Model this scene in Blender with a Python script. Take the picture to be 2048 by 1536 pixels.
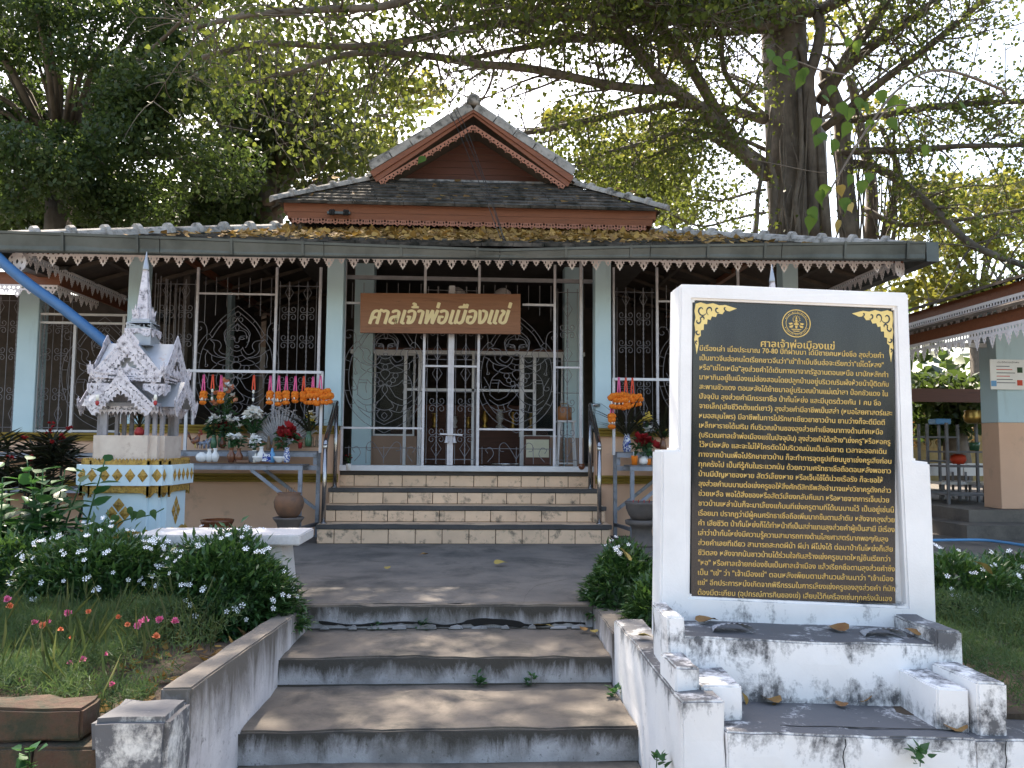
import bpy, bmesh, math, random
import numpy as np
from mathutils import Vector, Matrix
from mathutils.geometry import tessellate_polygon
R = math.radians
random.seed(7); rng = np.random.default_rng(7)
sc = bpy.context.scene
for o in list(bpy.data.objects): bpy.data.objects.remove(o)
col = sc.collection

# ------------------------------------------------------------------ camera, sky, sun, exposure
PITCH, YAW, ROLL, EYE, FPX = R(4.36), R(3.0), R(0.45), 0.92, 1600.0
fwd = Vector((math.sin(YAW)*math.cos(PITCH), math.cos(YAW)*math.cos(PITCH), math.sin(PITCH)))
rgt0 = Vector((math.cos(YAW), -math.sin(YAW), 0)); up0 = rgt0.cross(fwd)
rgt = rgt0*math.cos(ROLL) + up0*math.sin(ROLL); upv = up0*math.cos(ROLL) - rgt0*math.sin(ROLL)
EYEP = Vector((0, 0, EYE))
cam = bpy.data.cameras.new('camera'); cam.sensor_width = 36; cam.lens = 36*FPX/2048
cam.clip_start = 0.05; cam.clip_end = 2000
camo = bpy.data.objects.new('camera', cam); col.objects.link(camo)
camo.matrix_world = Matrix(((rgt.x, upv.x, -fwd.x, 0), (rgt.y, upv.y, -fwd.y, 0), (rgt.z, upv.z, -fwd.z, EYE), (0, 0, 0, 1)))
sc.camera = camo
SUN_EL, SUN_AZ = R(54), R(-12)            # azimuth from +Y towards +X: high, behind the shrine
w = bpy.data.worlds.new('World'); sc.world = w; w.use_nodes = True
nt = w.node_tree; bg = nt.nodes['Background']
sky = nt.nodes.new('ShaderNodeTexSky'); sky.sky_type = 'NISHITA'; sky.sun_disc = False
sky.sun_elevation = SUN_EL; sky.sun_rotation = SUN_AZ; sky.air_density = 1.3; sky.dust_density = 3.0; sky.ozone_density = 1.0
nt.links.new(sky.outputs[0], bg.inputs[0]); bg.inputs[1].default_value = 0.15
sun = bpy.data.lights.new('sun', 'SUN'); sun.energy = 4.2; sun.angle = R(0.6); sun.color = (1, 0.93, 0.82)
suno = bpy.data.objects.new('sun', sun); col.objects.link(suno)
sd = Vector((math.cos(SUN_EL)*math.sin(SUN_AZ), math.cos(SUN_EL)*math.cos(SUN_AZ), math.sin(SUN_EL)))
suno.rotation_euler = (-sd).to_track_quat('-Z', 'Y').to_euler(); suno.location = sd*40
vs = sc.view_settings; vs.view_transform = 'Standard'; vs.look = 'None'; vs.exposure = 1.82; vs.gamma = 1; vs.use_curve_mapping = False
vs.use_white_balance = True; vs.white_balance_temperature = 7000; vs.white_balance_tint = 13
sc.render.use_compositing = False
sc.cycles.max_bounces = 8; sc.cycles.diffuse_bounces = 4; sc.cycles.glossy_bounces = 3; sc.cycles.transmission_bounces = 4; sc.cycles.transparent_max_bounces = 8
sc.cycles.sample_clamp_indirect = 6; sc.cycles.use_denoising = True

def at(px, py, Y):
    """world point on the plane at distance Y that was measured at pixel px,py of the photograph"""
    d = fwd + rgt*((px-1024)/FPX) - upv*((py-768)/FPX)
    return EYEP + d*(Y/d.y)
def atz(px, py, Z):
    d = fwd + rgt*((px-1024)/FPX) - upv*((py-768)/FPX)
    return EYEP + d*((Z-EYE)/d.z)

# ------------------------------------------------------------------ materials
def nodes_of(name):
    m = bpy.data.materials.new(name); m.use_nodes = True
    t = m.node_tree; return m, t, t.nodes['Principled BSDF']
def N(t, k, **kw):
    n = t.nodes.new('ShaderNode'+k)
    for a, b in kw.items():
        if a.startswith('_'): n.inputs[a[1:]].default_value = b
        else: setattr(n, a, b)
    return n
def noise(t, vec, scale, detail=4, rough=.6, dist=0):
    n = N(t, 'TexNoise'); n.inputs['Scale'].default_value = scale; n.inputs['Detail'].default_value = detail
    n.inputs['Roughness'].default_value = rough; n.inputs['Distortion'].default_value = dist
    if vec is not None: t.links.new(vec, n.inputs['Vector'])
    return n.outputs['Fac']
def ramp(t, fac, a, b, ca=(0,0,0,1), cb=(1,1,1,1)):
    r = N(t, 'ValToRGB'); e = r.color_ramp.elements
    e[0].position = a; e[1].position = b; e[0].color = ca; e[1].color = cb
    t.links.new(fac, r.inputs[0]); return r.outputs[0]
def mixc(t, fac, a, b, mode='MIX'):
    n = N(t, 'MixRGB', blend_type=mode)
    for s, v in ((0, fac), (1, a), (2, b)):
        if isinstance(v, (int, float)): n.inputs[s].default_value = v
        elif isinstance(v, tuple): n.inputs[s].default_value = (*v[:3], 1)
        else: t.links.new(v, n.inputs[s])
    return n.outputs[0]
def mth(t, op, a, b=None):
    n = N(t, 'Math', operation=op)
    for i, v in enumerate((a, b)):
        if v is None: continue
        if isinstance(v, (int, float)): n.inputs[i].default_value = v
        else: t.links.new(v, n.inputs[i])
    return n.outputs[0]
def wpos(t, sx=1, sy=1, sz=1):
    g = N(t, 'NewGeometry'); mp = N(t, 'Mapping'); mp.inputs['Scale'].default_value = (sx, sy, sz)
    t.links.new(g.outputs['Position'], mp.inputs[0]); return mp.outputs[0]
def bump(t, bs, h, st=.3, d=.01):
    b = N(t, 'Bump'); b.inputs['Strength'].default_value = st; b.inputs['Distance'].default_value = d
    t.links.new(h, b.inputs['Height']); t.links.new(b.outputs[0], bs.inputs['Normal'])
def mat(name, c, c2=None, rough=.7, metal=0, scale=8, lo=.35, hi=.65, bmp=.15, bscale=60, dirt=None, dlo=.55, dhi=.75, dscale=5, streak=False, spec=.5, var=0):
    """two-tone noise paint, optional dirt layer (vertical streaks if asked), fine bump"""
    m, t, bs = nodes_of(name); p = wpos(t)
    col_ = (*c, 1)
    base = ramp(t, noise(t, p, scale, 5), lo, hi, (*c, 1), (*(c2 or c), 1))
    if dirt:
        q = wpos(t, 1, 1, .18) if streak else p
        k = ramp(t, noise(t, q, dscale, 10, .7), dlo, dhi)
        base = mixc(t, k, base, dirt)
    if var:
        oi = N(t, 'ObjectInfo'); v = mth(t, 'MULTIPLY_ADD', oi.outputs['Random'], var); t.nodes[-1].inputs[2].default_value = 1-var/2
        base = mixc(t, 1.0, base, v, 'MULTIPLY')
    t.links.new(base, bs.inputs['Base Color'])
    bs.inputs['Roughness'].default_value = rough; bs.inputs['Metallic'].default_value = metal; bs.inputs['Specular IOR Level'].default_value = spec
    if bmp: bump(t, bs, noise(t, p, bscale, 6), bmp, .01)
    return m
def leafmat(name, c, c2, tr, trans=.45, rough=.45, spec=.3):
    m, t, bs = nodes_of(name)
    g = N(t, 'NewGeometry')
    cc = ramp(t, g.outputs['Random Per Island'], .05, .95, (*c, 1), (*c2, 1))
    t.links.new(cc, bs.inputs['Base Color']); bs.inputs['Roughness'].default_value = rough; bs.inputs['Specular IOR Level'].default_value = spec
    tb = N(t, 'BsdfTranslucent'); tc = mixc(t, .5, cc, tr); t.links.new(tc, tb.inputs[0])
    mx = N(t, 'MixShader'); mx.inputs[0].default_value = trans
    t.links.new(bs.outputs[0], mx.inputs[1]); t.links.new(tb.outputs[0], mx.inputs[2])
    t.links.new(mx.outputs[0], t.nodes['Material Output'].inputs[0]); return m

# ------------------------------------------------------------------ mesh builder
class MB:
    def __init__(s): s.v = []; s.f = []; s.sm = []
    def add(s, vs_, fs_, smooth=False):
        b = len(s.v); s.v += [tuple(p) for p in vs_]; s.f += [tuple(i+b for i in f) for f in fs_]; s.sm += [smooth]*len(fs_); return s
    def hexa(s, p):   # 8 corner points: bottom 4 ccw, top 4 ccw
        return s.add(p, [(3,2,1,0), (4,5,6,7), (0,1,5,4), (1,2,6,5), (2,3,7,6), (3,0,4,7)])
    def box(s, x0, x1, y0, y1, z0, z1, b=0):
        if b <= 0:
            return s.hexa([(x0,y0,z0),(x1,y0,z0),(x1,y1,z0),(x0,y1,z0),(x0,y0,z1),(x1,y0,z1),(x1,y1,z1),(x0,y1,z1)])
        vs_ = []; X = (x0, x1); Y = (y0, y1); Z = (z0, z1)
        idx = {}
        for i in (0,1):
            for j in (0,1):
                for k in (0,1):
                    sx, sy, sz = (1,-1)[i], (1,-1)[j], (1,-1)[k]
                    idx[i,j,k,0] = len(vs_); vs_.append((X[i], Y[j]+sy*b, Z[k]+sz*b))
                    idx[i,j,k,1] = len(vs_); vs_.append((X[i]+sx*b, Y[j], Z[k]+sz*b))
                    idx[i,j,k,2] = len(vs_); vs_.append((X[i]+sx*b, Y[j]+sy*b, Z[k]))
        f = []; I = lambda *a: idx[a]
        for i in (0,1): f.append((I(i,0,0,0),I(i,1,0,0),I(i,1,1,0),I(i,0,1,0)) if i else (I(i,0,0,0),I(i,0,1,0),I(i,1,1,0),I(i,1,0,0)))
        for j in (0,1): f.append((I(0,j,0,1),I(0,j,1,1),I(1,j,1,1),I(1,j,0,1)) if j else (I(0,j,0,1),I(1,j,0,1),I(1,j,1,1),I(0,j,1,1)))
        for k in (0,1): f.append((I(0,0,k,2),I(1,0,k,2),I(1,1,k,2),I(0,1,k,2)) if k else (I(0,0,k,2),I(0,1,k,2),I(1,1,k,2),I(1,0,k,2)))
        for i in (0,1):
            for j in (0,1): f.append((I(i,j,0,0),I(i,j,1,0),I(i,j,1,1),I(i,j,0,1)))
        for i in (0,1):
            for k in (0,1): f.append((I(i,0,k,0),I(i,1,k,0),I(i,1,k,2),I(i,0,k,2)))
        for j in (0,1):
            for k in (0,1): f.append((I(0,j,k,1),I(1,j,k,1),I(1,j,k,2),I(0,j,k,2)))
        for i in (0,1):
            for j in (0,1):
                for k in (0,1): f.append((I(i,j,k,0),I(i,j,k,1),I(i,j,k,2)))
        return s.add(vs_, f)
    def bar(s, a, b, wx, wy=None, roll=0):      # rectangular bar between two points
        a, b = Vector(a), Vector(b); d = (b-a).normalized(); wy = wy or wx
        u_ = d.cross(Vector((0,1,0)));
        if u_.length < .05: u_ = d.cross(Vector((0,0,1)))
        u_.normalize(); v_ = d.cross(u_); p = []
        for q in (a, b):
            for i, j in ((-1,-1),(1,-1),(1,1),(-1,1)): p.append(q + u_*(i*wx/2) + v_*(j*wy/2))
        return s.hexa(p)
    def tube(s, pts, r, n=6, cap=True, closed=False):
        pts = [Vector(p) for p in pts]; k = len(pts); rr = r if hasattr(r, '__len__') else [r]*k
        prev = None; V = []
        for i, p in enumerate(pts):
            a = pts[i-1] if i or closed else p; c = pts[(i+1) % k] if i < k-1 or closed else p
            d = (c-a); d = d.normalized() if d.length > 1e-9 else Vector((0,0,1))
            if prev is None:
                u_ = d.cross(Vector((0,0,1)));
                if u_.length < .05: u_ = d.cross(Vector((0,1,0)))
            else: u_ = prev - d*prev.dot(d)
            if u_.length < 1e-6: u_ = d.orthogonal()
            u_.normalize(); prev = u_; v_ = d.cross(u_)
            for j in range(n):
                t_ = 2*math.pi*j/n; V.append(p + (u_*math.cos(t_) + v_*math.sin(t_))*rr[i])
        F = []
        for i in range(k if closed else k-1):
            for j in range(n):
                i2 = (i+1) % k; F.append((i*n+j, i*n+(j+1) % n, i2*n+(j+1) % n, i2*n+j))
        if cap and not closed: F += [tuple(range(n-1,-1,-1)), tuple(range((k-1)*n, k*n))]
        return s.add(V, F, n > 4)
    def lathe(s, prof, n=20, c=(0,0,0), cap=True, sx=1, sy=1):
        V = []; F = []
        for r_, z_ in prof:
            for j in range(n):
                t_ = 2*math.pi*j/n; V.append((c[0]+r_*sx*math.cos(t_), c[1]+r_*sy*math.sin(t_), c[2]+z_))
        for i in range(len(prof)-1):
            for j in range(n): F.append((i*n+j, i*n+(j+1) % n, (i+1)*n+(j+1) % n, (i+1)*n+j))
        if cap: F += [tuple(range(n-1,-1,-1)), tuple(range((len(prof)-1)*n, len(prof)*n))]
        return s.add(V, F, True)
    def ball(s, c, r, n=8, m=6, sz=1):
        return s.lathe([(r*math.sin(math.pi*i/m)+1e-5, -r*sz*math.cos(math.pi*i/m)) for i in range(m+1)], n, c, False)
    def fret(s, outer, holes, th, fn=lambda x, y, d: (x, d, y)):
        """flat plate outer minus holes, thickness th; fn maps (x, y, depth) to 3-D"""
        loops = [outer]+list(holes); flat = [p for l in loops for p in l]
        tris = tessellate_polygon([[Vector((x, y, 0)) for x, y in l] for l in loops])
        n = len(flat); V = [fn(x, y, 0) for x, y in flat] + [fn(x, y, th) for x, y in flat]
        F = [tuple(t_) for t_ in tris] + [tuple(i+n for i in reversed(t_)) for t_ in tris]
        b = 0
        for l in loops:
            k = len(l)
            for i in range(k): F.append((b+i, b+(i+1) % k, b+(i+1) % k+n, b+i+n))
            b += k
        return s.add(V, F)
    def xf(s, M):
        s.v = [tuple(M @ Vector(p)) for p in s.v]; return s
    def mesh(s, name, m):
        me = bpy.data.meshes.new(name); me.from_pydata(s.v, [], s.f); me.update()
        if any(s.sm): me.polygons.foreach_set('use_smooth', s.sm)
        me.materials.append(m)
        bm = bmesh.new(); bm.from_mesh(me); bmesh.ops.recalc_face_normals(bm, faces=bm.faces); bm.to_mesh(me); bm.free()
        return me
    def build(s, name, m, parent=None, loc=None):
        return place(name, s.mesh(name, m), parent, loc)
def place(name, me, parent=None, loc=None, rot=None, scale=None):
    o = bpy.data.objects.new(name, me); col.objects.link(o)
    if parent is not None: o.parent = parent
    if loc is not None: o.location = loc
    if rot is not None: o.rotation_euler = rot
    if scale is not None: o.scale = scale if hasattr(scale, '__len__') else (scale,)*3
    return o
def tag(o, label=None, cat=None, group=None, kind=None):
    for k, v in (('label', label), ('category', cat), ('group', group), ('kind', kind)):
        if v: o[k] = v
    return o
def thing(name, label, cat, loc=(0,0,0), rz=0, group=None):
    o = bpy.data.objects.new(name, None); o.empty_display_size = .1; col.objects.link(o)
    o.location = loc; o.rotation_euler = (0, 0, rz); return tag(o, label, cat, group)
def part(name, parent=None, loc=(0,0,0), rz=0):      # an Empty that gathers the pieces of one part
    o = bpy.data.objects.new(name, None); o.empty_display_size = .1; col.objects.link(o); o.parent = parent; o.location = loc; o.rotation_euler = (0,0,rz); return o
def copy_tree(o, parent=None):
    c = o.copy(); col.objects.link(c); c.parent = parent
    for ch in list(o.children): copy_tree(ch, c)
    return c
def spline(pts, n=6):
    """Catmull-Rom through pts (tuples of any size)"""
    P = [np.array(p, float) for p in pts]; P = [2*P[0]-P[1]] + P + [2*P[-1]-P[-2]]; out = []
    for i in range(1, len(P)-2):
        for k in range(n):
            t_ = k/n; a, b, c, d = P[i-1:i+3]
            out.append(tuple(.5*((2*b)+(c-a)*t_+(2*a-5*b+4*c-d)*t_*t_+(3*b-a-3*c+d)*t_**3)))
    out.append(tuple(P[-2])); return out
# ------------------------------------------------------------------ shared materials
from mathutils import noise as mnoise
def concrete_mat(name, c, c2, mold, lo=.5, hi=.72, rough=.85, streak=.25, sc_=7, base_light=None):
    m, t, bs = nodes_of(name); p = wpos(t); q = wpos(t, 1, 1, streak)
    b = mixc(t, ramp(t, noise(t, p, 2.3, 6), .35, .65), c, c2)
    b = mixc(t, mth(t, 'MULTIPLY', ramp(t, noise(t, p, 55, 3), .45, .75), .35), b, tuple(x*.55 for x in c))
    k = ramp(t, noise(t, q, sc_, 12, .72, .4), lo, hi)
    b = mixc(t, k, b, mold)
    t.links.new(b, bs.inputs['Base Color']); bs.inputs['Roughness'].default_value = rough
    bump(t, bs, mixc(t, .4, noise(t, p, 30, 8), noise(t, p, 150, 3)), .35, .008); return m
def riser_mat(name, zs, h):
    """weathered step riser: black algae hanging from the top edge in a ragged fringe, limy pale below"""
    m, t, bs = nodes_of(name); p = wpos(t); q = wpos(t, 1, 1, .25)
    g = N(t, 'NewGeometry'); sp = N(t, 'SeparateXYZ'); t.links.new(g.outputs['Position'], sp.inputs[0])
    b = mixc(t, ramp(t, noise(t, p, 5, 8), .38, .62), (.20,.195,.19), (.42,.42,.43))
    fr = None
    for z in zs:
        u_ = mth(t, 'DIVIDE', mth(t, 'SUBTRACT', z, sp.outputs['Z']), h)          # 0 top .. 1 bottom
        on = mth(t, 'MULTIPLY', mth(t, 'GREATER_THAN', u_, -.05), mth(t, 'LESS_THAN', u_, 1.0))
        v = mth(t, 'MULTIPLY', on, mth(t, 'SUBTRACT', 1.0, u_)); fr = v if fr is None else mth(t, 'ADD', fr, v)
    k = mth(t, 'ADD', mth(t, 'MULTIPLY', fr, .42), mth(t, 'MULTIPLY', noise(t, q, 5, 12, .78, .8), 1.05))
    b = mixc(t, ramp(t, k, .66, .86), b, (.055,.05,.042))
    b = mixc(t, ramp(t, noise(t, p, 40, 8, .7), .56, .72), b, (.08,.075,.065))
    t.links.new(b, bs.inputs['Base Color']); bs.inputs['Roughness'].default_value = .9
    bump(t, bs, mixc(t, .5, noise(t, p, 22, 10, .7), noise(t, p, 120, 4)), .5, .012); return m
M = {}
M['tread'] = concrete_mat('concrete tread', (.185,.152,.118), (.10,.086,.072), (.045,.042,.036), .47, .66, streak=1, sc_=3.2)
M['paving'] = concrete_mat('concrete paving', (.17,.148,.125), (.105,.095,.085), (.05,.047,.042), .48, .66, streak=1, sc_=1.8)
M['bounce_ground'] = concrete_mat('pale concrete road', (.34,.30,.255), (.28,.25,.21), (.17,.15,.13), .58, .8, streak=1, sc_=1.2)
M['riser'] = riser_mat('weathered riser', (0.0, -.13, -.26), .14)
def whitewash(name, zs=(), amount=.62, tint=(.80,.79,.78), streaky=.5):
    """limewashed cement: white, with black algae on tops, along the foot of each riser (zs) and in noise patches"""
    m, t, bs = nodes_of(name); p = wpos(t); q = wpos(t, 1, 1, streaky)
    g = N(t, 'NewGeometry'); sp = N(t, 'SeparateXYZ'); t.links.new(g.outputs['Position'], sp.inputs[0])
    sn = N(t, 'SeparateXYZ'); t.links.new(g.outputs['True Normal'], sn.inputs[0])
    b = mixc(t, ramp(t, noise(t, p, 3, 6), .35, .7), tint, tuple(x*.86 for x in tint))
    k = mth(t, 'MULTIPLY', noise(t, q, 7, 12, .72, .3), 1.0)
    k = mth(t, 'ADD', k, mth(t, 'MULTIPLY', ramp(t, sn.outputs['Z'], .4, .9), .13))
    for z, h in zs:
        u_ = mth(t, 'DIVIDE', mth(t, 'ABSOLUTE', mth(t, 'SUBTRACT', sp.outputs['Z'], z)), h)
        k = mth(t, 'ADD', k, mth(t, 'MULTIPLY', mth(t, 'MAXIMUM', mth(t, 'SUBTRACT', 1.0, u_), 0.0), .16))
    fine = noise(t, p, 45, 8, .75)
    k2 = mth(t, 'ADD', k, mth(t, 'MULTIPLY', mth(t, 'SUBTRACT', fine, .5), .35))
    b = mixc(t, ramp(t, k2, amount, amount+.16), b, (.10,.10,.105))
    t.links.new(b, bs.inputs['Base Color']); bs.inputs['Roughness'].default_value = .75
    bump(t, bs, mixc(t, .4, noise(t, p, 18, 8), noise(t, p, 110, 4)), .22, .008); return m
M['wash'] = whitewash('limewash stele', ((.20,.12),), .665, streaky=.35)
M['washstep'] = whitewash('limewash steps', ((-.05,.10),(.18,.10)), .555)
M['washwall'] = whitewash('limewash parapet', ((.05,.08),), .575, (.74,.73,.72), .25)
def parapet_mat():
    """old limewash on cement: brown-black algae runs hanging raggedly from the bare coping"""
    m, t, bs = nodes_of('stained parapet'); p = wpos(t); q = wpos(t, 1, 1, .3)
    g = N(t, 'NewGeometry'); sn = N(t, 'SeparateXYZ'); t.links.new(g.outputs['True Normal'], sn.inputs[0]); sp = N(t, 'SeparateXYZ'); t.links.new(g.outputs['Position'], sp.inputs[0])
    b = mixc(t, ramp(t, noise(t, p, 4, 6), .35, .65), (.66,.62,.60), (.50,.47,.47))
    fr = mth(t, 'ADD', mth(t, 'MULTIPLY', sp.outputs['Z'], 1.0), .44)
    k = mth(t, 'ADD', fr, mth(t, 'MULTIPLY', noise(t, q, 4.5, 12, .74, .9), .75))
    b = mixc(t, ramp(t, k, .60, .82), b, (.125,.108,.092))
    b = mixc(t, ramp(t, noise(t, p, 26, 8, .75), .56, .72), b, (.15,.14,.135))
    b = mixc(t, ramp(t, sn.outputs['Z'], .5, .9), b, mixc(t, ramp(t, noise(t, p, 6, 8), .4, .7), (.17,.145,.118), (.09,.08,.068)))
    t.links.new(b, bs.inputs['Base Color']); bs.inputs['Roughness'].default_value = .9
    bump(t, bs, mixc(t, .4, noise(t, p, 25, 8), noise(t, p, 120, 4)), .35, .008); return m
M['parapet'] = parapet_mat()
M['soil'] = mat('garden soil', (.055,.038,.026), (.10,.07,.045), .95, scale=14, bmp=.8, bscale=40)
M['crack'] = mat('crack shade black', (.012,.011,.010), rough=1, bmp=0)  # near-black paints the shade inside cracks and block hollows
M['block'] = mat('mossy block', (.06,.032,.02), (.115,.06,.034), .95, scale=9, bmp=1.0, bscale=35, dirt=(.028,.03,.016), dlo=.40, dhi=.58, dscale=9)

def rbox(x0, x1, y0, y1, z0, z1, bev=.012, step=.12, amp=.004, seed=0, taper=None, chip=0):
    """cast-concrete block: bevelled, cut into cells and worn by noise; taper(p)->p reshapes"""
    bm = bmesh.new(); bmesh.ops.create_cube(bm, size=1)
    c = Vector(((x0+x1)/2, (y0+y1)/2, (z0+z1)/2)); s_ = Vector((x1-x0, y1-y0, z1-z0))
    for v in bm.verts: v.co = Vector((v.co.x*s_.x, v.co.y*s_.y, v.co.z*s_.z)) + c
    if bev: bmesh.ops.bevel(bm, geom=list(bm.edges), offset=bev*.55, segments=2, affect='EDGES')
    for ax, (a, b) in enumerate(((x0,x1),(y0,y1),(z0,z1))):
        n = min(30, int((b-a)/step))
        for i in range(1, n+1):
            co = Vector((0,0,0)); co[ax] = a+(b-a)*i/(n+1); no = Vector((0,0,0)); no[ax] = 1
            bmesh.ops.bisect_plane(bm, geom=list(bm.verts)+list(bm.edges)+list(bm.faces), plane_co=co, plane_no=no)
    off = Vector((seed*3.1, seed*1.7, 0)); bm.normal_update(); NR = {v: v.normal.copy() for v in bm.verts}
    for v in bm.verts:
        d = mnoise.noise_vector((v.co+off)*2.2)*amp*1.3 + mnoise.noise_vector((v.co+off)*7)*amp + mnoise.noise_vector((v.co+off)*24)*amp*.5
        if chip:
            e = sum(1 for i in range(3) if min(abs(v.co[i]-(x0,y0,z0)[i]), abs(v.co[i]-(x1,y1,z1)[i])) < bev*1.5)
            if e >= 2: d -= NR[v]*(max(0, mnoise.noise((v.co+off)*11))*chip*.8)
        v.co += d
        if taper: v.co = taper(v.co)
    me = bpy.data.meshes.new('block'); bm.to_mesh(me); bm.free()
    for f in me.polygons: f.use_smooth = False
    return me
def rpart(name, m, parent, *a, **k):
    me = rbox(*a, **k); me.name = name
    for mm in (m if isinstance(m, (list, tuple)) else [m]): me.materials.append(mm)
    return place(name, me, parent)

# ------------------------------------------------------------------ ground, paving
g = MB(); g.add([(-400,-300,-.56),(400,-300,-.56),(400,2.7,-.56),(-400,2.7,-.56)], [(0,1,2,3)])
rdm = MB().add([(-60,-40,-.55),(60,-40,-.55),(60,2.35,-.55),(-60,2.35,-.55)], [(0,1,2,3)]); tag(rdm.build('bounce_ground', M['bounce_ground']), kind='structure')  # unseen pale ground, added to bounce warm light onto the facade
g.add([(-400,2.7,-.56),(-1.02,2.7,-.56),(-1.02,2.7,-.07),(-400,2.7,-.07)], [(0,1,2,3)]).add([(.86,2.98,-.56),(400,2.98,-.56),(400,2.98,-.07),(.86,2.98,-.07)], [(0,1,2,3)]).add([(.86,2.7,-.56),(400,2.7,-.56),(400,2.98,-.56),(.86,2.98,-.56)], [(0,1,2,3)])
g.add([(-1.02,2.7,-.56),(.86,2.7,-.56),(.86,4.75,-.56),(-1.02,4.75,-.56)], [(0,1,2,3)])
for xa, xb in ((-400,-1.02), (.86,400)):
    ya = 2.7 if xa < 0 else 2.98; g.add([(xa,ya,-.07),(xb,ya,-.07),(xb,400,-.07),(xa,400,-.07)], [(0,1,2,3)])
g.add([(-1.02,4.75,-.07),(.86,4.75,-.07),(.86,400,-.07),(-1.02,400,-.07)], [(0,1,2,3)])
tag(g.build('ground', M['soil']), kind='structure')
pv = MB(); pv.add([(-1.06,4.75,0),(.88,4.75,0),(.88,5.35,0),(-1.06,5.35,0)], [(0,1,2,3)])
NX = 60
pv.add([(-30,5.35,0),(30,5.35,0),(30,60,0),(-30,60,0)], [(0,1,2,3)])
pv.add([(-30,5.35,0),(-30,5.35,-.1),(-1.06,5.35,-.1),(-1.06,5.35,0)], [(0,1,2,3)]).add([(.88,5.35,0),(.88,5.35,-.1),(30,5.35,-.1),(30,5.35,0)], [(0,1,2,3)])
pv.add([(-1.06,4.75,0),(-1.06,4.75,-.1),(-1.06,5.35,-.1),(-1.06,5.35,0)], [(0,1,2,3)]).add([(.88,4.75,0),(.88,4.75,-.1),(.88,5.35,-.1),(.88,5.35,0)], [(0,1,2,3)])
tag(pv.build('pavement', M['paving']), kind='structure')

# ------------------------------------------------------------------ front concrete stairway with its two parapets
st = thing('stairway', 'mould-stained grey concrete stairs leading up to the paved forecourt', 'stairs', (0,0,0))
XL, XR = -.935, .725
for i, (y0, z1) in enumerate(((4.69,0.0), (4.07,-.13), (3.44,-.26), (2.82,-.39))):
    rpart('step', M['tread'], st, XL, XR, y0, y0+.75 if i else 4.77, z1-.17, z1, bev=.014, step=.1, amp=.006, seed=i, chip=.02)
    rs = MB(); n = 44; P_ = []
    for k in range(n+1):
        x = XL+.004+(XR-XL-.008)*k/n
        for j in range(4):
            z = z1-.006-.126*j/3; P_.append((x, y0-.019-.005*mnoise.noise(Vector((x*7+i, z*9, 0))), z))
    rs.add(P_, [(k*4+j, (k+1)*4+j, (k+1)*4+j+1, k*4+j+1) for k in range(n) for j in range(3)], True)
    rs.build('riser_face', M['riser'], st)
# ragged crack, its shade a near-black strip, with broken cement flakes at the foot of the uppermost riser
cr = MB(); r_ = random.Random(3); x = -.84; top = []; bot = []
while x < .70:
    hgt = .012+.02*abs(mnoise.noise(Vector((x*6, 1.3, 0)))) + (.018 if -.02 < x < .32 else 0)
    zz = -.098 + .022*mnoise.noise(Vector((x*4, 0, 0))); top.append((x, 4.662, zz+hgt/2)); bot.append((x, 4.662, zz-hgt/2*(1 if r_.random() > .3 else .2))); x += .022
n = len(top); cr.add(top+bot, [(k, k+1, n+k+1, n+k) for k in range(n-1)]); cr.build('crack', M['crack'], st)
for k in range(11):
    x = -.80+.145*k+r_.uniform(-.03,.03); w_ = r_.uniform(.05,.12); h_ = r_.uniform(.018,.034)
    fl = MB(); pts = [(-w_/2,0),(w_/2,0),(w_/2-r_.uniform(0,.02),h_*.8),(w_*.1,h_),(-w_/2+r_.uniform(0,.02),h_*.7)]
    fl.fret(pts, [], .012, lambda a, b, d: (a, d, b)); fl.build('cement_flake', M['riser'], st, (x, 4.645-r_.uniform(0,.006), -.129))
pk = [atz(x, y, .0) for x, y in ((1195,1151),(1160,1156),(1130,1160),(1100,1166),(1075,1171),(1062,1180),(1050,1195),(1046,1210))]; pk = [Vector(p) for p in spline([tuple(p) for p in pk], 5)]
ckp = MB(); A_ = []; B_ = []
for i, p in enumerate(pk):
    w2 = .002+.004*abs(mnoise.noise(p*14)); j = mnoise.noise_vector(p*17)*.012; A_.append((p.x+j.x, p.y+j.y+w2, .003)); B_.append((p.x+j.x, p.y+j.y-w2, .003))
n = len(A_); ckp.add(A_+B_, [(k, k+1, n+k+1, n+k) for k in range(n-1)]); ckp.build('crack', M['crack'], st)  # paving crack drawn as a near-black strip for its shade
# parapets (tops near level with the forecourt)
def left_tap(p):
    t_ = (p.y-2.86)/1.88; q = p.copy(); q.x -= .03*(1-t_)
    if p.z > -.3: q.z += .085*(1-t_)
    return q
rpart('parapet', M['parapet'], st, -1.015, -.908, 2.86, 4.74, -.60, .0, bev=.012, step=.14, amp=.004, seed=4, taper=left_tap, chip=.012)
M['washnewel'] = whitewash('limewash newel', ((.06,.10),(-.1,.2)), .50, (.66,.64,.60))
rpart('newel_block', M['washnewel'], st, -1.16, -.93, 2.62, 2.85, -.60, .062, bev=.03, step=.08, amp=.006, seed=5, chip=.02)
rpart('parapet', M['parapet'], st, XR, XR+.15, 4.04, 4.74, -.60, -.005, bev=.012, step=.14, amp=.004, seed=6, chip=.012)
rpart('parapet', M['washwall'], st, XR, XR+.15, 2.74, 4.03, -.60, .06, bev=.014, step=.14, amp=.005, seed=7, chip=.015)

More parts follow.
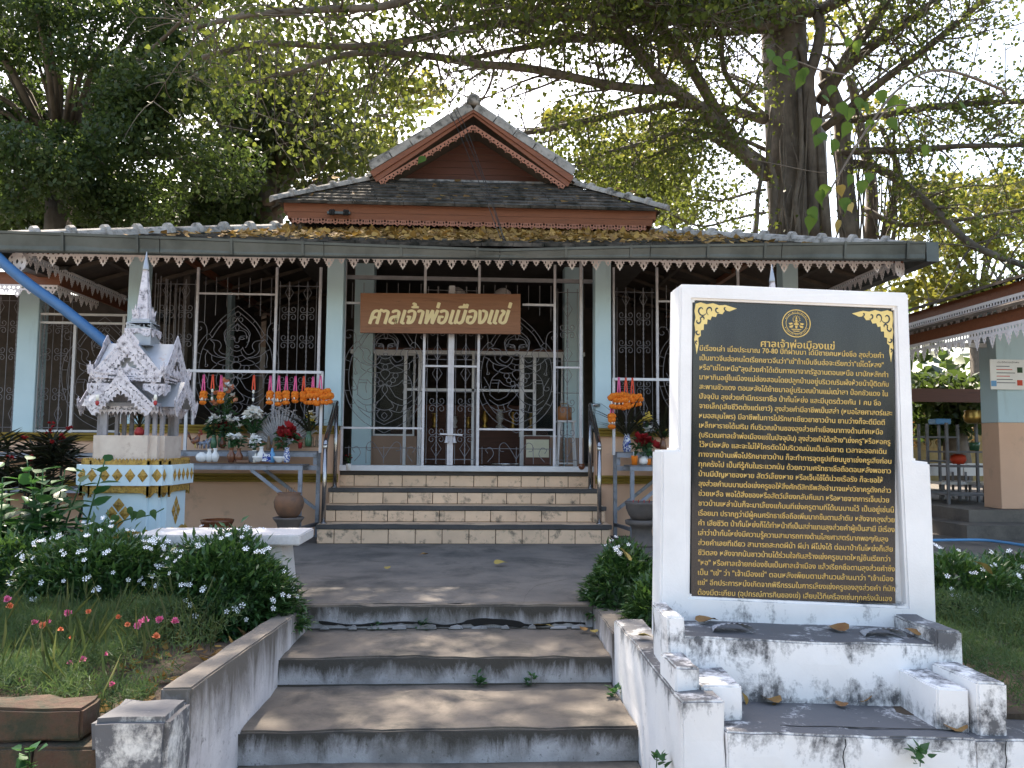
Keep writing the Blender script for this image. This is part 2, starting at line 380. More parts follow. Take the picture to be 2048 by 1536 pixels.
# ------------------------------------------------------------------ retaining wall of old blocks on the left
bw = thing('block_wall', 'low mossy retaining wall of reused hollow blocks below the moss roses', 'wall', (0,0,0))
def holed_block(x0, x1, y0, y1, z0, z1, seed, holes):
    o = rpart('block', M['block'], bw, x0, x1, y0, y1, z0, z1, bev=.016, step=.06, amp=.006, seed=seed, chip=.02)
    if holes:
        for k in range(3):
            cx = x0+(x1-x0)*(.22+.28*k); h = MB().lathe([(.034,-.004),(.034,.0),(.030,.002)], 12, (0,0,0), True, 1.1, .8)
            h.build('hollow', M['crack'], o, (cx, (y0+y1)/2, z1+.002))  # near-black disc on the block paints the dark inside of a hole
rb = random.Random(5)
for row, (z0, z1, offx) in enumerate(((-.38,-.262,0.0), (-.258,-.142,.15), (-.138,-.024,.05), (-.02,.085,.2))):
    x = -1.0-offx
    while x > -2.8:
        wdt = rb.uniform(.29,.35)
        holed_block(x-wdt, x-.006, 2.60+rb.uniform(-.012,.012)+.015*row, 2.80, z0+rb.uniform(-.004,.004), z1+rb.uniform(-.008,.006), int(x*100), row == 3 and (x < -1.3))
        x -= wdt

# ------------------------------------------------------------------ white inscription stele
mo = thing('stele', 'white limewashed stele with black inscribed plaque rising beside the stairs', 'monument', (0,0,0))
YS = 3.38
def slab_from(px, y0, thick, name, m, back_in=0, step=.12):
    """front quad TL,TR,BR,BL measured on plane y0, given thickness"""
    q = [at(x, y, y0) for x, y in px]
    bm = bmesh.new(); vf = [bm.verts.new(p) for p in q]
    vb = [bm.verts.new(p+Vector((0, thick, 0))) for p in q]
    bm.faces.new(vf); bm.faces.new(vb[::-1])
    for i in range(4): bm.faces.new((vf[i], vb[i], vb[(i+1)%4], vf[(i+1)%4]))
    bmesh.ops.recalc_face_normals(bm, faces=bm.faces)
    bmesh.ops.bevel(bm, geom=list(bm.edges), offset=.008, segments=2, affect='EDGES')
    for v in bm.verts: v.co += mnoise.noise_vector(v.co*6)*.003
    me = bpy.data.meshes.new(name); bm.to_mesh(me); bm.free(); me.materials.append(m); return place(name, me, mo)
# one casting: shouldered outline with the plaque recess cut through, then a backing
def outl(px): return [(at(x, y, YS).x, at(x, y, YS).z) for x, y in px]
sb = MB().fret(outl([(1360,567),(1480,571),(1600,576),(1720,581),(1818,585),(1821,700),(1826,810),(1830,921),(1862,925),(1866,1030),(1870,1130),(1876,1300),(1320,1290),(1322,1120),(1322.5,1010),(1323,900),(1357,900),(1357,790),(1358,680)]),
    [outl([(1386,599),(1791,616),(1800,900),(1815,1214),(1380,1194)])], .17, lambda x, y, d: (x, YS+d, y))
sbm = sb.mesh('body', M['wash']); bm = bmesh.new(); bm.from_mesh(sbm)
bmesh.ops.remove_doubles(bm, verts=bm.verts, dist=1e-5)
eg_ = [e for e in bm.edges if len(e.link_faces) == 2 and e.calc_face_angle(0) > 1.0]; bmesh.ops.bevel(bm, geom=eg_, offset=.009, segments=2, affect='EDGES')
for v in bm.verts: v.co += mnoise.noise_vector(v.co*7)*.0035
bm.to_mesh(sbm); bm.free(); place('body', sbm, mo)
slab_from([(1381,597),(1797,614),(1818,1218),(1376,1198)], YS+.045, .08, 'backing', M['washstep'])
# steps and cheek walls in front
def yz(px, py, y): return at(px, py, y)
zt1, zt2 = .18, -.05
xl = at(1372,1262,3.08).x; xr = at(1892,1285,3.08).x
TILT = .035
def mtap(p): q = p.copy(); q.z -= TILT*(p.x-1.1); return q
ms = M['washstep']
rpart('step', ms, mo, xl-.01, xr+.02, 3.08, YS+.02, -.6, zt1+.005, bev=.012, step=.09, amp=.004, seed=11, taper=mtap, chip=.014)
rpart('step', ms, mo, .877, 1.75, 2.74, 3.10, -.6, zt2, bev=.012, step=.09, amp=.004, seed=12, taper=mtap, chip=.02)
rpart('step', ms, mo, 1.752, 2.5, 2.76, 3.10, -.6, zt2-.006, bev=.012, step=.09, amp=.004, seed=13, taper=mtap, chip=.02)
rpart('cheek_wall', ms, mo, .768, .834, 3.09, YS-.01, -.3, .268, bev=.014, step=.08, amp=.005, seed=14, chip=.016)
rpart('cheek_wall', ms, mo, .738, .828, 2.87, 3.085, -.3, .137, bev=.014, step=.08, amp=.005, seed=15, chip=.016)
rpart('cheek_block', ms, mo, .83, .975, 2.86, 3.085, -.1, .08, bev=.012, step=.07, amp=.004, seed=16, chip=.014)
rpart('cheek_wall', ms, mo, 1.815, 1.925, 3.07, YS+.16, -.3, .24, bev=.014, step=.08, amp=.005, seed=17, taper=mtap, chip=.016)
rpart('cheek_wall', ms, mo, 1.785, 1.90, 2.79, 3.065, -.3, .125, bev=.014, step=.08, amp=.005, seed=18, taper=mtap, chip=.016)
rpart('cheek_block', ms, mo, 1.665, 1.782, 2.82, 3.085, -.2, .092, bev=.012, step=.07, amp=.004, seed=19, taper=mtap, chip=.02)
# the crack along the lower tread, its shade painted as near-black strips
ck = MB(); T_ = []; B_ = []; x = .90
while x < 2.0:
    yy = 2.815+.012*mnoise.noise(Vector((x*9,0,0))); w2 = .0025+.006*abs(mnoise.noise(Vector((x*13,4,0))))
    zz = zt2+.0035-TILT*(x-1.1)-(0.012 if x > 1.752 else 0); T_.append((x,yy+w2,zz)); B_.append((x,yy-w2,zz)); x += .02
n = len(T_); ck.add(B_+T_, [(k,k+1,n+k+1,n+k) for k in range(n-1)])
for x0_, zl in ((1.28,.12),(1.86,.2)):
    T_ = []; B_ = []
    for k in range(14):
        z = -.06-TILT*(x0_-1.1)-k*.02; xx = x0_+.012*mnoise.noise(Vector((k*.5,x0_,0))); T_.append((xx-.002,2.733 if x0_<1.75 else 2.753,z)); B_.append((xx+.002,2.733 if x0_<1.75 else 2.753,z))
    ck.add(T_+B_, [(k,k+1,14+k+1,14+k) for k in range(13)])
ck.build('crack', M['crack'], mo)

# plaque with inscription
def granite():
    m, t, bs = nodes_of('black granite'); p = wpos(t)
    b = mixc(t, ramp(t, noise(t, p, 260, 2), .5, .8), (.010,.012,.016), (.035,.04,.05))
    t.links.new(b, bs.inputs['Base Color']); bs.inputs['Specular IOR Level'].default_value = .5
    rr = ramp(t, noise(t, wpos(t,1,1,.15), 6, 6), .4, .7, (.10,.10,.10,1), (.28,.28,.28,1)); t.links.new(rr, bs.inputs['Roughness']); return m
M['granite'] = granite()
M['gold'] = mat('gold paint', (.62,.42,.13), (.55,.36,.10), .45, .25, bmp=.05)
M['goldpale'] = mat('pale gold paint', (.75,.58,.22), (.68,.5,.18), .45, .15, bmp=.05)
PQ = [at(1387,599,YS+.02), at(1789,616,YS+.02), at(1791,1207,YS+.02), at(1382,1193.5,YS+.02)]
def pq(u_, v_, d=0): # u right 0..1, v down 0..1, d toward the viewer
    a = PQ[0].lerp(PQ[1], u_); b = PQ[3].lerp(PQ[2], u_); q = a.lerp(b, v_); return Vector((q.x, q.y-d, q.z))
pl = MB(); pl.hexa([pq(0,1), pq(1,1), pq(1,1,-.02), pq(0,1,-.02), pq(0,0), pq(1,0), pq(1,0,-.02), pq(0,0,-.02)])
plq = pl.build('plaque', M['granite'], mo)
TITLE = "ศาลเจ้าพ่อเมืองแข่"
LINES = """มีเรื่องเล่า เมื่อประมาณ 70-80 ปีที่ผ่านมา ได้มีชายคนหนึ่งชื่อ ลุงส่วยคำ|1767
เป็นชาวจีนฮ่อคนไตเรียกชาวจีนว่า"เข่"ถ้าเป็นจีนฮ่อจะเรียกว่า"เข่ไตโหลง"|1767
หรือ"เข่ไตเหนือ"ลุงส่วยคำได้เดินทางมาจากรัฐฉานตอนเหนือ มาปักหลักทำ|1776
มาหากินอยู่ในเมืองแม่ฮ่องสอนโดยปลูกบ้านอยู่บริเวณริมฝั่งห้วยน้ำปุ๊ติดกับ|1777
สะพานขัวแดง ตอนหลังได้ย้ายมาอยู่บริเวณบ้านแม่เฒ่าลา ป๊อกขัวแดง ใน|1775
ปัจจุบัน ลุงส่วยคำมีภรรยาชื่อ ป้ากั่นโหย่ง และมีบุตรด้วยกัน 1 คน ชื่อ|1761
จายเล็ก(เสียชีวิตตั้งแต่เยาว์) ลุงส่วยคำมีอาชีพเป็นสล่า (หมอไสยศาสตร์และ|1784
หมอสมุนไพร) มีอาชีพในการไปรักษาเยียวยาชาวบ้าน ยามว่างก็จะตีมีดตี|1769
เหล็กหารายได้เสริม ที่บริเวณบ้านของลุงส่วยคำเยื้องมาทางด้านทิศเหนือ|1765
(บริเวณศาลเจ้าพ่อเมืองแข่ในปัจจุบัน) ลุงส่วยคำได้สร้าง"เข่งครู"หรือหอครู|1780
ไว้หนึ่งหลัง และจะไม่ให้ใครตัดไม้บริเวณนั้นเป็นอันขาด เวลาจะออกเดิน|1772
ทางจากบ้านเพื่อไปรักษาชาวบ้าน ก็จะทำการจุดธูปเทียนบูชาเข่งครูเสียก่อน|1782
ทุกครั้งไป เป็นที่รู้กันในระแวกนั้น ด้วยความศรัทธาเชื่อถือตอนหลังพอชาว|1781
บ้านมีปัญหาของหาย สัตว์เลี้ยงหาย หรือเจ็บไข้ได้ป่วยเรื้อรัง ก็จะขอให้|1765
ลุงส่วยคำบนบานต่อเข่งครูขอให้สิ่งศักดิ์สิทธิ์พลังอำนาจแห่งวิชาครูดังกล่าว|1781
ช่วยเหลือ พอได้สิ่งของหรือสัตว์เลี้ยงกลับคืนมา หรือหายจากการเจ็บป่วย|1777
ชาวบ้านเหล่านั้นก็จะมาเลี้ยงแก้บนที่เข่งครูตามที่ได้บนบานไว้ เป็นอยู่เช่นนี้|1787
เรื่อยมา ปรากฏว่ามีผู้คนศรัทธาเชื่อถือเพิ่มมากขึ้นตามลำดับ หลังจากลุงส่วย|1788
คำ เสียชีวิต ป้ากั่นโหย่งก็ได้ทำหน้าที่เป็นสล่าแทนลุงส่วยคำผู้เป็นสามี มีเรื่อง|1788
เล่าว่าป้ากั่นโหย่งมีความรู้ความสามารถทางด้านไสยศาสตร์มากพอๆกับลุง|1775
ส่วยคำเลยทีเดียว สามารถสะกดผีน้ำ ผีป่า ผีโป่งได้ ต่อมาป้ากั่นโหย่งก็เสีย|1784
ชีวิตลง หลังจากนั้นชาวบ้านได้ร่วมใจกันสร้างเข่งครูขนาดใหญ่ขึ้นเรียกว่า|1779
"หอ" หรือศาลเจ้ายกย่องขึ้นเป็นศาลเจ้าเมือง แล้วเรียกชื่อตามลุงส่วยคำซึ่ง|1788
เป็น "เข่" ว่า "เจ้าเมืองเข่" ตอนหลังเพี้ยนตามสำนวนล้านนาว่า "เจ้าเมือง|1785
แข่" อีกประการหนึ่งเกิดจากพิธีกรรมในการเลี้ยงเข่งครูของลุงส่วยคำ ที่มัก|1788
ต้องมีตะเกียบ (อุปกรณ์การกินของเข่) เสียบไว้ที่เครื่องเซ่นทุกครั้งนั่นเอง|1782""".split('\n')
def text_verts(s, res=2):
    c = bpy.data.curves.new('line', 'FONT'); c.body = s; c.size = 1; c.resolution_u = res; c.fill_mode = 'FRONT'
    o = bpy.data.objects.new('line', c); col.objects.link(o); dg = bpy.context.evaluated_depsgraph_get(); dg.update()
    me = bpy.data.meshes.new_from_object(o.evaluated_get(dg)); v = [(p.co.x, p.co.y) for p in me.vertices]; f = [tuple(p.vertices) for p in me.polygons]
    bpy.data.objects.remove(o); bpy.data.curves.remove(c); bpy.data.meshes.remove(me); return v, f
def lay_text(mb, s, u0, u1, vb, hh, fn, bold=.0):
    v, f = text_verts(s); xs = [p[0] for p in v]; a, b = min(xs), max(xs); k = (u1-u0)/(b-a)
    for i, dx in enumerate((-bold, 0, bold) if bold else (0,)):
        mb.add([fn(u0+(x-a)*k+dx, vb-y*hh, .0012+.0005*i) for x, y in v], f)
ins = MB()
lay_text(ins, TITLE, (1519-1385)/403, (1666-1385)/403, (691-600)/594, .034, pq, .0009)
for i, ln in enumerate(LINES):
    s, e = ln.rsplit('|', 1); vb = (704-600+i*19.42)/594
    lay_text(ins, s, (1398-1385)/403, (int(e)-1386)/404, vb, .0245, pq, .0006)
ins.build('inscription', M['gold'], plq)
# round seal: rings, ring lettering dashes, rayed seated figure
se = MB(); UC, VC, RU, RV = .508, .068, .0715, .0485
def ring(r0, r1, n=48):
    o_ = [pq(UC+RU*r*math.cos(2*math.pi*k/n), VC-RV*r*math.sin(2*math.pi*k/n), .0015) for r in (r0, r1) for k in range(n)]
    se.add(o_, [(k, (k+1)%n, n+(k+1)%n, n+k) for k in range(n)])
ring(.93,1.0); ring(.70,.74)
def sq(pts): se.add([pq(UC+RU*x, VC-RV*y, .0015) for x, y in pts], [tuple(range(len(pts)))])
for k in range(46):
    a = 2*math.pi*k/46
    if abs(math.cos(a)) > .93: continue
    c_, s_ = math.cos(a), math.sin(a); w_ = .018+.012*(k % 3); h_ = .05
    sq([(c_*(.83-h_)-s_*w_, s_*(.83-h_)+c_*w_), (c_*(.83-h_)+s_*w_, s_*(.83-h_)-c_*w_), (c_*(.83+h_)+s_*w_*.6, s_*(.83+h_)-c_*w_*.6)])
for k in range(24):
    a = 2*math.pi*k/24; c_, s_ = math.cos(a), math.sin(a); l = .34 if k % 2 else .27
    sq([(c_*.2-s_*.02, .3+s_*.2+c_*.02), (c_*.2+s_*.02, .3+s_*.2-c_*.02), (c_*l, .3+s_*l)])
for p_ in ([(-.06,.30),(.06,.30),(.04,.44),(0,.55),(-.04,.44)], [(-.2,-.05),(-.06,.06),(-.08,.27),(.08,.27),(.06,.06),(.2,-.05),(.1,-.12),(-.1,-.12)],
           [(-.5,-.2),(-.2,-.12),(-.28,-.3),(-.45,-.33)], [(.5,-.2),(.2,-.12),(.28,-.3),(.45,-.33)], [(-.55,.0),(-.3,.05),(-.25,-.06),(-.45,-.12)], [(.55,0),(.3,.05),(.25,-.06),(.45,-.12)],
           [(-.4,-.4),(.4,-.4),(.3,-.45),(-.3,-.45)], [(-.3,-.52),(.3,-.52),(.15,-.58),(-.15,-.58)], [(-.09,-.16),(.09,-.16),(.05,-.36),(-.05,-.36)]): sq(p_)
se.build('seal', M['gold'], plq)
# flame-scroll corner ornaments: gold leaf shape with dark engraved curls
def corner(mir):
    o_ = [(.006,.006),(.03,.001),(.06,.006),(.09,.002),(.12,.008),(.15,.006),(.205,.016),(.17,.026),(.148,.024),(.135,.036),(.112,.034),(.104,.046),(.085,.044),(.078,.056),(.064,.054),(.062,.070),(.047,.070),(.046,.088),(.032,.090),(.032,.108),(.020,.114),(.022,.135),(.013,.168),(.007,.14),(.001,.12),(.006,.095),(.001,.07),(.006,.05),(.001,.03)]
    fn = lambda x, y, d: pq((1-x*1.02-.006) if mir else x*1.02+.004, y*1.08+.008, .0015+d)
    MB().add([fn(x, y, 0) for x, y in o_], [tuple(t_) for t_ in tessellate_polygon([[Vector((x, y, 0)) for x, y in o_]])]).build('corner_ornament', M['goldpale'], plq)
    for cx, cy, r, a0, tw in ((.036,.026,.020,.3,5.5),(.076,.026,.016,2.0,5),(.112,.022,.011,1.0,4.5),(.150,.017,.007,1.0,4),(.018,.060,.013,-1.0,5),(.042,.054,.011,2.5,4.5),(.017,.096,.010,.5,4.5),(.014,.128,.007,1.5,4)):
        n = 16; A_ = []; B_ = []
        for k in range(n):
            t_ = k/(n-1); a = a0+tw*t_; rr = r*(1-.78*t_); w2 = .0022*(.35+math.sin(math.pi*t_))
            A_.append(fn(cx+math.cos(a)*(rr+w2)*1.25, cy+math.sin(a)*(rr+w2), .0008)); B_.append(fn(cx+math.cos(a)*(rr-w2)*1.25, cy+math.sin(a)*(rr-w2), .0008))
        MB().add(A_+B_, [(k, k+1, n+k+1, n+k) for k in range(n-1)]).build('ornament_groove', M['granite'], plq)
corner(False); corner(True)
# ------------------------------------------------------------------ shrine building
M['peach'] = mat('peach plaster', (.72,.455,.305), (.66,.41,.275), .8, scale=2, bmp=.08, bscale=40, dirt=(.36,.25,.18), dlo=.58, dhi=.8, dscale=3)
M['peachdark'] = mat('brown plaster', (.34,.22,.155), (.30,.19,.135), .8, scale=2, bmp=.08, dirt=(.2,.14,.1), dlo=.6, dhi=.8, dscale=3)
M['blue'] = mat('pale blue plaster', (.50,.65,.69), (.46,.61,.65), .75, scale=2, bmp=.06, dirt=(.26,.34,.34), dlo=.6, dhi=.85, dscale=2, streak=True)
M['ochre'] = mat('ochre moulding paint', (.30,.205,.035), (.25,.165,.028), .5, scale=5, bmp=.05)
M['wood'] = None
def woodmat(name, c, c2, axis='x', rough=.6):
    m, t, bs = nodes_of(name); s_ = {'x': (.9,14,14), 'z': (14,14,.9)}[axis]
    p = wpos(t, *s_); b = mixc(t, ramp(t, noise(t, p, 2.4, 8, .65, 1.2), .3, .7), c, c2)
    b = mixc(t, ramp(t, noise(t, wpos(t, *[v*.5 for v in s_]), 5, 10, .7, .6), .55, .8), b, tuple(x*.3 for x in c))
    t.links.new(b, bs.inputs['Base Color']); bs.inputs['Roughness'].default_value = rough; bump(t, bs, noise(t, p, 6, 8), .2, .005); return m
M['wood'] = woodmat('red brown timber', (.225,.072,.028), (.16,.05,.02))
M['wooddark'] = woodmat('dark gable boards', (.13,.045,.025), (.09,.032,.02))
M['woodlace'] = mat('wood lace', (.34,.14,.085), (.27,.11,.065), .7, bmp=.05)
M['lace'] = mat('painted lace', (.82,.76,.75), (.74,.66,.65), .7, scale=9, bmp=.05, dirt=(.25,.21,.2), dlo=.62, dhi=.76, dscale=9)
M['tile'] = mat('cement roof tile', (.055,.05,.045), (.12,.108,.095), .95, scale=7, bmp=.5, bscale=50, dirt=(.022,.024,.02), dlo=.45, dhi=.65, dscale=8, var=.6, spec=.15)
M['ridge'] = mat('cement ridge tile', (.36,.34,.31), (.24,.225,.205), .9, scale=8, bmp=.4, bscale=50, dirt=(.05,.05,.043), dlo=.5, dhi=.66, dscale=8, var=.35)
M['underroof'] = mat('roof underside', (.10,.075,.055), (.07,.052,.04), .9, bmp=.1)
M['gutter'] = mat('galvanised gutter', (.05,.056,.052), (.09,.098,.092), .38, .5, scale=3, bmp=.1, bscale=6, dirt=(.09,.10,.09), dlo=.5, dhi=.75, dscale=4)
M['steel'] = mat('painted grille steel', (.58,.56,.58), (.48,.46,.48), .5, .2, scale=12, bmp=.05, dirt=(.25,.2,.17), dlo=.62, dhi=.8, dscale=14)
M['thin'] = mat('thin grille rod', (.26,.25,.26), (.19,.18,.19), .55, .3, bmp=0)
M['wframe'] = mat('white frame', (.62,.61,.61), (.55,.54,.54), .55, bmp=.05, dirt=(.3,.27,.25), dlo=.6, dhi=.8, dscale=9)
M['creamtile'] = mat('cream riser tile', (.72,.50,.33), (.62,.43,.285), .55, scale=5, bmp=.2, bscale=70, dirt=(.13,.10,.07), dlo=.54, dhi=.68, dscale=9, var=.14)
M['nosing'] = concrete_mat('dark nosing terrazzo', (.055,.052,.05), (.085,.078,.072), (.16,.12,.09), .62, .8, streak=1, sc_=6)
M['floor'] = mat('veranda floor', (.22,.17,.13), (.18,.14,.11), .4, bmp=.05)
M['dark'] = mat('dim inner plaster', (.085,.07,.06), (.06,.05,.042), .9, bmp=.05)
M['glass'] = None
def glassmat():
    m, t, bs = nodes_of('window glass'); bs.inputs['Base Color'].default_value = (.05,.06,.06,1); bs.inputs['Roughness'].default_value = .06
    bs.inputs['Specular IOR Level'].default_value = .25; bs.inputs['Alpha'].default_value = .2; return m
M['glass'] = glassmat()

sh = thing('shrine', 'pale blue and peach shrine building with tiered tiled roof and white lace eaves', 'building', (0,0,0))
XA, XB = -3.5, 3.48; YF = 8.24
wl = MB().box(XA, -1.335, YF, YF+.16, 0, 1.06); wl.build('dado_wall', M['peach'], sh)
MB().box(1.305, XB, YF, YF+.16, 0, 1.06).build('dado_wall', M['peach'], sh)
for x0, x1 in ((XA, XA+.16), (XB-.16, XB)):
    MB().box(x0, x1, YF+.162, 14.2, 0, 1.06).build('side_wall', M['peach'], sh)
MB().box(XA+.17, XB-.17, 8.5, 14.2, 0, .638).build('floor_slab', M['floor'], sh)
def moulding(x0, x1, z0, z1, y):
    h = z1-z0; prof = [(0,0),(.03,0),(.034,.18*h),(.018,.30*h),(.03,.40*h),(.036,.55*h),(.02,.66*h),(.04,.78*h),(.045,h),(0,h)]
    mb = MB(); n = len(prof)
    mb.add([(x, y-a, z0+b) for x in (x0, x1) for a, b in prof], [(i, (i+1) % n, n+(i+1) % n, n+i) for i in range(n)]+[tuple(range(n)), tuple(range(2*n-1, n-1, -1))])
    return mb
for x0, x1 in ((XA-.03, -1.325), (1.295, XB+.03)):
    moulding(x0, x1, 1.015, 1.10, YF).build('moulding', M['ochre'], sh)
    moulding(x0, x1, .53, .615, YF).build('moulding', M['ochre'], sh)
for cx in (-3.41, -1.405, 1.385, 3.40):
    MB().box(cx-.085, cx+.085, YF+.02, YF+.19, 1.1, 3.0, .006).build('column', M['blue'], sh)
for cx in (-1.335, 1.30):
    MB().box(cx-.12, cx+.12, 9.98, 10.2, .64, 3.3, .006).build('column', M['blue'], sh)
for cx, cy in ((-3.41, 11.2), (3.40, 11.2), (-3.41,14), (3.4,14), (-1.4,14), (1.4,14)):
    MB().box(cx-.085, cx+.085, cy, cy+.17, .64 if abs(cx) < 3 else 1.06, 3.1, .006).build('column', M['blue'], sh)
# entrance steps of the shrine: dark nosing slab over a row of cream riser tiles
es = part('entrance_steps', sh)
tme = {}
for i, (y0, z0, z1) in enumerate(((7.53,0,.175), (7.83,.175,.325), (8.13,.325,.48), (8.43,.48,.64))):
    x0, x1 = (-1.405, 1.345) if i < 3 else (-1.36, 1.33)
    MB().box(x0+.02, x1-.02, y0+.022, 8.75, z0+.001 if i == 0 else z0-.04, z1-.046).build('step_core', M['crack'], es)
    MB().box(x0+.004, x1-.004, y0+.056, y0+.42 if i < 3 else y0+.05+.06, z1-.03, z1-.002).build('tread_tile', M['creamtile'], es)
    me = rbox(x0, x1, y0, y0+.055, z1-.042, z1, bev=.006, step=.12, amp=.003, seed=30+i, chip=.008); me.materials.append(M['nosing']); place('nosing', me, es)
    k = 0; wt = .2485; x = x0+.01+(.16 if i == 0 else .12*i % .2)-wt
    while x < x1-.012:
        a = max(x, x0+.012); b = min(x+wt-.006, x1-.012)
        if b-a > .03:
            key = (round(b-a, 3), i); hh = z1-.048-z0
            if key not in tme: tme[key] = MB().box(0, b-a, 0, .016, 0, hh, .003).mesh('riser_tile', M['creamtile'])
            place('riser_tile', tme[key], es, (a, y0+.008+random.uniform(-.002,.002), z0+.002))
        x += wt
# ---- inner shrine room behind the veranda
ir = part('inner_room', sh); XI_ = 2.2
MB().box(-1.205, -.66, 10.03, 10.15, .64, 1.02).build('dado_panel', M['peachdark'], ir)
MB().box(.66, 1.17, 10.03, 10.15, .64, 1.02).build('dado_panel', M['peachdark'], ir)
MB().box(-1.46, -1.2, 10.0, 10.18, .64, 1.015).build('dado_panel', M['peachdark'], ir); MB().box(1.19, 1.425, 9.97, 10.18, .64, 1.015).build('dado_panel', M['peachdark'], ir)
MB().box(-1.5, 1.45, 10.04, 10.14, 2.05, 2.10).build('transom', M['wframe'], ir)
MB().box(-1.5, 1.45, 10.05, 10.15, 2.10, 2.13).build('transom', M['wooddark'], ir)
MB().box(-3.3, 3.3, 13.0, 13.1, .64, 3.6).build('back_wall', M['dark'], ir); MB().box(-3.46, -3.38, 9.7, 13.0, 1.06, 3.1).build('added_screen', M['dark'], ir); MB().box(3.36, 3.44, 12.0, 13.0, 1.06, 3.1).build('added_screen', M['dark'], ir)  # side screens added to block bright daylight gaps behind the grilles
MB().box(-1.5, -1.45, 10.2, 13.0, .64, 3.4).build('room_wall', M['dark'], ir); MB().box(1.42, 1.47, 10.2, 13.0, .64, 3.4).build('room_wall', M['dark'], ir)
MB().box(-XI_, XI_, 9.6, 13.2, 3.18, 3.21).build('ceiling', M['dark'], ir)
def frame(x0, x1, z0, z1, y, w_, parent, m, name='window_frame', d=.04):
    mb = MB().box(x0, x0+w_, y, y+d, z0, z1).box(x1-w_, x1, y, y+d, z0, z1).box(x0+w_, x1-w_, y, y+d, z0, z0+w_).box(x0+w_, x1-w_, y, y+d, z1-w_, z1)
    return mb.build(name, m, parent)
for x0, x1 in ((-1.20, -.69), (.62, 1.17)):
    frame(x0, x1, 1.022, 2.05, 10.03, .022, ir, M['wframe']); MB().box(x0+.024, x1-.024, 10.06, 10.066, 1.046, 2.03).build('pane', M['glass'], ir)
gp = [(-.79, .66, 2.0), (-.62, .66, 2.0), (.60, .66, 2.0), (.755, .85, 2.0)]
for x, z0, z1 in gp: MB().box(x, x+(.045 if abs(x) < .7 else .035), 9.55, 9.59, z0, z1).build('inner_gate_post', M['wframe'], ir)
MB().box(-.79, .79, 9.54, 9.58, 2.0, 2.035).build('inner_gate_rail', M['wframe'], ir); MB().box(-.75, .76, 9.54, 9.58, 1.555, 1.585).build('inner_gate_rail', M['wframe'], ir)
for x in (.02, .075): MB().box(x, x+.03, 9.54, 9.58, .66, 2.0).build('inner_gate_post', M['wframe'], ir)
# altar seen dimly inside
al = part('altar', sh)
MB().box(-1.1, 1.1, 11.2, 12.2, .64, 1.15, .01).build('altar_table', M['wooddark'], al); MB().box(-.8, .8, 11.7, 12.3, 1.15, 1.5, .01).build('altar_table', M['wooddark'], al)
M['brass'] = mat('brass', (.42,.27,.07), (.30,.18,.05), .35, .8, bmp=.05)
for k in range(9):
    x = -.9+.22*k+random.uniform(-.05,.05); s_ = random.uniform(.7,1.3)
    MB().lathe([(.04*s_,0),(.05*s_,.02),(.02*s_,.06*s_),(.05*s_,.13*s_),(.03*s_,.2*s_),(.045*s_,.22*s_)], 12).build('altar_vessel', M['brass'] if k % 3 else M['wframe'], al, (x, 11.35+.1*(k % 2), 1.15))
for cx in (-.42, .12): MB().lathe([(.03,.34),(.09,.30),(.14,.16),(.10,.10),(.12,.02),(.13,0)], 14, (0,0,0)).build('hanging_lamp', M['lace'], ir, (cx+.25, 9.3, 2.42))

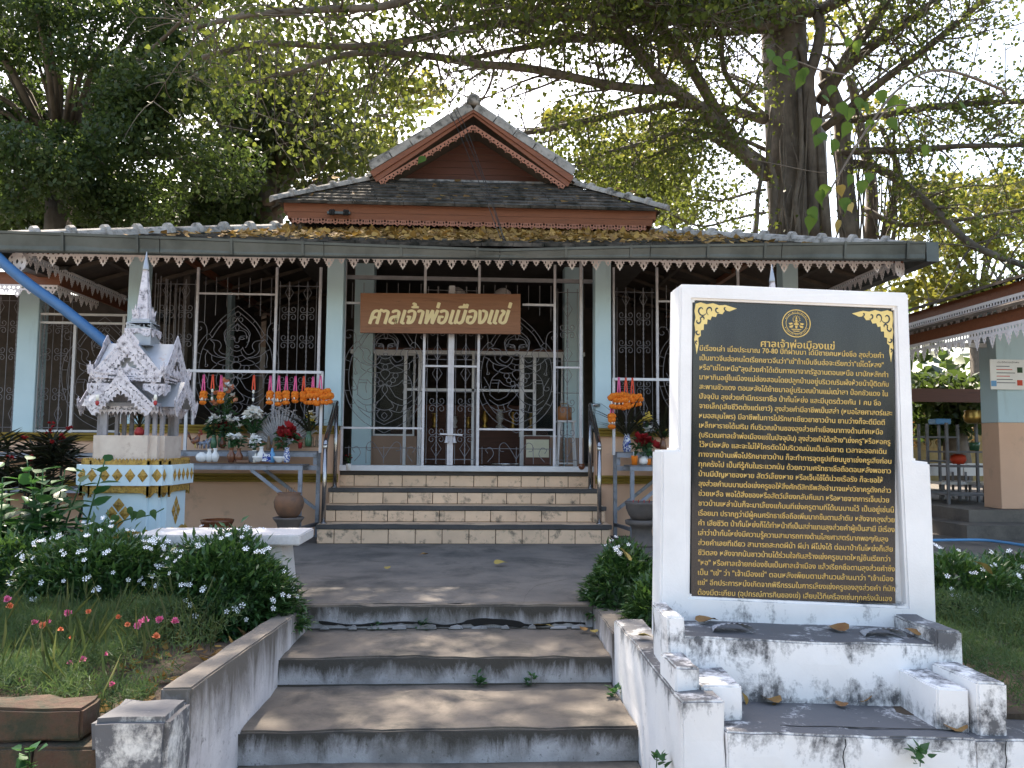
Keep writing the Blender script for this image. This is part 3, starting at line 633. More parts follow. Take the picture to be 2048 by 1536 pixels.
# ---- grilles
def mirror(ls): return ls + [[(-x, y) for x, y in l] for l in ls if any(abs(x) > 2 for x, _ in l)]
def arc(cx, cy, r, a0=0, a1=360, n=14): return [(cx+r*math.cos(R(a0+(a1-a0)*k/n)), cy+r*math.sin(R(a0+(a1-a0)*k/n))) for k in range(n+1)]
S = lambda *p: spline(p, 4)
half = [S((0,225),(-120,320),(-250,440),(-340,560),(-390,640)), S((0,300),(-110,390),(-230,500),(-300,600),(-350,690)), [(-390,640),(-430,640)], [(-350,690),(-410,720)], [(-390,640),(-350,690)],
    [(-250,440),(-220,470)], S((-430,720),(-428,600),(-445,520),(-490,470),(-555,470),(-590,520),(-572,575),(-530,585),(-505,555),(-530,535)),
    S((-430,640),(-520,760),(-580,900),(-605,1050),(-595,1250),(-560,1400),(-500,1560),(-400,1700),(-250,1830),(0,1960)), S((-410,720),(-480,850),(-520,1050),(-520,1250),(-480,1420),(-400,1560),(-260,1710),(0,1840)),
    S((0,580),(-90,590),(-130,640),(-135,700)), S((-150,660),(-165,720),(-150,790),(-120,835)), S((-90,820),(-60,865),(0,885)), S((-120,660),(-60,665),(-30,690),(-30,740),(0,760)), S((-110,700),(-70,682),(-35,700),(-70,712),(-110,700)),
    S((-35,815),(0,797),(35,815),(0,833),(-35,815)), S((0,480),(-60,540),(-150,600),(-180,680)), S((0,400),(-50,470),(-130,540),(-185,620),(-175,680)), S((0,490),(-26,540),(0,600)), arc(-45,425,30), arc(0,350,38),
    S((-180,670),(-170,740),(-140,750)), S((-85,830),(-110,880),(-170,930),(-250,880),(-225,830),(-225,780),(-270,735),(-380,720)), S((-380,720),(-320,780),(-320,880),(-250,950),(-130,985)), S((-60,880),(-90,940),(-140,985)),
    S((-140,985),(-70,1030),(0,1040)), S((-90,940),(0,965)), arc(0,1000,36), S((0,1040),(-60,1065),(-60,1115),(0,1190)), S((-130,985),(-260,1050),(-200,1085),(-70,1085)), arc(-150,1125,38), arc(-115,1192,36), arc(-60,1238,35),
    S((-350,940),(-340,1020),(-270,1070)), S((-480,850),(-420,880),(-350,940),(-250,975),(-130,985)), S((-270,1080),(-330,1130),(-370,1190),(-390,1280),(-390,1400)), [(-370,1190),(-255,1190)], [(-375,1235),(-255,1235)], S((-255,1190),(-275,1290),(-262,1380)), S((-255,1190),(-180,1260),(-60,1285),(0,1245)),
    S((-60,1285),(-100,1350),(-150,1430)), S((0,1245),(-40,1330),(0,1400)), S((-405,870),(-440,960),(-430,1060),(-440,1110),(-400,1100),(-410,1075)), S((-480,1150),(-440,1220),(-400,1300),(-420,1340),(-470,1330),(-470,1290),(-440,1290)),
    S((-400,1400),(-280,1480),(-150,1430)), S((-400,1480),(-260,1560),(-90,1500),(0,1400)), S((-90,1500),(-130,1580),(-60,1620),(0,1630)), S((-380,1580),(-220,1660),(-60,1620)), [(-200,1540),(-170,1640)], [(-280,1555),(-250,1650)],
    S((-60,1620),(-110,1680),(-70,1750),(0,1790)), S((0,1660),(-40,1710),(0,1760)), [(-605,1050),(-520,1050)], [(-580,900),(-505,930)], [(-570,1350),(-500,1350)], [(-500,1560),(-420,1520)]]
LD = mirror(half)
def line_panel(lines, s_, z0, ymax, r=.0034):
    mb = MB()
    for l in lines: mb.tube([(x*s_, 0, z0+(ymax-y)*s_) for x, y in l], r, 4, False)
    return mb
def scroll(cx, cy, r, fl, up): # C-scroll end, spiral
    return [(cx+fl*(r-r*.62*k/16)*math.cos(R(180-24*k)) + fl*(r*.0), cy+up*(r-r*.62*k/16)*math.sin(R(180-24*k))) for k in range(17)]
def scroll_lines(W, Hh, mids, dia):
    L = []
    for u_ in (-1, 0, 1) if W > .12 else (-1, 1): L.append([(u_*W, 0), (u_*W, Hh)])
    for zc in mids:
        for bx in ((-.5*W, .5*W) if W > .12 else (0,)):
            q = (.24 if W > .12 else .46)*W
            for s1 in (-1, 1):
                for s2 in (-1, 1):
                    L.append([(bx, zc+s2*.12), (bx, zc+s2*.045)] + [(bx+s1*(q*(1-math.cos(R(a)))*.5), zc+s2*(.045-.035*math.sin(R(a)))) for a in (45, 90)] + [(bx+s1*(q+q*.75*(1-k/22)*math.sin(R(25*k))*.9), zc+s2*(.042-q*.75*(1-k/22)*math.cos(R(25*k)))) for k in range(15)])
    for zc, h_ in dia:
        for bx in ((-.5*W, .5*W) if W > .12 else (0,)):
            w_ = .22*W if W > .12 else .5*W
            L.append([(bx, zc-h_), (bx-w_, zc), (bx, zc+h_), (bx+w_, zc), (bx, zc-h_)])
    return L
def scroll_panel(W, Hh, mids, dia, rails=(0,)):
    mb = MB()
    for l in scroll_lines(W, Hh, mids, dia): mb.tube([(x, 0, z) for x, z in l], .0032, 4, False)
    for bx in ((-.5*W, .5*W) if W > .12 else (0,)):
        for ph in (0, math.pi):
            n = int(Hh/.012); mb.tube([(bx+.0045*math.cos(ph+k*.75), .0045*math.sin(ph+k*.75), Hh*k/n) for k in range(n+1)], .0036, 4, False)
    for z in rails: mb.tube([(-W*1.15,0,z),(W*1.15,0,z)], .004, 4, False)
    return mb
deity_me = line_panel(LD, 1/(7.314*189), 0, 1960).mesh('figure_rods', M['thin'])
YG = 8.42
def grille(name, bars, parent=sh):
    gpart = part(name, parent)
    for (xa, ya, xb, yb, w_) in bars:
        a, b = at(xa, ya, YG), at(xb, yb, YG); mb = MB()
        if abs(xa-xb) > abs(ya-yb): mb.box(min(a.x,b.x), max(a.x,b.x), YG-w_/2+.003, YG+w_/2-.003, (a.z+b.z)/2-w_/2, (a.z+b.z)/2+w_/2)
        else:
            x = (a.x+b.x)/2; mb.box(x-w_/2, x+w_/2, YG-w_/2, YG+w_/2, min(a.z,b.z), max(a.z,b.z))
        mb.build('grille_bar', M['steel'], gpart)
    return gpart
# entrance grille and folding gate
eg = grille('entrance_grille', [(690,520,684,938,.028),(848,530,848,938,.026),(957,530,957,938,.026),(1109,530,1109,938,.026),(1162,520,1161,938,.032),
    (684,856,848,856,.02),(957,859,1109,859,.02),(848,732,957,733,.02),(1109,735,1161,735,.02),(690,606,720,606,.024),(1045,610,1109,610,.024)])
MB().box(-1.375, 1.325, YG-.06, YG+.06, .642, .70, .004).build('sill', M['wframe'], eg)
MB().box(-1.335, 1.31, YG+.01, YG+.05, 2.66, 2.70).build('head_rail', M['thin'], eg)
for dx in (899, 905):
    a = at(dx, 760, YG).x; MB().box(a-.016, a+.014, YG-.02, YG+.014, .705, 2.6).build('gate_stile', M['steel'], eg)
for cxp in (768, 1033):
    c = at(cxp, 850, YG).x; place('figure_rods', deity_me, eg, (c, YG+.012, at(cxp, 866, YG).z+.0))
    sp = MB()
    for u_ in (-.36,-.18,0,.18,.36): sp.tube([(u_,0,0),(u_,0,.18)], .0035, 4, False)
    sp.tube([(-.4,0,.16),(.4,0,.16)], .0035, 4, False)
    for s1 in (-1,1):
        sp.tube([(s1*x, 0, z) for x, z in spline([(0,.05),(.06,.15),(.12,.22),(.17,.2),(.17,.14),(.13,.13)], 5)], .0035, 4, False)
        sp.tube([(s1*x, 0, z) for x, z in spline([(.3,.02),(.24,.1),(.27,.17),(.32,.15),(.3,.11)], 5)], .0035, 4, False)
    sp.build('scroll_rods', M['thin'], eg, (c, YG+.012, .72))
    tp = MB()
    for u_ in (-.36,-.24,-.12,0,.12,.24,.36): tp.tube([(u_,0,0),(u_,0,.42-.9*(.4-abs(u_)))], .0035, 4, False) if False else tp.tube([(u_,0,.12+.5*(.36-abs(u_))),(u_,0,.5)], .0035, 4, False)
    tp.build('upright_rods', M['thin'], eg, (c, YG+.012, 2.12))
leaf_sc = scroll_panel(.105, 1.88, (.30,.62,1.42), ((.16,.085),(.95,.085),(1.18,.085),(1.66,.09)), (.05,.76,1.1,1.84)).mesh('scroll_rods', M['thin'])
for dx in (874, 931, 1135): place('scroll_rods', leaf_sc, eg, (at(dx,760,YG).x, YG+.012, .715))
# two padlocked bell-shaped latches
for dx in (-.045, .035):
    a = at(902, 880, YG); MB().lathe([(.010,.07),(.012,.05),(.016,.03),(.022,.01),(.026,0)], 10).build('lock', M['steel'], eg, (a.x+dx, YG-.04, a.z-.03))
MB().bar((at(880,868,YG).x, YG-.04, at(880,868,YG).z), (at(925,870,YG).x, YG-.04, at(925,870,YG).z), .016).build('bolt', M['steel'], eg)
# window grilles
bars_l = [(396,535,387,858,.026),(555,535,545,858,.026),(643,535,633,858,.028),(393,587,552,589,.02)]
wg = grille('window_grille', bars_l)
w2_ = scroll_panel(.19, 1.5, (.42,.86,1.16), ((.2,.1),(1.38,.08)), (.05,1.45)).mesh('scroll_rods', M['thin'])
place('figure_rods', deity_me, wg, (at(471,750,YG).x, YG+.01, at(471,852,YG).z))
place('scroll_rods', w2_, wg, (at(592,750,YG).x, YG+.01, 1.12)); place('scroll_rods', w2_, wg, (at(346,750,YG).x, YG+.01, 1.12))
ur = MB()
for u_ in (-.34,-.23,-.115,0,.115,.23,.34): ur.tube([(u_,0,.0+.75*(.0)+.32-1.0*abs(u_)*.75),(u_,0,.55)], .0035, 4, False)
upm = ur.mesh('upright_rods', M['thin']); place('upright_rods', upm, wg, (at(471,750,YG).x, YG+.01, 2.1))
wg2 = grille('window_grille', [(1313,535,1316,860,.026),(1475,540,1480,860,.026),(1226,535,1229,860,.022),(1316,602,1475,606,.02)])
place('figure_rods', deity_me, wg2, (at(1397,750,YG).x, YG+.01, at(1397,856,YG).z)); place('scroll_rods', w2_, wg2, (at(1270,750,YG).x, YG+.01, 1.12)); place('scroll_rods', w2_, wg2, (at(1525,750,YG).x, YG+.01, 1.12))
place('upright_rods', upm, wg2, (at(1397,750,YG).x, YG+.01, 2.1))
for sx in (-3.42, 3.40):        # side grilles, bars only
    sg = part('side_grille', sh); bm_ = MB().box(-.005,.005,-.005,.005,1.06,2.75).mesh('grille_bar', M['thin'])
    for k in range(18): place('grille_bar', bm_, sg, (sx, 8.62+k*.145, 0))
    MB().box(sx-.012, sx+.012, 8.45, 11.2, 1.85, 1.875).build('grille_bar', M['steel'], sg)

# ---- lower roof
TL = .0105
zE = lambda x: 2.745+TL*x
lr = part('lower_roof', sh)
YE, XE, YI = 7.33, 4.28, 9.75; SL = .325; XI = XE-(YI-YE)
zr = lambda y, x=0: zE(x)+(y-YE)*SL
und = MB()
c8 = [(-XE,YE,zE(-XE)),(XE,YE,zE(XE)),(XI,YI,zr(YI,XI)),(-XI,YI,zr(YI,-XI))]
und.add(c8, [(0,1,2,3)])
for s_ in (-1, 1): und.add([(s_*XE,YE,zE(s_*XE)),(s_*XE,15,zE(s_*XE)),(s_*XI,12.6,zr(YI,s_*XI)),(s_*XI,YI,zr(YI,s_*XI))], [(0,1,2,3)])
und.add([(-XE,15,zE(-XE)),(XE,15,zE(XE)),(XI,12.6,zr(YI,XI)),(-XI,12.6,zr(YI,-XI))], [(0,1,2,3)])
und.build('roof_deck', M['underroof'], lr)
tw, td = .292, .33; rows = 9
rt = MB().hexa([(-tw/2+.003,0,.012),(tw/2-.003,0,.012),(tw/2-.003,td,-.004),(-tw/2+.003,td,-.004),(-tw/2+.003,0,.044),(tw/2-.003,0,.044),(tw/2-.003,td,.018),(-tw/2+.003,td,.018)]).mesh('roof_tile', M['tile'])
pit = math.atan(SL)
for r_ in range(rows):
    y = YE-.03+r_*.272; half_w = XE-(y-YE)-.02; n = int(2*half_w/tw)+1
    for k in range(n):
        x = -half_w+tw/2+k*tw-(tw/2 if r_ % 2 else 0)*.5
        if abs(x)+tw/2 > half_w+.06: continue
        if r_ > 6 and abs(x) > 2.6: pass
        place('roof_tile', rt, lr, (x, y, zr(y, x)+.006+random.uniform(-.003,.003)), (pit, -math.atan(TL)+random.uniform(-.006,.006), random.uniform(-.008,.008)))
# hip caps
def cap_mesh(l=.36, r0=.085, r1=.122):
    mb = MB(); n = 9; V = []; F = []
    for rr, y in ((r0,0),(r0*1.04,l*.86),(r1,l*.87),(r1*1.02,l)):
        for k in range(n):
            a = math.pi*k/(n-1); V.append((rr*math.cos(a), y, rr*math.sin(a)))
    for i in range(3):
        for k in range(n-1): F.append((i*n+k, i*n+k+1, (i+1)*n+k+1, (i+1)*n+k))
    F += [tuple(range(n)), tuple(range(3*n, 4*n))]; mb.add(V, F); return mb.mesh('ridge_tile', M['ridge'])
cap = cap_mesh()
def cap_run(a, b, parent, n, lift=.02, sc_=1, jit=.01):
    a, b = Vector(a), Vector(b); d = (b-a).normalized(); q = d.to_track_quat('Y', 'Z').to_euler(); L = (b-a).length/n
    for k in range(n):
        o = place('ridge_tile', cap, parent, a+d*(L*k)+Vector((0,0,lift)), (q.x+random.uniform(-jit,jit), q.y+random.uniform(-jit,jit), q.z+random.uniform(-jit,jit)), (sc_, L/.335, sc_))
for s_ in (-1, 1):
    cap_run((s_*XE,YE,zE(s_*XE)), (s_*XI,YI,zr(YI,s_*XI)), lr, 11)
# rafters and purlins under the eaves
for s_ in (-1, 1):
    for k, off in enumerate((.5,1.05,1.6,2.1)):
        x = s_*(XE-off); z = zE(x)+off*SL-.085
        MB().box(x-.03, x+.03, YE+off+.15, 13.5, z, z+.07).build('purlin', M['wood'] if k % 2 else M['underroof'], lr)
    for k in range(9):
        y = 8.4+.6*k; of = min(XE-XI, y-YE)-.08; MB().bar((s_*(XE-.05),y,zE(s_*XE)-.03),(s_*(XE-of),y,zE(s_*XE)+of*SL-.09),.04,.06).build('rafter', M['underroof'], lr)
for k in range(13):
    x = -3.6+.6*k; MB().bar((x,YE+.03,zE(x)-.03),(x,YI,zr(YI,x)-.08),.04,.06).build('rafter', M['underroof'], lr)
# fascia, lace and gutter
for (xa, xb) in ((-4.2,-1.4),(-1.398,1.4),(1.402,4.2)):
    mb = MB(); mb.hexa([(xa,7.47,zE(xa)-.07),(xb,7.47,zE(xb)-.07),(xb,7.495,zE(xb)-.07),(xa,7.495,zE(xa)-.07),(xa,7.47,zE(xa)-.01),(xb,7.47,zE(xb)-.01),(xb,7.495,zE(xb)-.01),(xa,7.495,zE(xa)-.01)]); mb.build('fascia_board', M['wood'], lr)
def drop(cx, cy, w_, h_, n=8): # leaf-shaped hole, point up
    return [(cx+w_*math.sin(math.pi*k/n)*(1-.25*k/n), cy-h_/2+h_*k/n) for k in range(n+1)]+[(cx-w_*math.sin(math.pi*k/n)*(1-.25*k/n), cy-h_/2+h_*k/n) for k in range(n-1,0,-1)]
def lace_motif(pw=.232, top=.0):
    """one repeat: wide three-tier pendant then narrow pendant, with pierced leaves"""
    a, b = .0, pw; big, sm = pw*.28, pw*.78
    pr = [(a,0),(a,-.052),(.012,-.058),(.008,-.07),(.024,-.066),(.022,-.084),(.036,-.078),(.036,-.098),(.046,-.094),(.058,-.108)]
    big_half = [(.0,-.118),(.012,-.1),(.022,-.1),(.02,-.088),(.034,-.084),(.03,-.07),(.046,-.066),(.042,-.054),(.056,-.05)]
    small_half = [(0,-.088),(.012,-.074),(.022,-.074),(.019,-.062),(.03,-.058),(.028,-.05)]
    prof = [(0,0),(0,-.045)]
    prof += [(big-x, y) for x, y in reversed(big_half)] + [(big+x, y) for x, y in big_half[1:]]
    prof += [(sm-x, y) for x, y in reversed(small_half)] + [(sm+x, y) for x, y in small_half[1:]]
    prof += [(pw,-.045),(pw,0)]
    holes = [drop(big,-.083,.009,.03), drop(sm,-.062,.008,.024), drop(big-.026,-.058,.007,.02), drop(big+.026,-.058,.007,.02)]
    for k in range(5):
        cx = pw*(k+.5)/5; holes.append([(cx+.014*math.cos(R(a_)), -.026+.010*math.sin(R(a_))) for a_ in range(0,360,45)])
    mb = MB().fret(prof, holes, .004); return mb
lace_me = lace_motif().mesh('lace_piece', M['lace'])
ll = part('eave_lace', sh); n = 36; x = -4.14
for k in range(n):
    place('lace_piece', lace_me, ll, (-4.14+k*.2285, 7.452, zE(-4.14+k*.2285)-.022+random.uniform(-.004,.003)), (random.uniform(-.05,.05), -math.atan(TL)+random.uniform(-.012,.012), 0), (1,1,1.34))
for s_ in (-1, 1):      # return along the sides
    for k in range(10):
        o = place('lace_piece', lace_me, ll, (s_*4.16, 7.5+k*.2285, zE(s_*4.16)-.022), (0,0,R(90)), (1,1,1.34))
def corner_disc():
    hs = [drop(.0,-.05,.016,.05), drop(-.05,-.06,.012,.035), drop(.05,-.06,.012,.035), drop(-.03,-.115,.012,.03), drop(.035,-.115,.012,.03), drop(-.055,-.01,.009,.03), drop(.055,-.01,.009,.03)]
    o_ = [(.095*math.cos(R(a))*(1+.05*math.cos(R(a*12))), -.06+.095*math.sin(R(a))*(1+.05*math.cos(R(a*12)))) for a in range(0,360,12)]
    return MB().fret(o_, hs, .005).mesh('corner_bracket', M['lace'])
cd = corner_disc()
place('corner_bracket', cd, ll, (-4.13,7.40,zE(-4.2)-.10), (0,0,R(-12))); place('corner_bracket', cd, ll, (4.16,7.46,zE(4.2)-.06), (0,0,R(35)))
# gutter: six tinned lengths, a little bent at the joints
GX = [(-4.30,2.594,2.786),(-2.8,2.594,2.762),(-1.34,2.598,2.738),(.26,2.614,2.712),(1.656,2.645,2.777),(2.9,2.664,2.822),(4.29,2.683,2.871)]
gt = part('gutter', sh)
for (xa, ba, ta), (xb, bb, tb) in zip(GX, GX[1:]):
    mb = MB(); n = 5; V = []; F = []
    for k in range(n):
        t_ = k/(n-1); x = xa+(xb-xa)*t_-(.004 if k == n-1 else 0); b_ = ba+(bb-ba)*t_; u_ = ta+(tb-ta)*t_
        wob = .006*mnoise.noise(Vector((x*2.3,0,0)))
        prof = [(7.42,b_+.075),(7.33,b_+.03),(7.26,b_+.004),(7.245+wob,b_+.02),(7.225+wob,u_-.025),(7.215,u_-.022),(7.212,u_),(7.228,u_+.003),(7.235,u_-.012),(7.24,b_+.03),(7.33,b_+.045),(7.42,b_+.095)]
        m_ = len(prof); V += [(x, p_[0], p_[1]) for p_ in prof]
    for k in range(n-1):
        for j in range(m_): F.append((k*m_+j, k*m_+(j+1) % m_, (k+1)*m_+(j+1) % m_, (k+1)*m_+j))
    F += [tuple(range(m_)), tuple(range((n-1)*m_, n*m_))]
    mb.add(V, F).build('gutter_length', M['gutter'], gt)
    mb = MB(); st_ = 2
    for k in range(1, st_+1):
        t_ = k/(st_+.3); x = xa+(xb-xa)*t_; u_ = ta+(tb-ta)*t_; b_ = ba+(bb-ba)*t_
        MB().hexa([(x-.012,7.226,b_+.02),(x+.012,7.226,b_+.02),(x+.012,7.236,b_+.02),(x-.012,7.236,b_+.02),(x-.012,7.206,u_+.006),(x+.012,7.206,u_+.006),(x+.012,7.216,u_+.006),(x-.012,7.216,u_+.006)]).build('gutter_strap', M['gutter'], gt)
for s_ in (-1, 1):  # side gutters
    z = GX[0 if s_ < 0 else -1]
    MB().box(min(s_*4.30,s_*4.42), max(s_*4.30,s_*4.42), 7.24, 12, z[1], z[2]).build('gutter_length', M['gutter'], gt)

# ---- upper roof
uf = part('upper_roof', sh)
UE, UX, UZ = 9.1, 2.215, 3.665; GYf, GX0, GZ0 = 9.93, 1.27, 4.215; APX = 5.10
sk = MB(); A = [(-UX,UE,UZ),(UX,UE,UZ),(GX0,GYf,GZ0),(-GX0,GYf,GZ0)]; sk.add(A, [(0,1,2,3)])
for s_ in (-1, 1): sk.add([(s_*UX,UE,UZ),(s_*UX,13.4,UZ),(s_*GX0,12.6,GZ0),(s_*GX0,GYf,GZ0)], [(0,1,2,3)]); sk.add([(s_*GX0,GYf-.25,GZ0-.03),(s_*GX0,12.6,GZ0-.03),(0,12.6,APX),(0,GYf-.25,APX)], [(0,1,2,3)])
sk.build('roof_deck', M['underroof'], uf)
usl = (GZ0-UZ)/(GYf-UE); up_ = math.atan(usl)
rt2 = MB().hexa([(-.143,0,.010),(.143,0,.010),(.143,.2,-.004),(-.143,.2,-.004),(-.143,0,.044),(.143,0,.044),(.143,.2,.014),(-.143,.2,.014)]).mesh('roof_tile', M['tile'])
nr = 8
for r_ in range(nr):
    y = UE-.03+r_*(GYf-UE)/nr; hw = UX-(y-UE)*(UX-GX0)/(GYf-UE); n = int(2*hw/.292)+1
    for k in range(n+1):
        x = -hw+.146+k*.292-(.146 if r_ % 2 else 0)
        if abs(x)+.1 > hw: continue
        place('roof_tile', rt2, uf, (x, y, UZ+(y-UE)*usl+.006+random.uniform(-.003,.003)), (up_, random.uniform(-.008,.008), random.uniform(-.01,.01)))
MB().hexa([(-.98,GYf-.1,GZ0-.07),(.98,GYf-.1,GZ0-.07),(.98,GYf+.02,GZ0-.02),(-.98,GYf+.02,GZ0-.02),(-.98,GYf-.08,GZ0-.035),(.98,GYf-.08,GZ0-.035),(.9,GYf+.03,GZ0+.06),(-.9,GYf+.03,GZ0+.06)]).build('flashing', M['ridge'], uf)
for s_ in (-1, 1): cap_run((s_*(UX+.06),UE-.05,UZ-.01), (s_*GX0,GYf-.1,GZ0-.03), uf, 5, .01, .75)
cap_run((0,GYf-.3,APX+.08), (0,12.6,APX+.08), uf, 6, 0, 1)
# gable verge: two courses of cement verge tiles, two-step bargeboard, fretted board, plank wall
YV = GYf-.28
for s_ in (-1, 1):
    a = Vector((s_*1.235, YV, 4.265)); b = Vector((0, YV, 5.065)); d = b-a
    for k in range(5):
        p0, p1 = a+d*(k/5+.004), a+d*((k+1)/5-.004); nv = Vector((-d.z*s_, 0, d.x*s_)).normalized()*(1 if s_ < 0 else 1)
        nv = Vector((s_*abs(d.z), 0, abs(d.x))).normalized()
        def strip(q0, q1, lo, hi, y0, y1, m, name, jj=.004):
            j1, j2 = random.uniform(-jj,jj), random.uniform(-jj,jj)
            MB().hexa([q0+nv*lo+Vector((0,y0,0)), q1+nv*lo+Vector((0,y0,0)), q1+nv*lo+Vector((0,y1,0)), q0+nv*lo+Vector((0,y1,0)), q0+nv*(hi+j1)+Vector((0,y0+.02,0)), q1+nv*(hi+j2)+Vector((0,y0+.02,0)), q1+nv*(hi+j2)+Vector((0,y1,0)), q0+nv*(hi+j1)+Vector((0,y1,0))]).build(name, m, uf)
        strip(p0, p1, -.005, .088, -.025, .10, M['ridge'], 'verge_tile')
        strip(p0+d*.02, p1+d*.02, .09, .135, .045, .35, M['ridge'], 'verge_tile', .008)
    for lo, hi, y0, nm in ((-.085,-.008,-.012,'bargeboard'),(-.15,-.087,.012,'bargeboard')):
        q0, q1 = a-d*.02, b
        nv2 = nv
        MB().hexa([q0+nv2*lo+Vector((0,y0,0)), Vector((0,YV+y0,(b+nv2*lo).z+abs(nv2.x*lo)*d.z/abs(d.x))), Vector((0,YV+.04,(b+nv2*lo).z+abs(nv2.x*lo)*d.z/abs(d.x))), q0+nv2*lo+Vector((0,.04,0)),
                   q0+nv2*hi+Vector((0,y0,0)), Vector((0,YV+y0,(b+nv2*hi).z+abs(nv2.x*hi)*d.z/abs(d.x))), Vector((0,YV+.04,(b+nv2*hi).z+abs(nv2.x*hi)*d.z/abs(d.x))), q0+nv2*hi+Vector((0,.04,0))]).build(nm, M['wood'], uf)
    # fretted board
    L = d.length; n = 13; w_ = L/n
    hs = [drop(w_*.25,-.03,.012,.03), drop(w_*.75,-.03,.012,.03), drop(w_*.5,-.052,.010,.026)]
    prof = [(0,0),(0,-.055),(w_*.12,-.05),(w_*.25,-.062),(w_*.38,-.055),(w_*.5,-.082),(w_*.62,-.055),(w_*.75,-.062),(w_*.88,-.05),(w_,-.055),(w_,0)]
    ang = math.atan2(abs(d.z), abs(d.x)); fm = MB().fret(prof, hs, .012).mesh('fret_piece', M['woodlace'])
    for k in range(n-1):
        q = a+d*((k+.0 if s_ < 0 else k+1)/n)-nv*.152
        place('fret_piece', fm, uf, q+Vector((0,.014,0)), (0, -ang if s_ < 0 else ang, 0))
z = GZ0-.02; k = 0
while z < 4.93:
    hw = 1.2*(4.98-z)/(4.98-GZ0)
    hw2 = max(.02, 1.2*(4.98-z-.088)/(4.98-GZ0))
    MB().hexa([(-hw,GYf+.40,z),(hw,GYf+.40,z),(hw,GYf+.42,z),(-hw,GYf+.42,z),(-hw2,GYf+.408,z+.088),(hw2,GYf+.408,z+.088),(hw2,GYf+.42,z+.088),(-hw2,GYf+.42,z+.088)]).build('plank', M['wooddark'], uf); z += .092
rd = MB().lathe([(.075,0),(.085,.03),(.07,.1),(.05,.13)], 10).build('ridge_end', M['ridge'], uf, (0, YV+.03, 5.13))
# upper eave fascia in two boards, leaning in, with wooden lace below
for x0, x1, y0, z0, z1, dy in ((-2.175,2.175,9.15,3.585,3.70,-.012), (-2.135,2.135,9.17,3.515,3.583,0)):
    MB().hexa([(x0+.02,y0+.015,z0),(x1-.02,y0+.015,z0),(x1-.02,y0+.05,z0),(x0+.02,y0+.05,z0),(x0,y0+dy,z1),(x1,y0+dy,z1),(x1,y0+.05,z1),(x0,y0+.05,z1)]).build('fascia_board', M['wood'], uf)
    for s_ in (-1,1): MB().box(min(s_*x1,s_*(x1-.03)), max(s_*x1,s_*(x1-.03)), y0+.052, 13.2, z0, z1).build('fascia_board', M['wood'], uf)
lw = .142
prof = [(0,0),(0,-.07),(.018,-.076),(.036,-.062),(.054,-.074),(.071,-.086),(.088,-.074),(.106,-.062),(.124,-.076),(lw,-.07),(lw,0)]
hs = [[(.071+.013*math.cos(R(a)), -.028+.015*math.sin(R(a))) for a in range(0,360,40)], drop(.036,-.035,.010,.036), drop(.106,-.035,.010,.036), drop(.071,-.062,.010,.022), drop(.008,-.04,.005,.03), drop(.134,-.04,.005,.03)]
um = MB().fret(prof, hs, .012).mesh('lace_piece', M['woodlace'])
for k in range(29): place('lace_piece', um, uf, (-2.08+k*.1425, 9.185, 3.532))
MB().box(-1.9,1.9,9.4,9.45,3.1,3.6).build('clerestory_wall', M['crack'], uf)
# bracket with insulators on the fascia
ib = part('insulator_bracket', sh)
p = at(677,425,9.1); MB().box(p.x-.13, p.x+.13, 9.10, 9.145, p.z-.014, p.z+.014).build('bracket_bar', M['gutter'], ib)
for dx in (-.09,-.06,.07,.1):
    MB().lathe([(.012,-.03),(.022,-.02),(.014,0),(.022,.015),(.012,.035)], 8).build('insulator', M['crack'], ib, (p.x+dx, 9.10, p.z))
# blue drain pipe from the gutter corner
M['pipe'] = mat('blue pvc', (.045,.15,.32), (.04,.13,.28), .4, bmp=.03)
bp = MB(); pts = [at(-14,500,7.3), at(6,525,7.28), at(60,570,7.3), at(130,620,7.33), at(215,690,7.38), at(250,722,7.4)]
bp.tube(spline([tuple(q) for q in pts], 5), .048, 14)
tag(bp.build('drain_pipe', M['pipe']), 'long blue plastic drain pipe slanting down from the gutter corner', 'pipe')
# name board
M['board'] = woodmat('sign board teak', (.29,.125,.058), (.215,.088,.04))
sg = thing('name_board', 'brown wooden signboard with cream Thai lettering hung above the gate', 'sign', tuple(at(881,626,8.27)))
bq = [at(x, y, 8.27)-sg.location for x, y in ((721,586),(1041,588),(1041,668),(720,665))]
MB().hexa([bq[3], bq[2], bq[2]+Vector((0,.045,0)), bq[3]+Vector((0,.045,0)), bq[0], bq[1], bq[1]+Vector((0,.045,0)), bq[0]+Vector((0,.045,0))]).build('board', M['board'], sg)
M['cream'] = mat('cream sign paint', (.86,.72,.40), (.80,.66,.36), .6, bmp=.05)
def zs(x, y): # sign zoom pixel -> board local
    return at(700+x/5.689, 570+y/5.689, 8.27)-sg.location
letters = MB(); tv_, tf_ = text_verts('\u0e28\u0e32\u0e25\u0e40\u0e08\u0e49\u0e32\u0e1e\u0e48\u0e2d\u0e40\u0e21\u0e37\u0e2d\u0e07\u0e41\u0e02\u0e48', 4)
hc_ = max(y for _, y in text_verts('\u0e25', 2)[0]); ky = 158/hc_; SHR = .30
xs_ = [x+SHR*y*hc_ for x, y in tv_]; x_lo, x_hi = min(x for x, _ in tv_), max(x for x, _ in tv_); kx = (1770-215)/(x_hi-x_lo)
for i in range(9):      # broad-nib stroke: the glyph swept along the pen edge
    t_ = i/4-1; d = Vector((0, -.003-.0005*i, 0))
    letters.add([zs(215+(x-x_lo)*kx+SHR*y*ky+t_*9, 442-y*ky+t_*5)+d for x, y in tv_], tf_)
letters.build('lettering', M['cream'], sg)
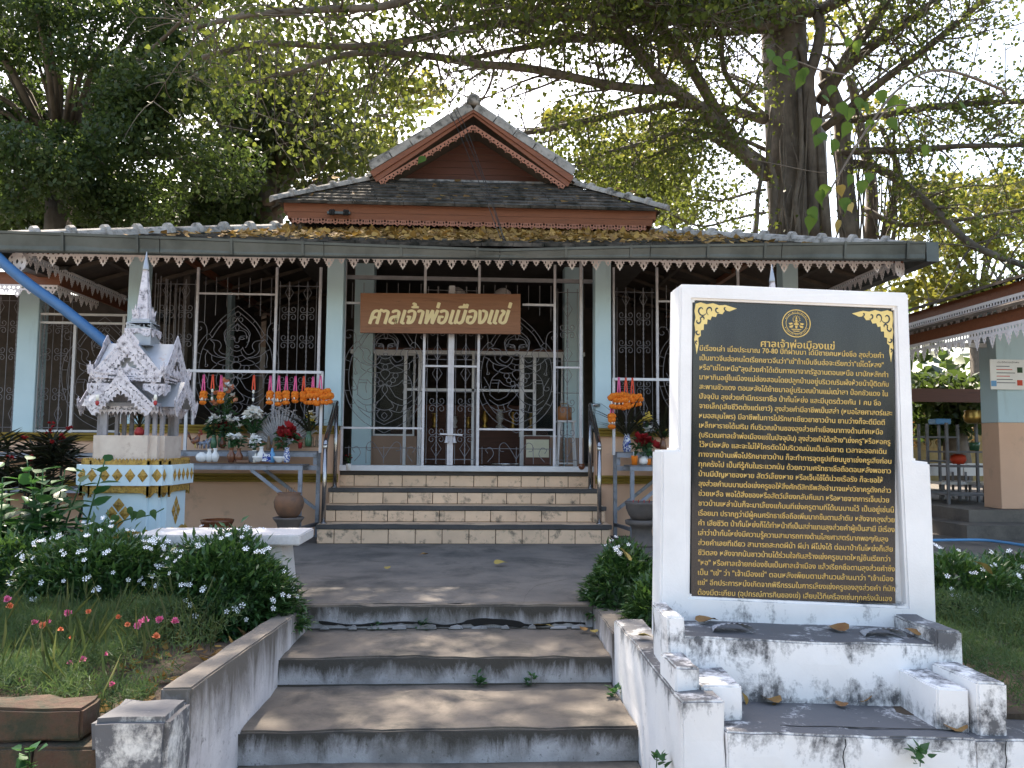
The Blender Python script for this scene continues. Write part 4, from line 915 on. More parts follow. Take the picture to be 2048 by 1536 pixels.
# ------------------------------------------------------------------ spirit houses
M['paleblue'] = mat('pale blue cement', (.55,.68,.73), (.50,.63,.69), .7, scale=3, bmp=.1, dirt=(.30,.33,.33), dlo=.6, dhi=.78, dscale=6, streak=True)
M['giltwork'] = mat('gilded stucco', (.50,.31,.065), (.36,.20,.03), .5, .2, scale=22, bmp=1.0, bscale=70, dirt=(.10,.06,.015), dlo=.5, dhi=.64, dscale=34)
M['marble'] = mat('veined cream marble', (.60,.52,.45), (.50,.41,.35), .4, scale=9, lo=.3, hi=.7, bmp=.03, dirt=(.36,.27,.22), dlo=.56, dhi=.72, dscale=12)
M['zinc'] = mat('zinc sheet', (.40,.42,.44), (.33,.35,.37), .5, .5, scale=4, bmp=.05, dirt=(.30,.17,.09), dlo=.66, dhi=.76, dscale=5)
M['fretzinc'] = mat('whitened fretwork', (.68,.64,.66), (.52,.48,.51), .6, .1, scale=20, bmp=.1, dirt=(.10,.09,.10), dlo=.50, dhi=.66, dscale=26)
M['postgrey'] = mat('weathered grey posts', (.24,.23,.25), (.33,.32,.34), .7, scale=9, bmp=.1, dirt=(.08,.08,.09), dlo=.55, dhi=.75, dscale=9, streak=True)
def redent(a, b, c):   # outline of a redented square: centre half-width a at distance c, corner faces at b
    q = [(-a,-c),(a,-c),(a,-b),(b,-b),(b,-a),(c,-a),(c,a),(b,a),(b,b),(a,b),(a,c),(-a,c),(-a,b),(-b,b),(-b,a),(-c,a),(-c,-a),(-b,-a),(-b,-b),(-a,-b)]
    return q
def prismz(out, z0, z1, s1=1.0):
    n = len(out); mb = MB(); mb.add([(x, y, z0) for x, y in out]+[(x*s1, y*s1, z1) for x, y in out], [(i, (i+1) % n, n+(i+1) % n, n+i) for i in range(n)])
    for z, k, rv in ((z0,1,True),(z1,s1,False)):
        tr = tessellate_polygon([[Vector((x, y, 0)) for x, y in out]]); mb.add([(x*k, y*k, z) for x, y in out], [tuple(t_) for t_ in tr])
    return mb
def comma(cx, cy, r, a):
    p = [(-.9,-.1),(-.3,.5),(.5,.45),(1.,-.1),(.5,-.45),(.25,.02),(-.3,.05)]
    c_, s_ = math.cos(a), math.sin(a); return [(cx+r*(x*c_-y*s_), cy+r*(x*s_+y*c_)) for x, y in p]
def band_fret(L, w_, teeth=True, rows=2, th=.004, dens=.034, seed=0, tooth=.02):
    """fretted strip along +x from 0..L, hanging 0..-w with pointed lower edge"""
    rr = random.Random(seed); n = max(2, int(L/.032)); prof = [(0,0)]
    if teeth:
        for k in range(n): prof += [(L*k/n, -w_), (L*(k+.3)/n, -w_-tooth*.5), (L*(k+.5)/n, -w_-tooth*(1+.5*(k % 2))), (L*(k+.7)/n, -w_-tooth*.5)]
    prof += [(L,-w_),(L,0)]; hs = []
    nx = max(1, int(L/dens))
    for i in range(nx):
        for j in range(rows):
            cx = L*(i+.5+.25*(j % 2))/nx; cy = -w_*(j+.55)/rows
            if cx < .012 or cx > L-.012: continue
            hs.append(comma(cx, cy, min(dens*.44, w_/rows*.46), rr.choice((0,2.2,3.1,.8))))
    return prof, hs
def ped(px): return px
def make_spirit_house(label, x, ped_label):
    """gilded pedestal (a thing) and the fretted zinc house that stands on it (a thing)"""
    pd = thing('pedestal', ped_label, 'pedestal', (x, 5.86, 0), 0, 'spirit house pedestals'); pd.scale = (.88,.88,1)
    P1 = lambda k=1: redent(.225*k, .30*k, .345*k)
    prismz(P1(1.18), 0, .12).build('base_course', M['paleblue'], pd); prismz(P1(1.1), .121, .17).build('gilt_border', M['giltwork'], pd)
    prismz(P1(1.12), .171, .235).build('base_course', M['paleblue'], pd)
    prismz(P1(1.02), .236, .27, .96).build('gilt_border', M['giltwork'], pd)
    prismz(P1(.92), .271, .575).build('shaft', M['paleblue'], pd)
    prismz(P1(.975), .576, .6255).build('gilt_border', M['giltwork'], pd)
    prismz(P1(1.06), .626, .765).build('cornice', M['paleblue'], pd)
    def ring_strip(k, z0, h, tooth, name, dens, inv=False):
        o_ = P1(k); n = len(o_)
        for i in range(n):
            a, b = Vector((*o_[i],0)), Vector((*o_[(i+1) % n],0)); d = b-a; L = d.length; nn = max(1, round(L/dens)); prof = [(0,0)]
            if inv:
                prof = [(0,0)]; 
                for q in range(nn): prof += [(L*(q+.0)/nn, -h), (L*(q+.5)/nn, -h-tooth)] 
                prof += [(L,-h),(L,0)]
            else:
                prof = [(0,0),(0,-h-tooth),(.012,-h-tooth*.6),(.04 if L > .12 else L*.3,-h-tooth*.15)] + [(L*t_, -h+.004*math.sin(t_*40)) for t_ in (.3,.4,.5,.6,.7) if L > .12] + [(L-.04 if L > .12 else L*.7,-h-tooth*.15),(L-.012,-h-tooth*.6),(L,-h-tooth),(L,0)]
            ang = math.atan2(d.y, d.x); nd = Vector((d.y, -d.x, 0)).normalized()
            mb = MB().fret(prof, [], .014); s_ = -1 if inv else 1
            if inv: mb.v = [(x_, y_, -z_) for x_, y_, z_ in mb.v]
            o = mb.build(name, M['giltwork'], pd, (a.x, a.y, z0)); o.rotation_euler = (0,0,ang)
    ring_strip(1.0, .625, .045, .035, 'gilt_frieze', .1); ring_strip(.985, .765, .028, .016, 'gilt_leaf_rim', .026, True); ring_strip(.985, .272, .03, .028, 'gilt_frieze', .2, True)
    prismz(P1(.96), .7655, .788).build('gilt_border', M['giltwork'], pd)
    prismz(P1(.80), .789, .965).build('marble_block', M['marble'], pd)
    def diamond(w_, h_):
        m_ = MB(); m_.add([(0,-.014,0),(w_,0,0),(0,0,h_),(-w_,0,0),(0,0,-h_)], [(0,1,2),(0,2,3),(0,3,4),(0,4,1)]); return m_.mesh('gilt_diamond', M['giltwork'])
    dm = diamond(.040,.046); k1 = 1.06
    for s_ in range(4):
        ca, sa = (1,0,-1,0)[s_], (0,1,0,-1)[s_]; rot = s_*math.pi/2
        def rp(x_, y_): return (x_*ca-y_*sa, x_*sa+y_*ca)
        for u_ in (-.19,-.095,0,.095,.19):
            q = rp(u_, -.345*k1-.002); place('gilt_diamond', dm, pd, (*q, .695), (0,0,rot))
        for u_ in (-.278,.278): q = rp(u_, -.30*k1-.002); place('gilt_diamond', dm, pd, (*q, .695), (0,0,rot))
        for qd in ((-.05,0),(.05,0),(0,.055),(0,-.055)):
            q = rp(qd[0]-.0, -.345*.92-.002); place('gilt_diamond', dm, pd, (*q, .44+qd[1]), (0,0,rot), (1.12,1,1.05))
    # ---- house
    hs = thing('spirit_house', label, 'shrine', (x, 5.86, .966), 0, 'fretted spirit houses'); hs.scale = (.87,.87,1)
    pm = MB().box(-.014,.014,-.014,.014,0,.215).mesh('post', M['postgrey'])
    for a_, b_ in ((.16,.245),(.205,.205),(.245,.16)):
        for sx in (-1,1):
            for sy in (-1,1): place('post', pm, hs, (sx*a_, sy*b_, 0))
    for q in ((0,.2),(0,-.0)): pass
    def roofprism(hw, z0, z1, ext, axis, name):
        mb = MB(); V = []
        for e in (-ext, ext): V += [(-hw,e,z0),(hw,e,z0),(0,e,z1)]
        if axis == 'x': V = [(y, -x_, z) for x_, y, z in V]
        fs_ = [(0,2,5,3),(1,4,5,2)]
        if name == 'upper_roof':
            i_ = .05; e2 = ext-i_; V2 = [(-hw,-e2,z0),(hw,-e2,z0),(0,-e2,z1),(-hw,e2,z0),(hw,e2,z0),(0,e2,z1)]; V2 = [(y, -x_, z) for x_, y, z in V2] if axis == 'x' else V2
            V += V2; fs_ += [(6,7,8),(11,10,9)]
        mb.add(V, fs_); mb.build(name, M['zinc'], hs)
    prismz(redent(.2,.25,.27), .20, .225).build('ceiling_plate', M['postgrey'], hs)
    for ax in 'yx':
        roofprism(.235, .20, .385, .36, ax, 'lower_roof'); roofprism(.27, .40, .66, .27, ax, 'upper_roof')
    MB().box(-.2,.2,-.2,.2,.226,.42).build('roof_body', M['postgrey'], hs)
    def gable(hw, h_, w_, z0, dist, seed):
        L = math.hypot(hw, h_); ang = math.atan2(h_, hw); prof, hh = band_fret(L+.02, w_, True, 2 if w_ > .05 else 1, .004, .03, seed, .018)
        for s_ in range(4):
            for sd in (-1, 1):
                mb = MB().fret(prof, hh, .005)
                mb.v = [(x_*math.cos(ang)-z_*math.sin(ang)*1, y_, x_*math.sin(ang)+z_*math.cos(ang)) for x_, y_, z_ in mb.v]
                mb.v = [(-hw+x_, y_-dist-(.004 if sd > 0 else 0), z0+z_) for x_, y_, z_ in mb.v]
                if sd > 0: mb.v = [(-x_, y_, z_) for x_, y_, z_ in mb.v]
                c_, t_ = math.cos(s_*math.pi/2), math.sin(s_*math.pi/2); mb.v = [(x_*c_-y_*t_, x_*t_+y_*c_, z_) for x_, y_, z_ in mb.v]
                mb.build('bargeboard', M['fretzinc'], hs)
    gable(.285,.29,.10,.415,.285,1); gable(.265,.215,.085,.20,.375,2)
    # strip mouldings along the bargeboards, horizontal fret boards, side lappets, valances
    pr, hh = band_fret(.54, .05, False, 2, .004, .03, 4)
    hb = MB().fret(pr, hh, .005).mesh('fret_board', M['fretzinc']); pr, hh = band_fret(.16, .075, False, 2, .004, .032, 5)
    lap = [(0,0),(.17,0),(.17,-.02),(.165,-.06),(.13,-.085),(.08,-.075),(.04,-.05),(0,-.045)]
    lp = MB().fret(lap, [comma(.05,-.022,.014,0), comma(.09,-.03,.016,2), comma(.13,-.03,.017,1), comma(.12,-.062,.012,3), comma(.15,-.05,.01,.5)], .005).mesh('lappet', M['fretzinc'])
    pr, hh = band_fret(.5, .035, True, 1, .004, .03, 6, .02); vl = MB().fret(pr, hh, .004).mesh('valance', M['fretzinc'])
    cr_o = [(0,.0),(.03,.008),(.045,.03),(.06,.014),(.09,.02),(.1,.055),(.115,.03),(.14,.02),(.17,.012),(.2,0),(.2,-.02),(0,-.02)]
    cst = MB().fret(cr_o, [], .005).mesh('crest', M['fretzinc'])
    fl = MB().fret([(0,0),(.05,0),(.06,.03),(.045,.05),(.05,.085),(.03,.06),(.022,.11),(.008,.06),(-.012,.08),(-.006,.04)], [comma(.028,.03,.012,1)], .005).mesh('flame_finial', M['fretzinc'])
    for s_ in range(4):
        rz = s_*math.pi/2; c_, t_ = math.cos(rz), math.sin(rz); rp = lambda x_, y_: (x_*c_-y_*t_, x_*t_+y_*c_)
        place('fret_board', hb, hs, (*rp(-.27,-.292), .435), (0,0,rz)); place('fret_board', hb, hs, (*rp(-.27,-.298), .40), (0,0,rz), (1,1,.7))
        for sx in (-1, 1):
            place('lappet', lp, hs, (*rp(sx*.13,-.288), .355), (0,0,rz), (sx,1,1))
            place('flame_finial', fl, hs, (*rp(sx*.30,-.29), .42), (0,0,rz), (-sx*.8,1,.8)); place('flame_finial', fl, hs, (*rp(sx*.27,-.378), .20), (0,0,rz), (-sx*.6,1,.6))
        place('valance', vl, hs, (*rp(-.25,-.262), .20), (0,0,rz)); place('crest', cst, hs, (*rp(-.1,-.289), .445), (0,0,rz))
        place('flame_finial', fl, hs, (*rp(-.02,-.38), .41), (0,0,rz), .6)
        pr2, hh2 = band_fret(.19, .035, False, 1, .004, .03, 8); place('fret_board', MB().fret(pr2, hh2, .005).mesh('fret_board', M['fretzinc']), hs, (*rp(-.095,-.10), .80), (0,0,rz)); 
        place('lappet', lp, hs, (*rp(-.0,-.11), .76), (0,0,rz), (.6,1,.7)); place('lappet', lp, hs, (*rp(-.0,-.112), .76), (0,0,rz), (-.6,1,.7))
        place('flame_finial', fl, hs, (*rp(-.065,-.065), .83), (0,0,rz), (.9,1,1))
    MB().box(-.10,.10,-.10,.10,.64,.805,.004).build('roof_cap', M['zinc'], hs); MB().box(-.075,.075,-.075,.075,.806,.832,.004).build('roof_cap', M['zinc'], hs)
    spr = MB(); spr.hexa([(-.052,-.052,.833),(.052,-.052,.833),(.052,.052,.833),(-.052,.052,.833),(-.017,-.017,1.20),(.017,-.017,1.20),(.017,.017,1.20),(-.017,.017,1.20)]); spr.build('spire', M['fretzinc'], hs)
    MB().lathe([(.028,1.195),(.026,1.21),(.002,1.335)], 8).build('spire_tip', M['zinc'], hs)
    return hs
make_spirit_house('white fretted metal spirit house with tall spire on the pedestal beside the bench', -2.36, 'pale blue pedestal with gold diamonds and friezes beside the concrete bench')
make_spirit_house('white metal spirit house hidden behind the stele with only its spire showing', 2.27, 'pale blue pedestal hidden behind the inscribed stele')

# ------------------------------------------------------------------ bench, pots, urns, handrails
M['benchwhite'] = mat('white terrazzo', (.62,.59,.57), (.54,.51,.49), .6, scale=60, bmp=.1, dirt=(.4,.38,.36), dlo=.6, dhi=.75, dscale=16)
bn = thing('bench', 'white terrazzo slab bench partly hidden by the flowering bush', 'bench', (-1.62,4.98,0))
me = rbox(-.32,.64,-.2,.21,.325,.385, bev=.012, step=.15, amp=.002, seed=50); me.materials.append(M['benchwhite']); place('seat', me, bn)
for sx in (-.16, .47):
    MB().hexa([(sx-.09,-.15,0),(sx+.09,-.15,0),(sx+.09,.15,0),(sx-.09,.15,0),(sx-.05,-.15,.324),(sx+.05,-.15,.324),(sx+.05,.15,.324),(sx-.05,.15,.324)]).build('leg', M['benchwhite'], bn)
M['clay'] = mat('fired clay', (.26,.12,.06), (.13,.08,.055), .75, scale=6, bmp=.2, dirt=(.08,.06,.05), dlo=.5, dhi=.7, dscale=5)
M['claygrey'] = mat('grey clay', (.10,.085,.075), (.14,.115,.10), .8, scale=7, bmp=.25, bscale=40)
M['glaze'] = mat('brown glaze', (.09,.025,.012), (.19,.07,.025), .25, scale=12, bmp=.3, bscale=25, dirt=(.25,.15,.08), dlo=.62, dhi=.72, dscale=18)
x0 = -1.63
pst = MB().lathe([(.085,0),(.10,.01),(.088,.06),(.085,.13),(.105,.20),(.135,.235),(.14,.25),(.125,.255),(.10,.245)], 24).build('urn_stand', M['claygrey'], None, (x0,7.42,0)); tag(pst, 'flared dark clay stand under the round incense jar by the entrance steps', 'stand')
uj = thing('incense_jar', 'round orange clay jar on a flared stand beneath the flower table', 'jar', (x0,7.42,.25))
MB().lathe([(.075,0),(.10,.03),(.128,.09),(.134,.14),(.12,.185),(.10,.205),(.108,.22),(.098,.224),(.09,.205)], 24).build('body', M['clay'], uj)
for k in range(4): MB().tube([(.02*k-.03,0,.2),(.022*k-.03+random.uniform(-.02,.02),0,.27)], .0025, 4).build('joss_stick', M['clay'], uj)
gpz = MB().lathe([(.08,0),(.10,.05),(.118,.15),(.122,.22),(.135,.245),(.138,.262),(.12,.265),(.105,.23)], 24).build('flower_pot', M['glaze'], None, (-2.15,7.05,0)); tag(gpz, 'brown glazed dragon pot standing empty before the peach wall', 'pot')
u2 = thing('incense_urn', 'wide grey clay urn with red joss stubs beside the entrance steps', 'urn', (1.60,7.4,0))
MB().lathe([(.125,0),(.13,.02),(.10,.06),(.09,.14),(.10,.18),(.15,.20),(.155,.235),(.13,.24)], 24).build('stand', M['claygrey'], u2)
MB().lathe([(.09,.241),(.12,.28),(.145,.34),(.15,.38),(.16,.395),(.155,.405),(.13,.40),(.12,.37)], 24).build('bowl', M['claygrey'], u2)
M['red'] = mat('red wax', (.42,.03,.03), (.3,.02,.02), .5, bmp=0)
for k in range(5): MB().tube([(-.1+.05*k,-.1+.02*(k%2),.39),(-.1+.05*k,-.1,.43)], .004, 5).build('joss_stub', M['red'], u2)
M['stainless'] = mat('stainless tube', (.42,.40,.39), (.35,.33,.32), .22, .95, bmp=0)
for s_, xx, lb in ((-1,-1.357,'stainless handrail on the entrance steps beside the flower table'), (1,1.245,'stainless handrail on the entrance steps beside the grey urn')):
    h = thing('handrail', lb, 'handrail', (xx,7.65,.175), 0, 'entrance handrails')
    MB().tube([(0,0,0),(0,0,.74)], .021, 12).build('post', M['stainless'], h); MB().tube([(-s_*.005,.55,.305),(-s_*.005,.55,1.13)], .021, 12).build('post', M['stainless'], h)
    MB().tube(spline([(0,0,.70),(0,.01,.745),(0,.08,.82),(0,.5,1.14),(s_*.0,.58,1.175),(s_*-.06,.60,1.175)] if False else [(0,0,.70),(0,.012,.745),(0,.08,.81),(0,.5,1.125),(0,.57,1.165)],5), .024, 12).build('top_rail', M['stainless'], h)
    MB().tube([(0,.565,1.165),(s_*.10,.60,1.165)], .018, 10).build('wall_tie', M['stainless'], h)
    for y_, z_ in ((0,.004),(.55,.309)): MB().lathe([(.034,0),(.034,.006),(.022,.012)], 12).build('flange', M['stainless'], h, (0,y_,z_-.004))

# ------------------------------------------------------------------ offering tables
M['tsteel'] = mat('blue grey painted steel', (.30,.32,.36), (.22,.24,.27), .6, .2, scale=8, bmp=.1, dirt=(.09,.085,.08), dlo=.52, dhi=.72, dscale=10)
M['ttop'] = mat('grimy sheet top', (.11,.11,.115), (.17,.17,.175), .6, scale=9, bmp=.2)
def table(xa, xb, label, s_, z1, z2):
    t = thing('offering_table', label, 'table', ((xa+xb)/2,7.9,0), 0, 'two-tier steel offering tables'); ox = (xa+xb)/2; A, B = xa-ox, xb-ox
    fa, fb = (A, B-.07) if s_ < 0 else (A+.07, B)
    MB().box(fa, fb, -.35,-.02, z1-.012, z1).build('front_shelf', M['ttop'], t); MB().box(A, B, -.03,.22, z2-.012, z2).build('rear_shelf', M['ttop'], t)
    MB().box(fa, fb, -.352,-.317, z1-.05, z1-.013).build('front_rail', M['tsteel'], t); MB().box(A, B, -.034,.0, z2-.055, z2-.013).build('front_rail', M['tsteel'], t)
    MB().box(A, B, -.03,.005, z1-.06, z1-.014).build('cross_rail', M['tsteel'], t)
    for x_ in ((fa+.02), (fb-.02)):
        MB().box(x_-.018,x_+.018,-.35,-.315,0,z1-.051).build('leg', M['tsteel'], t)
    for x_ in (A+.02, B-.02): MB().box(x_-.018,x_+.018,.16,.195,0,z2-.013).build('leg', M['tsteel'], t); MB().box(x_-.018,x_+.018,-.012,.0,z1-.01,z2-.056).build('upright', M['tsteel'], t)
    e = fb-.02 if s_ < 0 else fa+.02; d = -1 if s_ < 0 else 1
    MB().bar((e+d*.02,-.333,.34),(e+d*.45,-.333,z1-.05),.03,.025).build('brace', M['tsteel'], t); MB().bar((e+d*.02+.07*-d,.17,.28),(e+d*.5,.17,z1-.03),.03,.025).build('brace', M['tsteel'], t)
    MB().bar((e,-.333,.13),(e-d*.07,.16,.13),.03,.03).build('runner', M['ttop'], t)
    return t
table(-3.35,-1.475,'grey steel two-tier table crowded with vases on the bench side of the steps',-1,.722,.845); table(1.455,3.3,'grey steel two-tier table behind the stele holding a blue vase',1,.735,.86)
def rail(xa, xb, z, label, px):
    t = thing('garland_rail', label, 'rail', (xa,7.87,.83), 0, 'white rails for garlands')
    MB().box(0,xb-xa,-.013,.013,z-.83-.013,z-.83+.013).build('crossbar', M['wframe'], t)
    for x_ in (0,xb-xa): MB().box(x_-.013,x_+.013,.014,.04,.0,z-.83+.013).build('post', M['wframe'] if x_ != px else M['wframe'], t)
    return t
rail(-2.74,-1.45,1.612,'white rail over the crowded flower table carrying eleven garlands',0); rail(1.43,2.6,1.582,'white rail over the table behind the stele carrying three garlands',0)
# ---- garlands
M['marigold'] = mat('marigold', (.80,.22,.01), (.62,.13,.005), .8, scale=60, bmp=.6, bscale=120)
M['jasmine'] = mat('jasmine bud', (.78,.76,.68), (.7,.66,.55), .8, bmp=0)
M['pink'] = mat('pink ribbon', (.70,.10,.26), (.60,.07,.20), .6, bmp=0); M['redrib'] = mat('red orange ribbon', (.68,.07,.02), (.58,.05,.015), .6, bmp=0)
def puff(r, n=14, h=.5, seed=0):
    rr = random.Random(seed); mb = MB(); V = []; rows = 5
    for i in range(rows):
        a = math.pi*(i+.5)/rows
        for k in range(n):
            q = r*(1+.16*(k % 2)+rr.uniform(-.08,.08)); V.append((q*math.sin(a)*math.cos(2*math.pi*k/n+.2*i), q*math.sin(a)*math.sin(2*math.pi*k/n+.2*i), -q*h*math.cos(a)))
    F = [(i*n+k, i*n+(k+1) % n, (i+1)*n+(k+1) % n, (i+1)*n+k) for i in range(rows-1) for k in range(n)]+[tuple(range(n)), tuple(range((rows-1)*n, rows*n))]
    return mb.add(V, F)
pf = [puff(.032,13,.8,k).mesh('marigold', M['marigold']) for k in range(3)]; bud = MB().lathe([(.004,0),(.009,.012),(.007,.03),(.002,.036)], 7).mesh('jasmine_bud', M['jasmine'])
def garland(px, y0, y1, y2, strapm, label, kind='full', Y=7.845, wide=1.0, grp='garlands on the white rails'):
    a = at(px, y0, Y); b = at(px, y1, Y); c = at(px, y2, Y); t = thing('garland', label, 'garland', tuple(a), 0, grp)
    L1, L2 = a.z-b.z, a.z-c.z; sw = .010*wide
    for s_ in (-1, 1):
        mb = MB(); mb.hexa([(s_*sw*1.3-.006,-.02,-L1),(s_*sw*1.3+.006,-.02,-L1),(s_*sw*1.3+.006,-.017,-L1),(s_*sw*1.3-.006,-.017,-L1),(s_*.003-.006,-.02,.012),(s_*.003+.006,-.02,.012),(s_*.003+.006,-.017,.012),(s_*.003-.006,-.017,.012)]); mb.build('ribbon', strapm, t)
    z = -L1
    if kind == 'full':
        n = 3; h_ = (L2-L1)
        for k in range(2): place('marigold', random.choice(pf), t, (random.uniform(-.004,.004),-.02,z-.02-h_*.26*k), (0,0,random.random()*6), wide*1.05)
        for k in range(4): place('jasmine_bud', bud, t, (.022*math.cos(k*1.57),-.02+.022*math.sin(k*1.57),z-h_*.74), None, 1.1)
        place('marigold', random.choice(pf), t, (0,-.02,-L2+.012), (0,0,random.random()*6), (wide,wide,.75*wide))
    elif kind == 'ring':
        n = int(5*wide)
        for row, zz, sc_ in ((0,-L1-.015,1.0),(1,-L1-.055,1.15),(2,-L2+.012,.85)):
            for k in range(n):
                sc_ = sc_*random.uniform(.88,1.12)
                u_ = (k/(n-1)-.5)*.032*n; place('marigold', random.choice(pf), t, (u_*(1 if row else .75)+random.uniform(-.012,.012),-.02-.02*random.random(),zz+random.uniform(-.016,.012)), (0,0,random.random()*6), (sc_,sc_,sc_*.95))
        for k in range(n): place('jasmine_bud', bud, t, ((k/(n-1)-.5)*.03*n,-.035,-L2+.03))
    else:
        for k in range(3): MB().lathe([(.006,0),(.012,-.01),(.01,-.03),(.004,-.036)], 8).build('tassel_bead', M['jasmine'] if k != 1 else M['ttop'], t, (0,-.02,-L1-.038*k))
    return t
ord_ = ['first','second','third','fourth','fifth']
garland(409,752,783,808,M['pink'],'marigold garland on a pink ribbon nearest the spirit house')
garland(427,752,778,800,M['redrib'],'plain red orange ribbon hanging between the two garlands nearest the spirit house','ribbon')
garland(444,753,785,806,M['pink'],'short marigold garland in front of the bright orange bouquet')
garland(509,753,780,803,M['redrib'],'lone red ribbon with white and dark tassel in mid rail','ribbon')
garland(542,754,783,808,M['pink'],'marigold garland hanging just left of the silvery dried fan')
garland(559,754,784,811,M['pink'],'slim marigold garland second after the red tassel ribbon')
garland(574,755,783,808,M['pink'],'marigold garland above the silvery dried fan, third after the red tassel ribbon',wide=1.1)
garland(592,755,784,805,M['pink'],'marigold garland with jasmine above the red roses')
garland(608.5,755,784,803,M['redrib'],'short marigold garland on a dark red ribbon next to the bunched garlands')
garland(627,756,780,806,M['pink'],'wide marigold garland tucked behind the bunched pink ribbons','ring',wide=.8)
garland(642,754,780,808,M['pink'],'thick bunch of marigold garlands on bright pink ribbons beside the blue column','ring',Y=7.82,wide=1.3)
for dx in (-.03,-.015,.0,.015,.03): pass
garland(1237,757,787,816,M['pink'],'marigold garland on pink ribbons at the end of the rail behind the stele','ring',wide=1.0)
garland(1251,758,788,812,M['redrib'],'marigold garland on red ribbon in the middle of the three behind the stele','full',wide=1.2)
garland(1264,758,788,812,M['redrib'],'wide marigold garland on orange ribbons nearest the stele','ring',wide=1.1)
garland(1223,805,829,856,M['pink'],'small low marigold garland against the blue column near the stele','full',wide=1.2)
# ---- vases and flowers
M['leafdark'] = leafmat('bouquet leaf', (.02,.055,.022), (.04,.10,.035), (.10,.2,.03), .25)
M['palmdark'] = leafmat('dark strap leaf', (.018,.03,.016), (.045,.035,.02), (.07,.08,.03), .2)
M['petw'] = mat('white petal', (.80,.79,.76), (.72,.71,.66), .8, bmp=0); M['pety'] = mat('yellow petal', (.72,.52,.06), (.8,.62,.15), .8, bmp=0)
M['petr'] = mat('red petal', (.33,.008,.012), (.22,.005,.008), .7, bmp=0); M['peto'] = mat('salmon petal', (.75,.22,.10), (.7,.32,.2), .7, bmp=0)
M['vwhite'] = mat('white porcelain', (.78,.77,.75), (.74,.72,.70), .15, bmp=0); M['vbrown'] = mat('brown glass vase', (.14,.05,.025), (.2,.08,.04), .15, bmp=0)
def porcelain():
    m, t, bs = nodes_of('blue and white porcelain'); p = wpos(t); b = mixc(t, ramp(t, noise(t, p, 38, 3, .5, 1.5), .46, .52), (.72,.74,.76), (.02,.05,.26)); t.links.new(b, bs.inputs['Base Color']); bs.inputs['Roughness'].default_value = .12; return m
M['vblue'] = porcelain(); M['vgreen'] = mat('green glass', (.05,.14,.07), (.04,.10,.05), .15, bmp=0); M['vorange'] = mat('orange drink', (.85,.22,.02), None, .3, bmp=0); M['cyan'] = mat('blue plastic', (.10,.30,.55), None, .4, bmp=0)
M['silver'] = mat('dried silver plume', (.42,.41,.42), (.30,.29,.29), .9, bmp=0)
def blossom(kind, seed):
    rr = random.Random(seed); mb = MB(); n = {'mum':22,'rose':12,'lily':6,'star':5}[kind]
    for k in range(n):
        a = 2*math.pi*k/n*(1 if kind != 'mum' else 2.4); lay = k % 3
        r = {'mum':.024+.012*lay,'rose':.02+.006*lay,'lily':.06,'star':.016}[kind]; w_ = {'mum':.009,'rose':.018,'lily':.02,'star':.007}[kind]; up = {'mum':.016-.006*lay,'rose':.026-.006*lay,'lily':.03,'star':.004}[kind]
        c_, s_ = math.cos(a), math.sin(a); t_ = (-s_, c_)
        mb.add([(0,0,0),(c_*r*.55+t_[0]*w_, s_*r*.55+t_[1]*w_, up*.8),(c_*r, s_*r, up*(1.2 if kind != 'lily' else .6)),(c_*r*.55-t_[0]*w_, s_*r*.55-t_[1]*w_, up*.8)], [(0,1,2,3)])
    return mb
BL = {(k, m): blossom(k, 3).mesh('blossom', M[m]) for k, m in (('mum','petw'),('mum','pety'),('rose','petr'),('lily','petw'),('mum','peto'),('rose','peto'),('mum','jasmine'))}
def blade(L, w_, droop, n=5):
    mb = MB(); V = []
    for k in range(n+1):
        t_ = k/n; ww = w_*math.sin(math.pi*min(.98, .12+t_*.88))*.5; V += [(-ww, L*t_*.35+droop*t_*t_, L*(t_-.35*droop/L*t_*t_*t_)), (ww, L*t_*.35+droop*t_*t_, L*(t_-.35*droop/L*t_*t_*t_))]
    mb.add(V, [(2*k, 2*k+1, 2*k+3, 2*k+2) for k in range(n)]); return mb
def oval(L, w_):
    return MB().add([(0,0,0),(w_*.5,L*.35,.01),(w_*.4,L*.7,.0),(0,L,-.015),(-w_*.4,L*.7,0),(-w_*.5,L*.35,.01)], [(0,1,2,3),(0,3,4,5)])
blade_me = {k: blade(*v).mesh('strap_leaf', M['palmdark']) for k, v in {'s':(.22,.018,.10),'m':(.32,.024,.16),'l':(.40,.022,.24)}.items()}; bladeg = blade(.25,.03,.1).mesh('strap_leaf', M['leafdark']); oval_me = oval(.06,.035).mesh('leaf', M['leafdark'])
VP = {'round':[(.02,0),(.045,.015),(.055,.045),(.045,.075),(.02,.085),(.024,.092)], 'slim':[(.018,0),(.03,.03),(.032,.055),(.014,.085),(.016,.105),(.02,.112)], 'tall':[(.028,0),(.036,.02),(.04,.07),(.03,.12),(.022,.15),(.032,.165)], 'cup':[(.022,0),(.03,.075),(.031,.08)], 'bowl':[(.02,0),(.03,.01),(.05,.04),(.055,.055)], 'bottle':[(.02,0),(.022,.06),(.012,.08),(.008,.11)], 'none':None}
def pot(kind, m, label, px, py, Y, s=1.0, cat='vase'):
    p = at(px, py, Y); return tag(MB().lathe([(r*s, z*s) for r, z in VP[kind]], 18).build(cat.replace(' ','_'), M[m], None, p), label, cat)
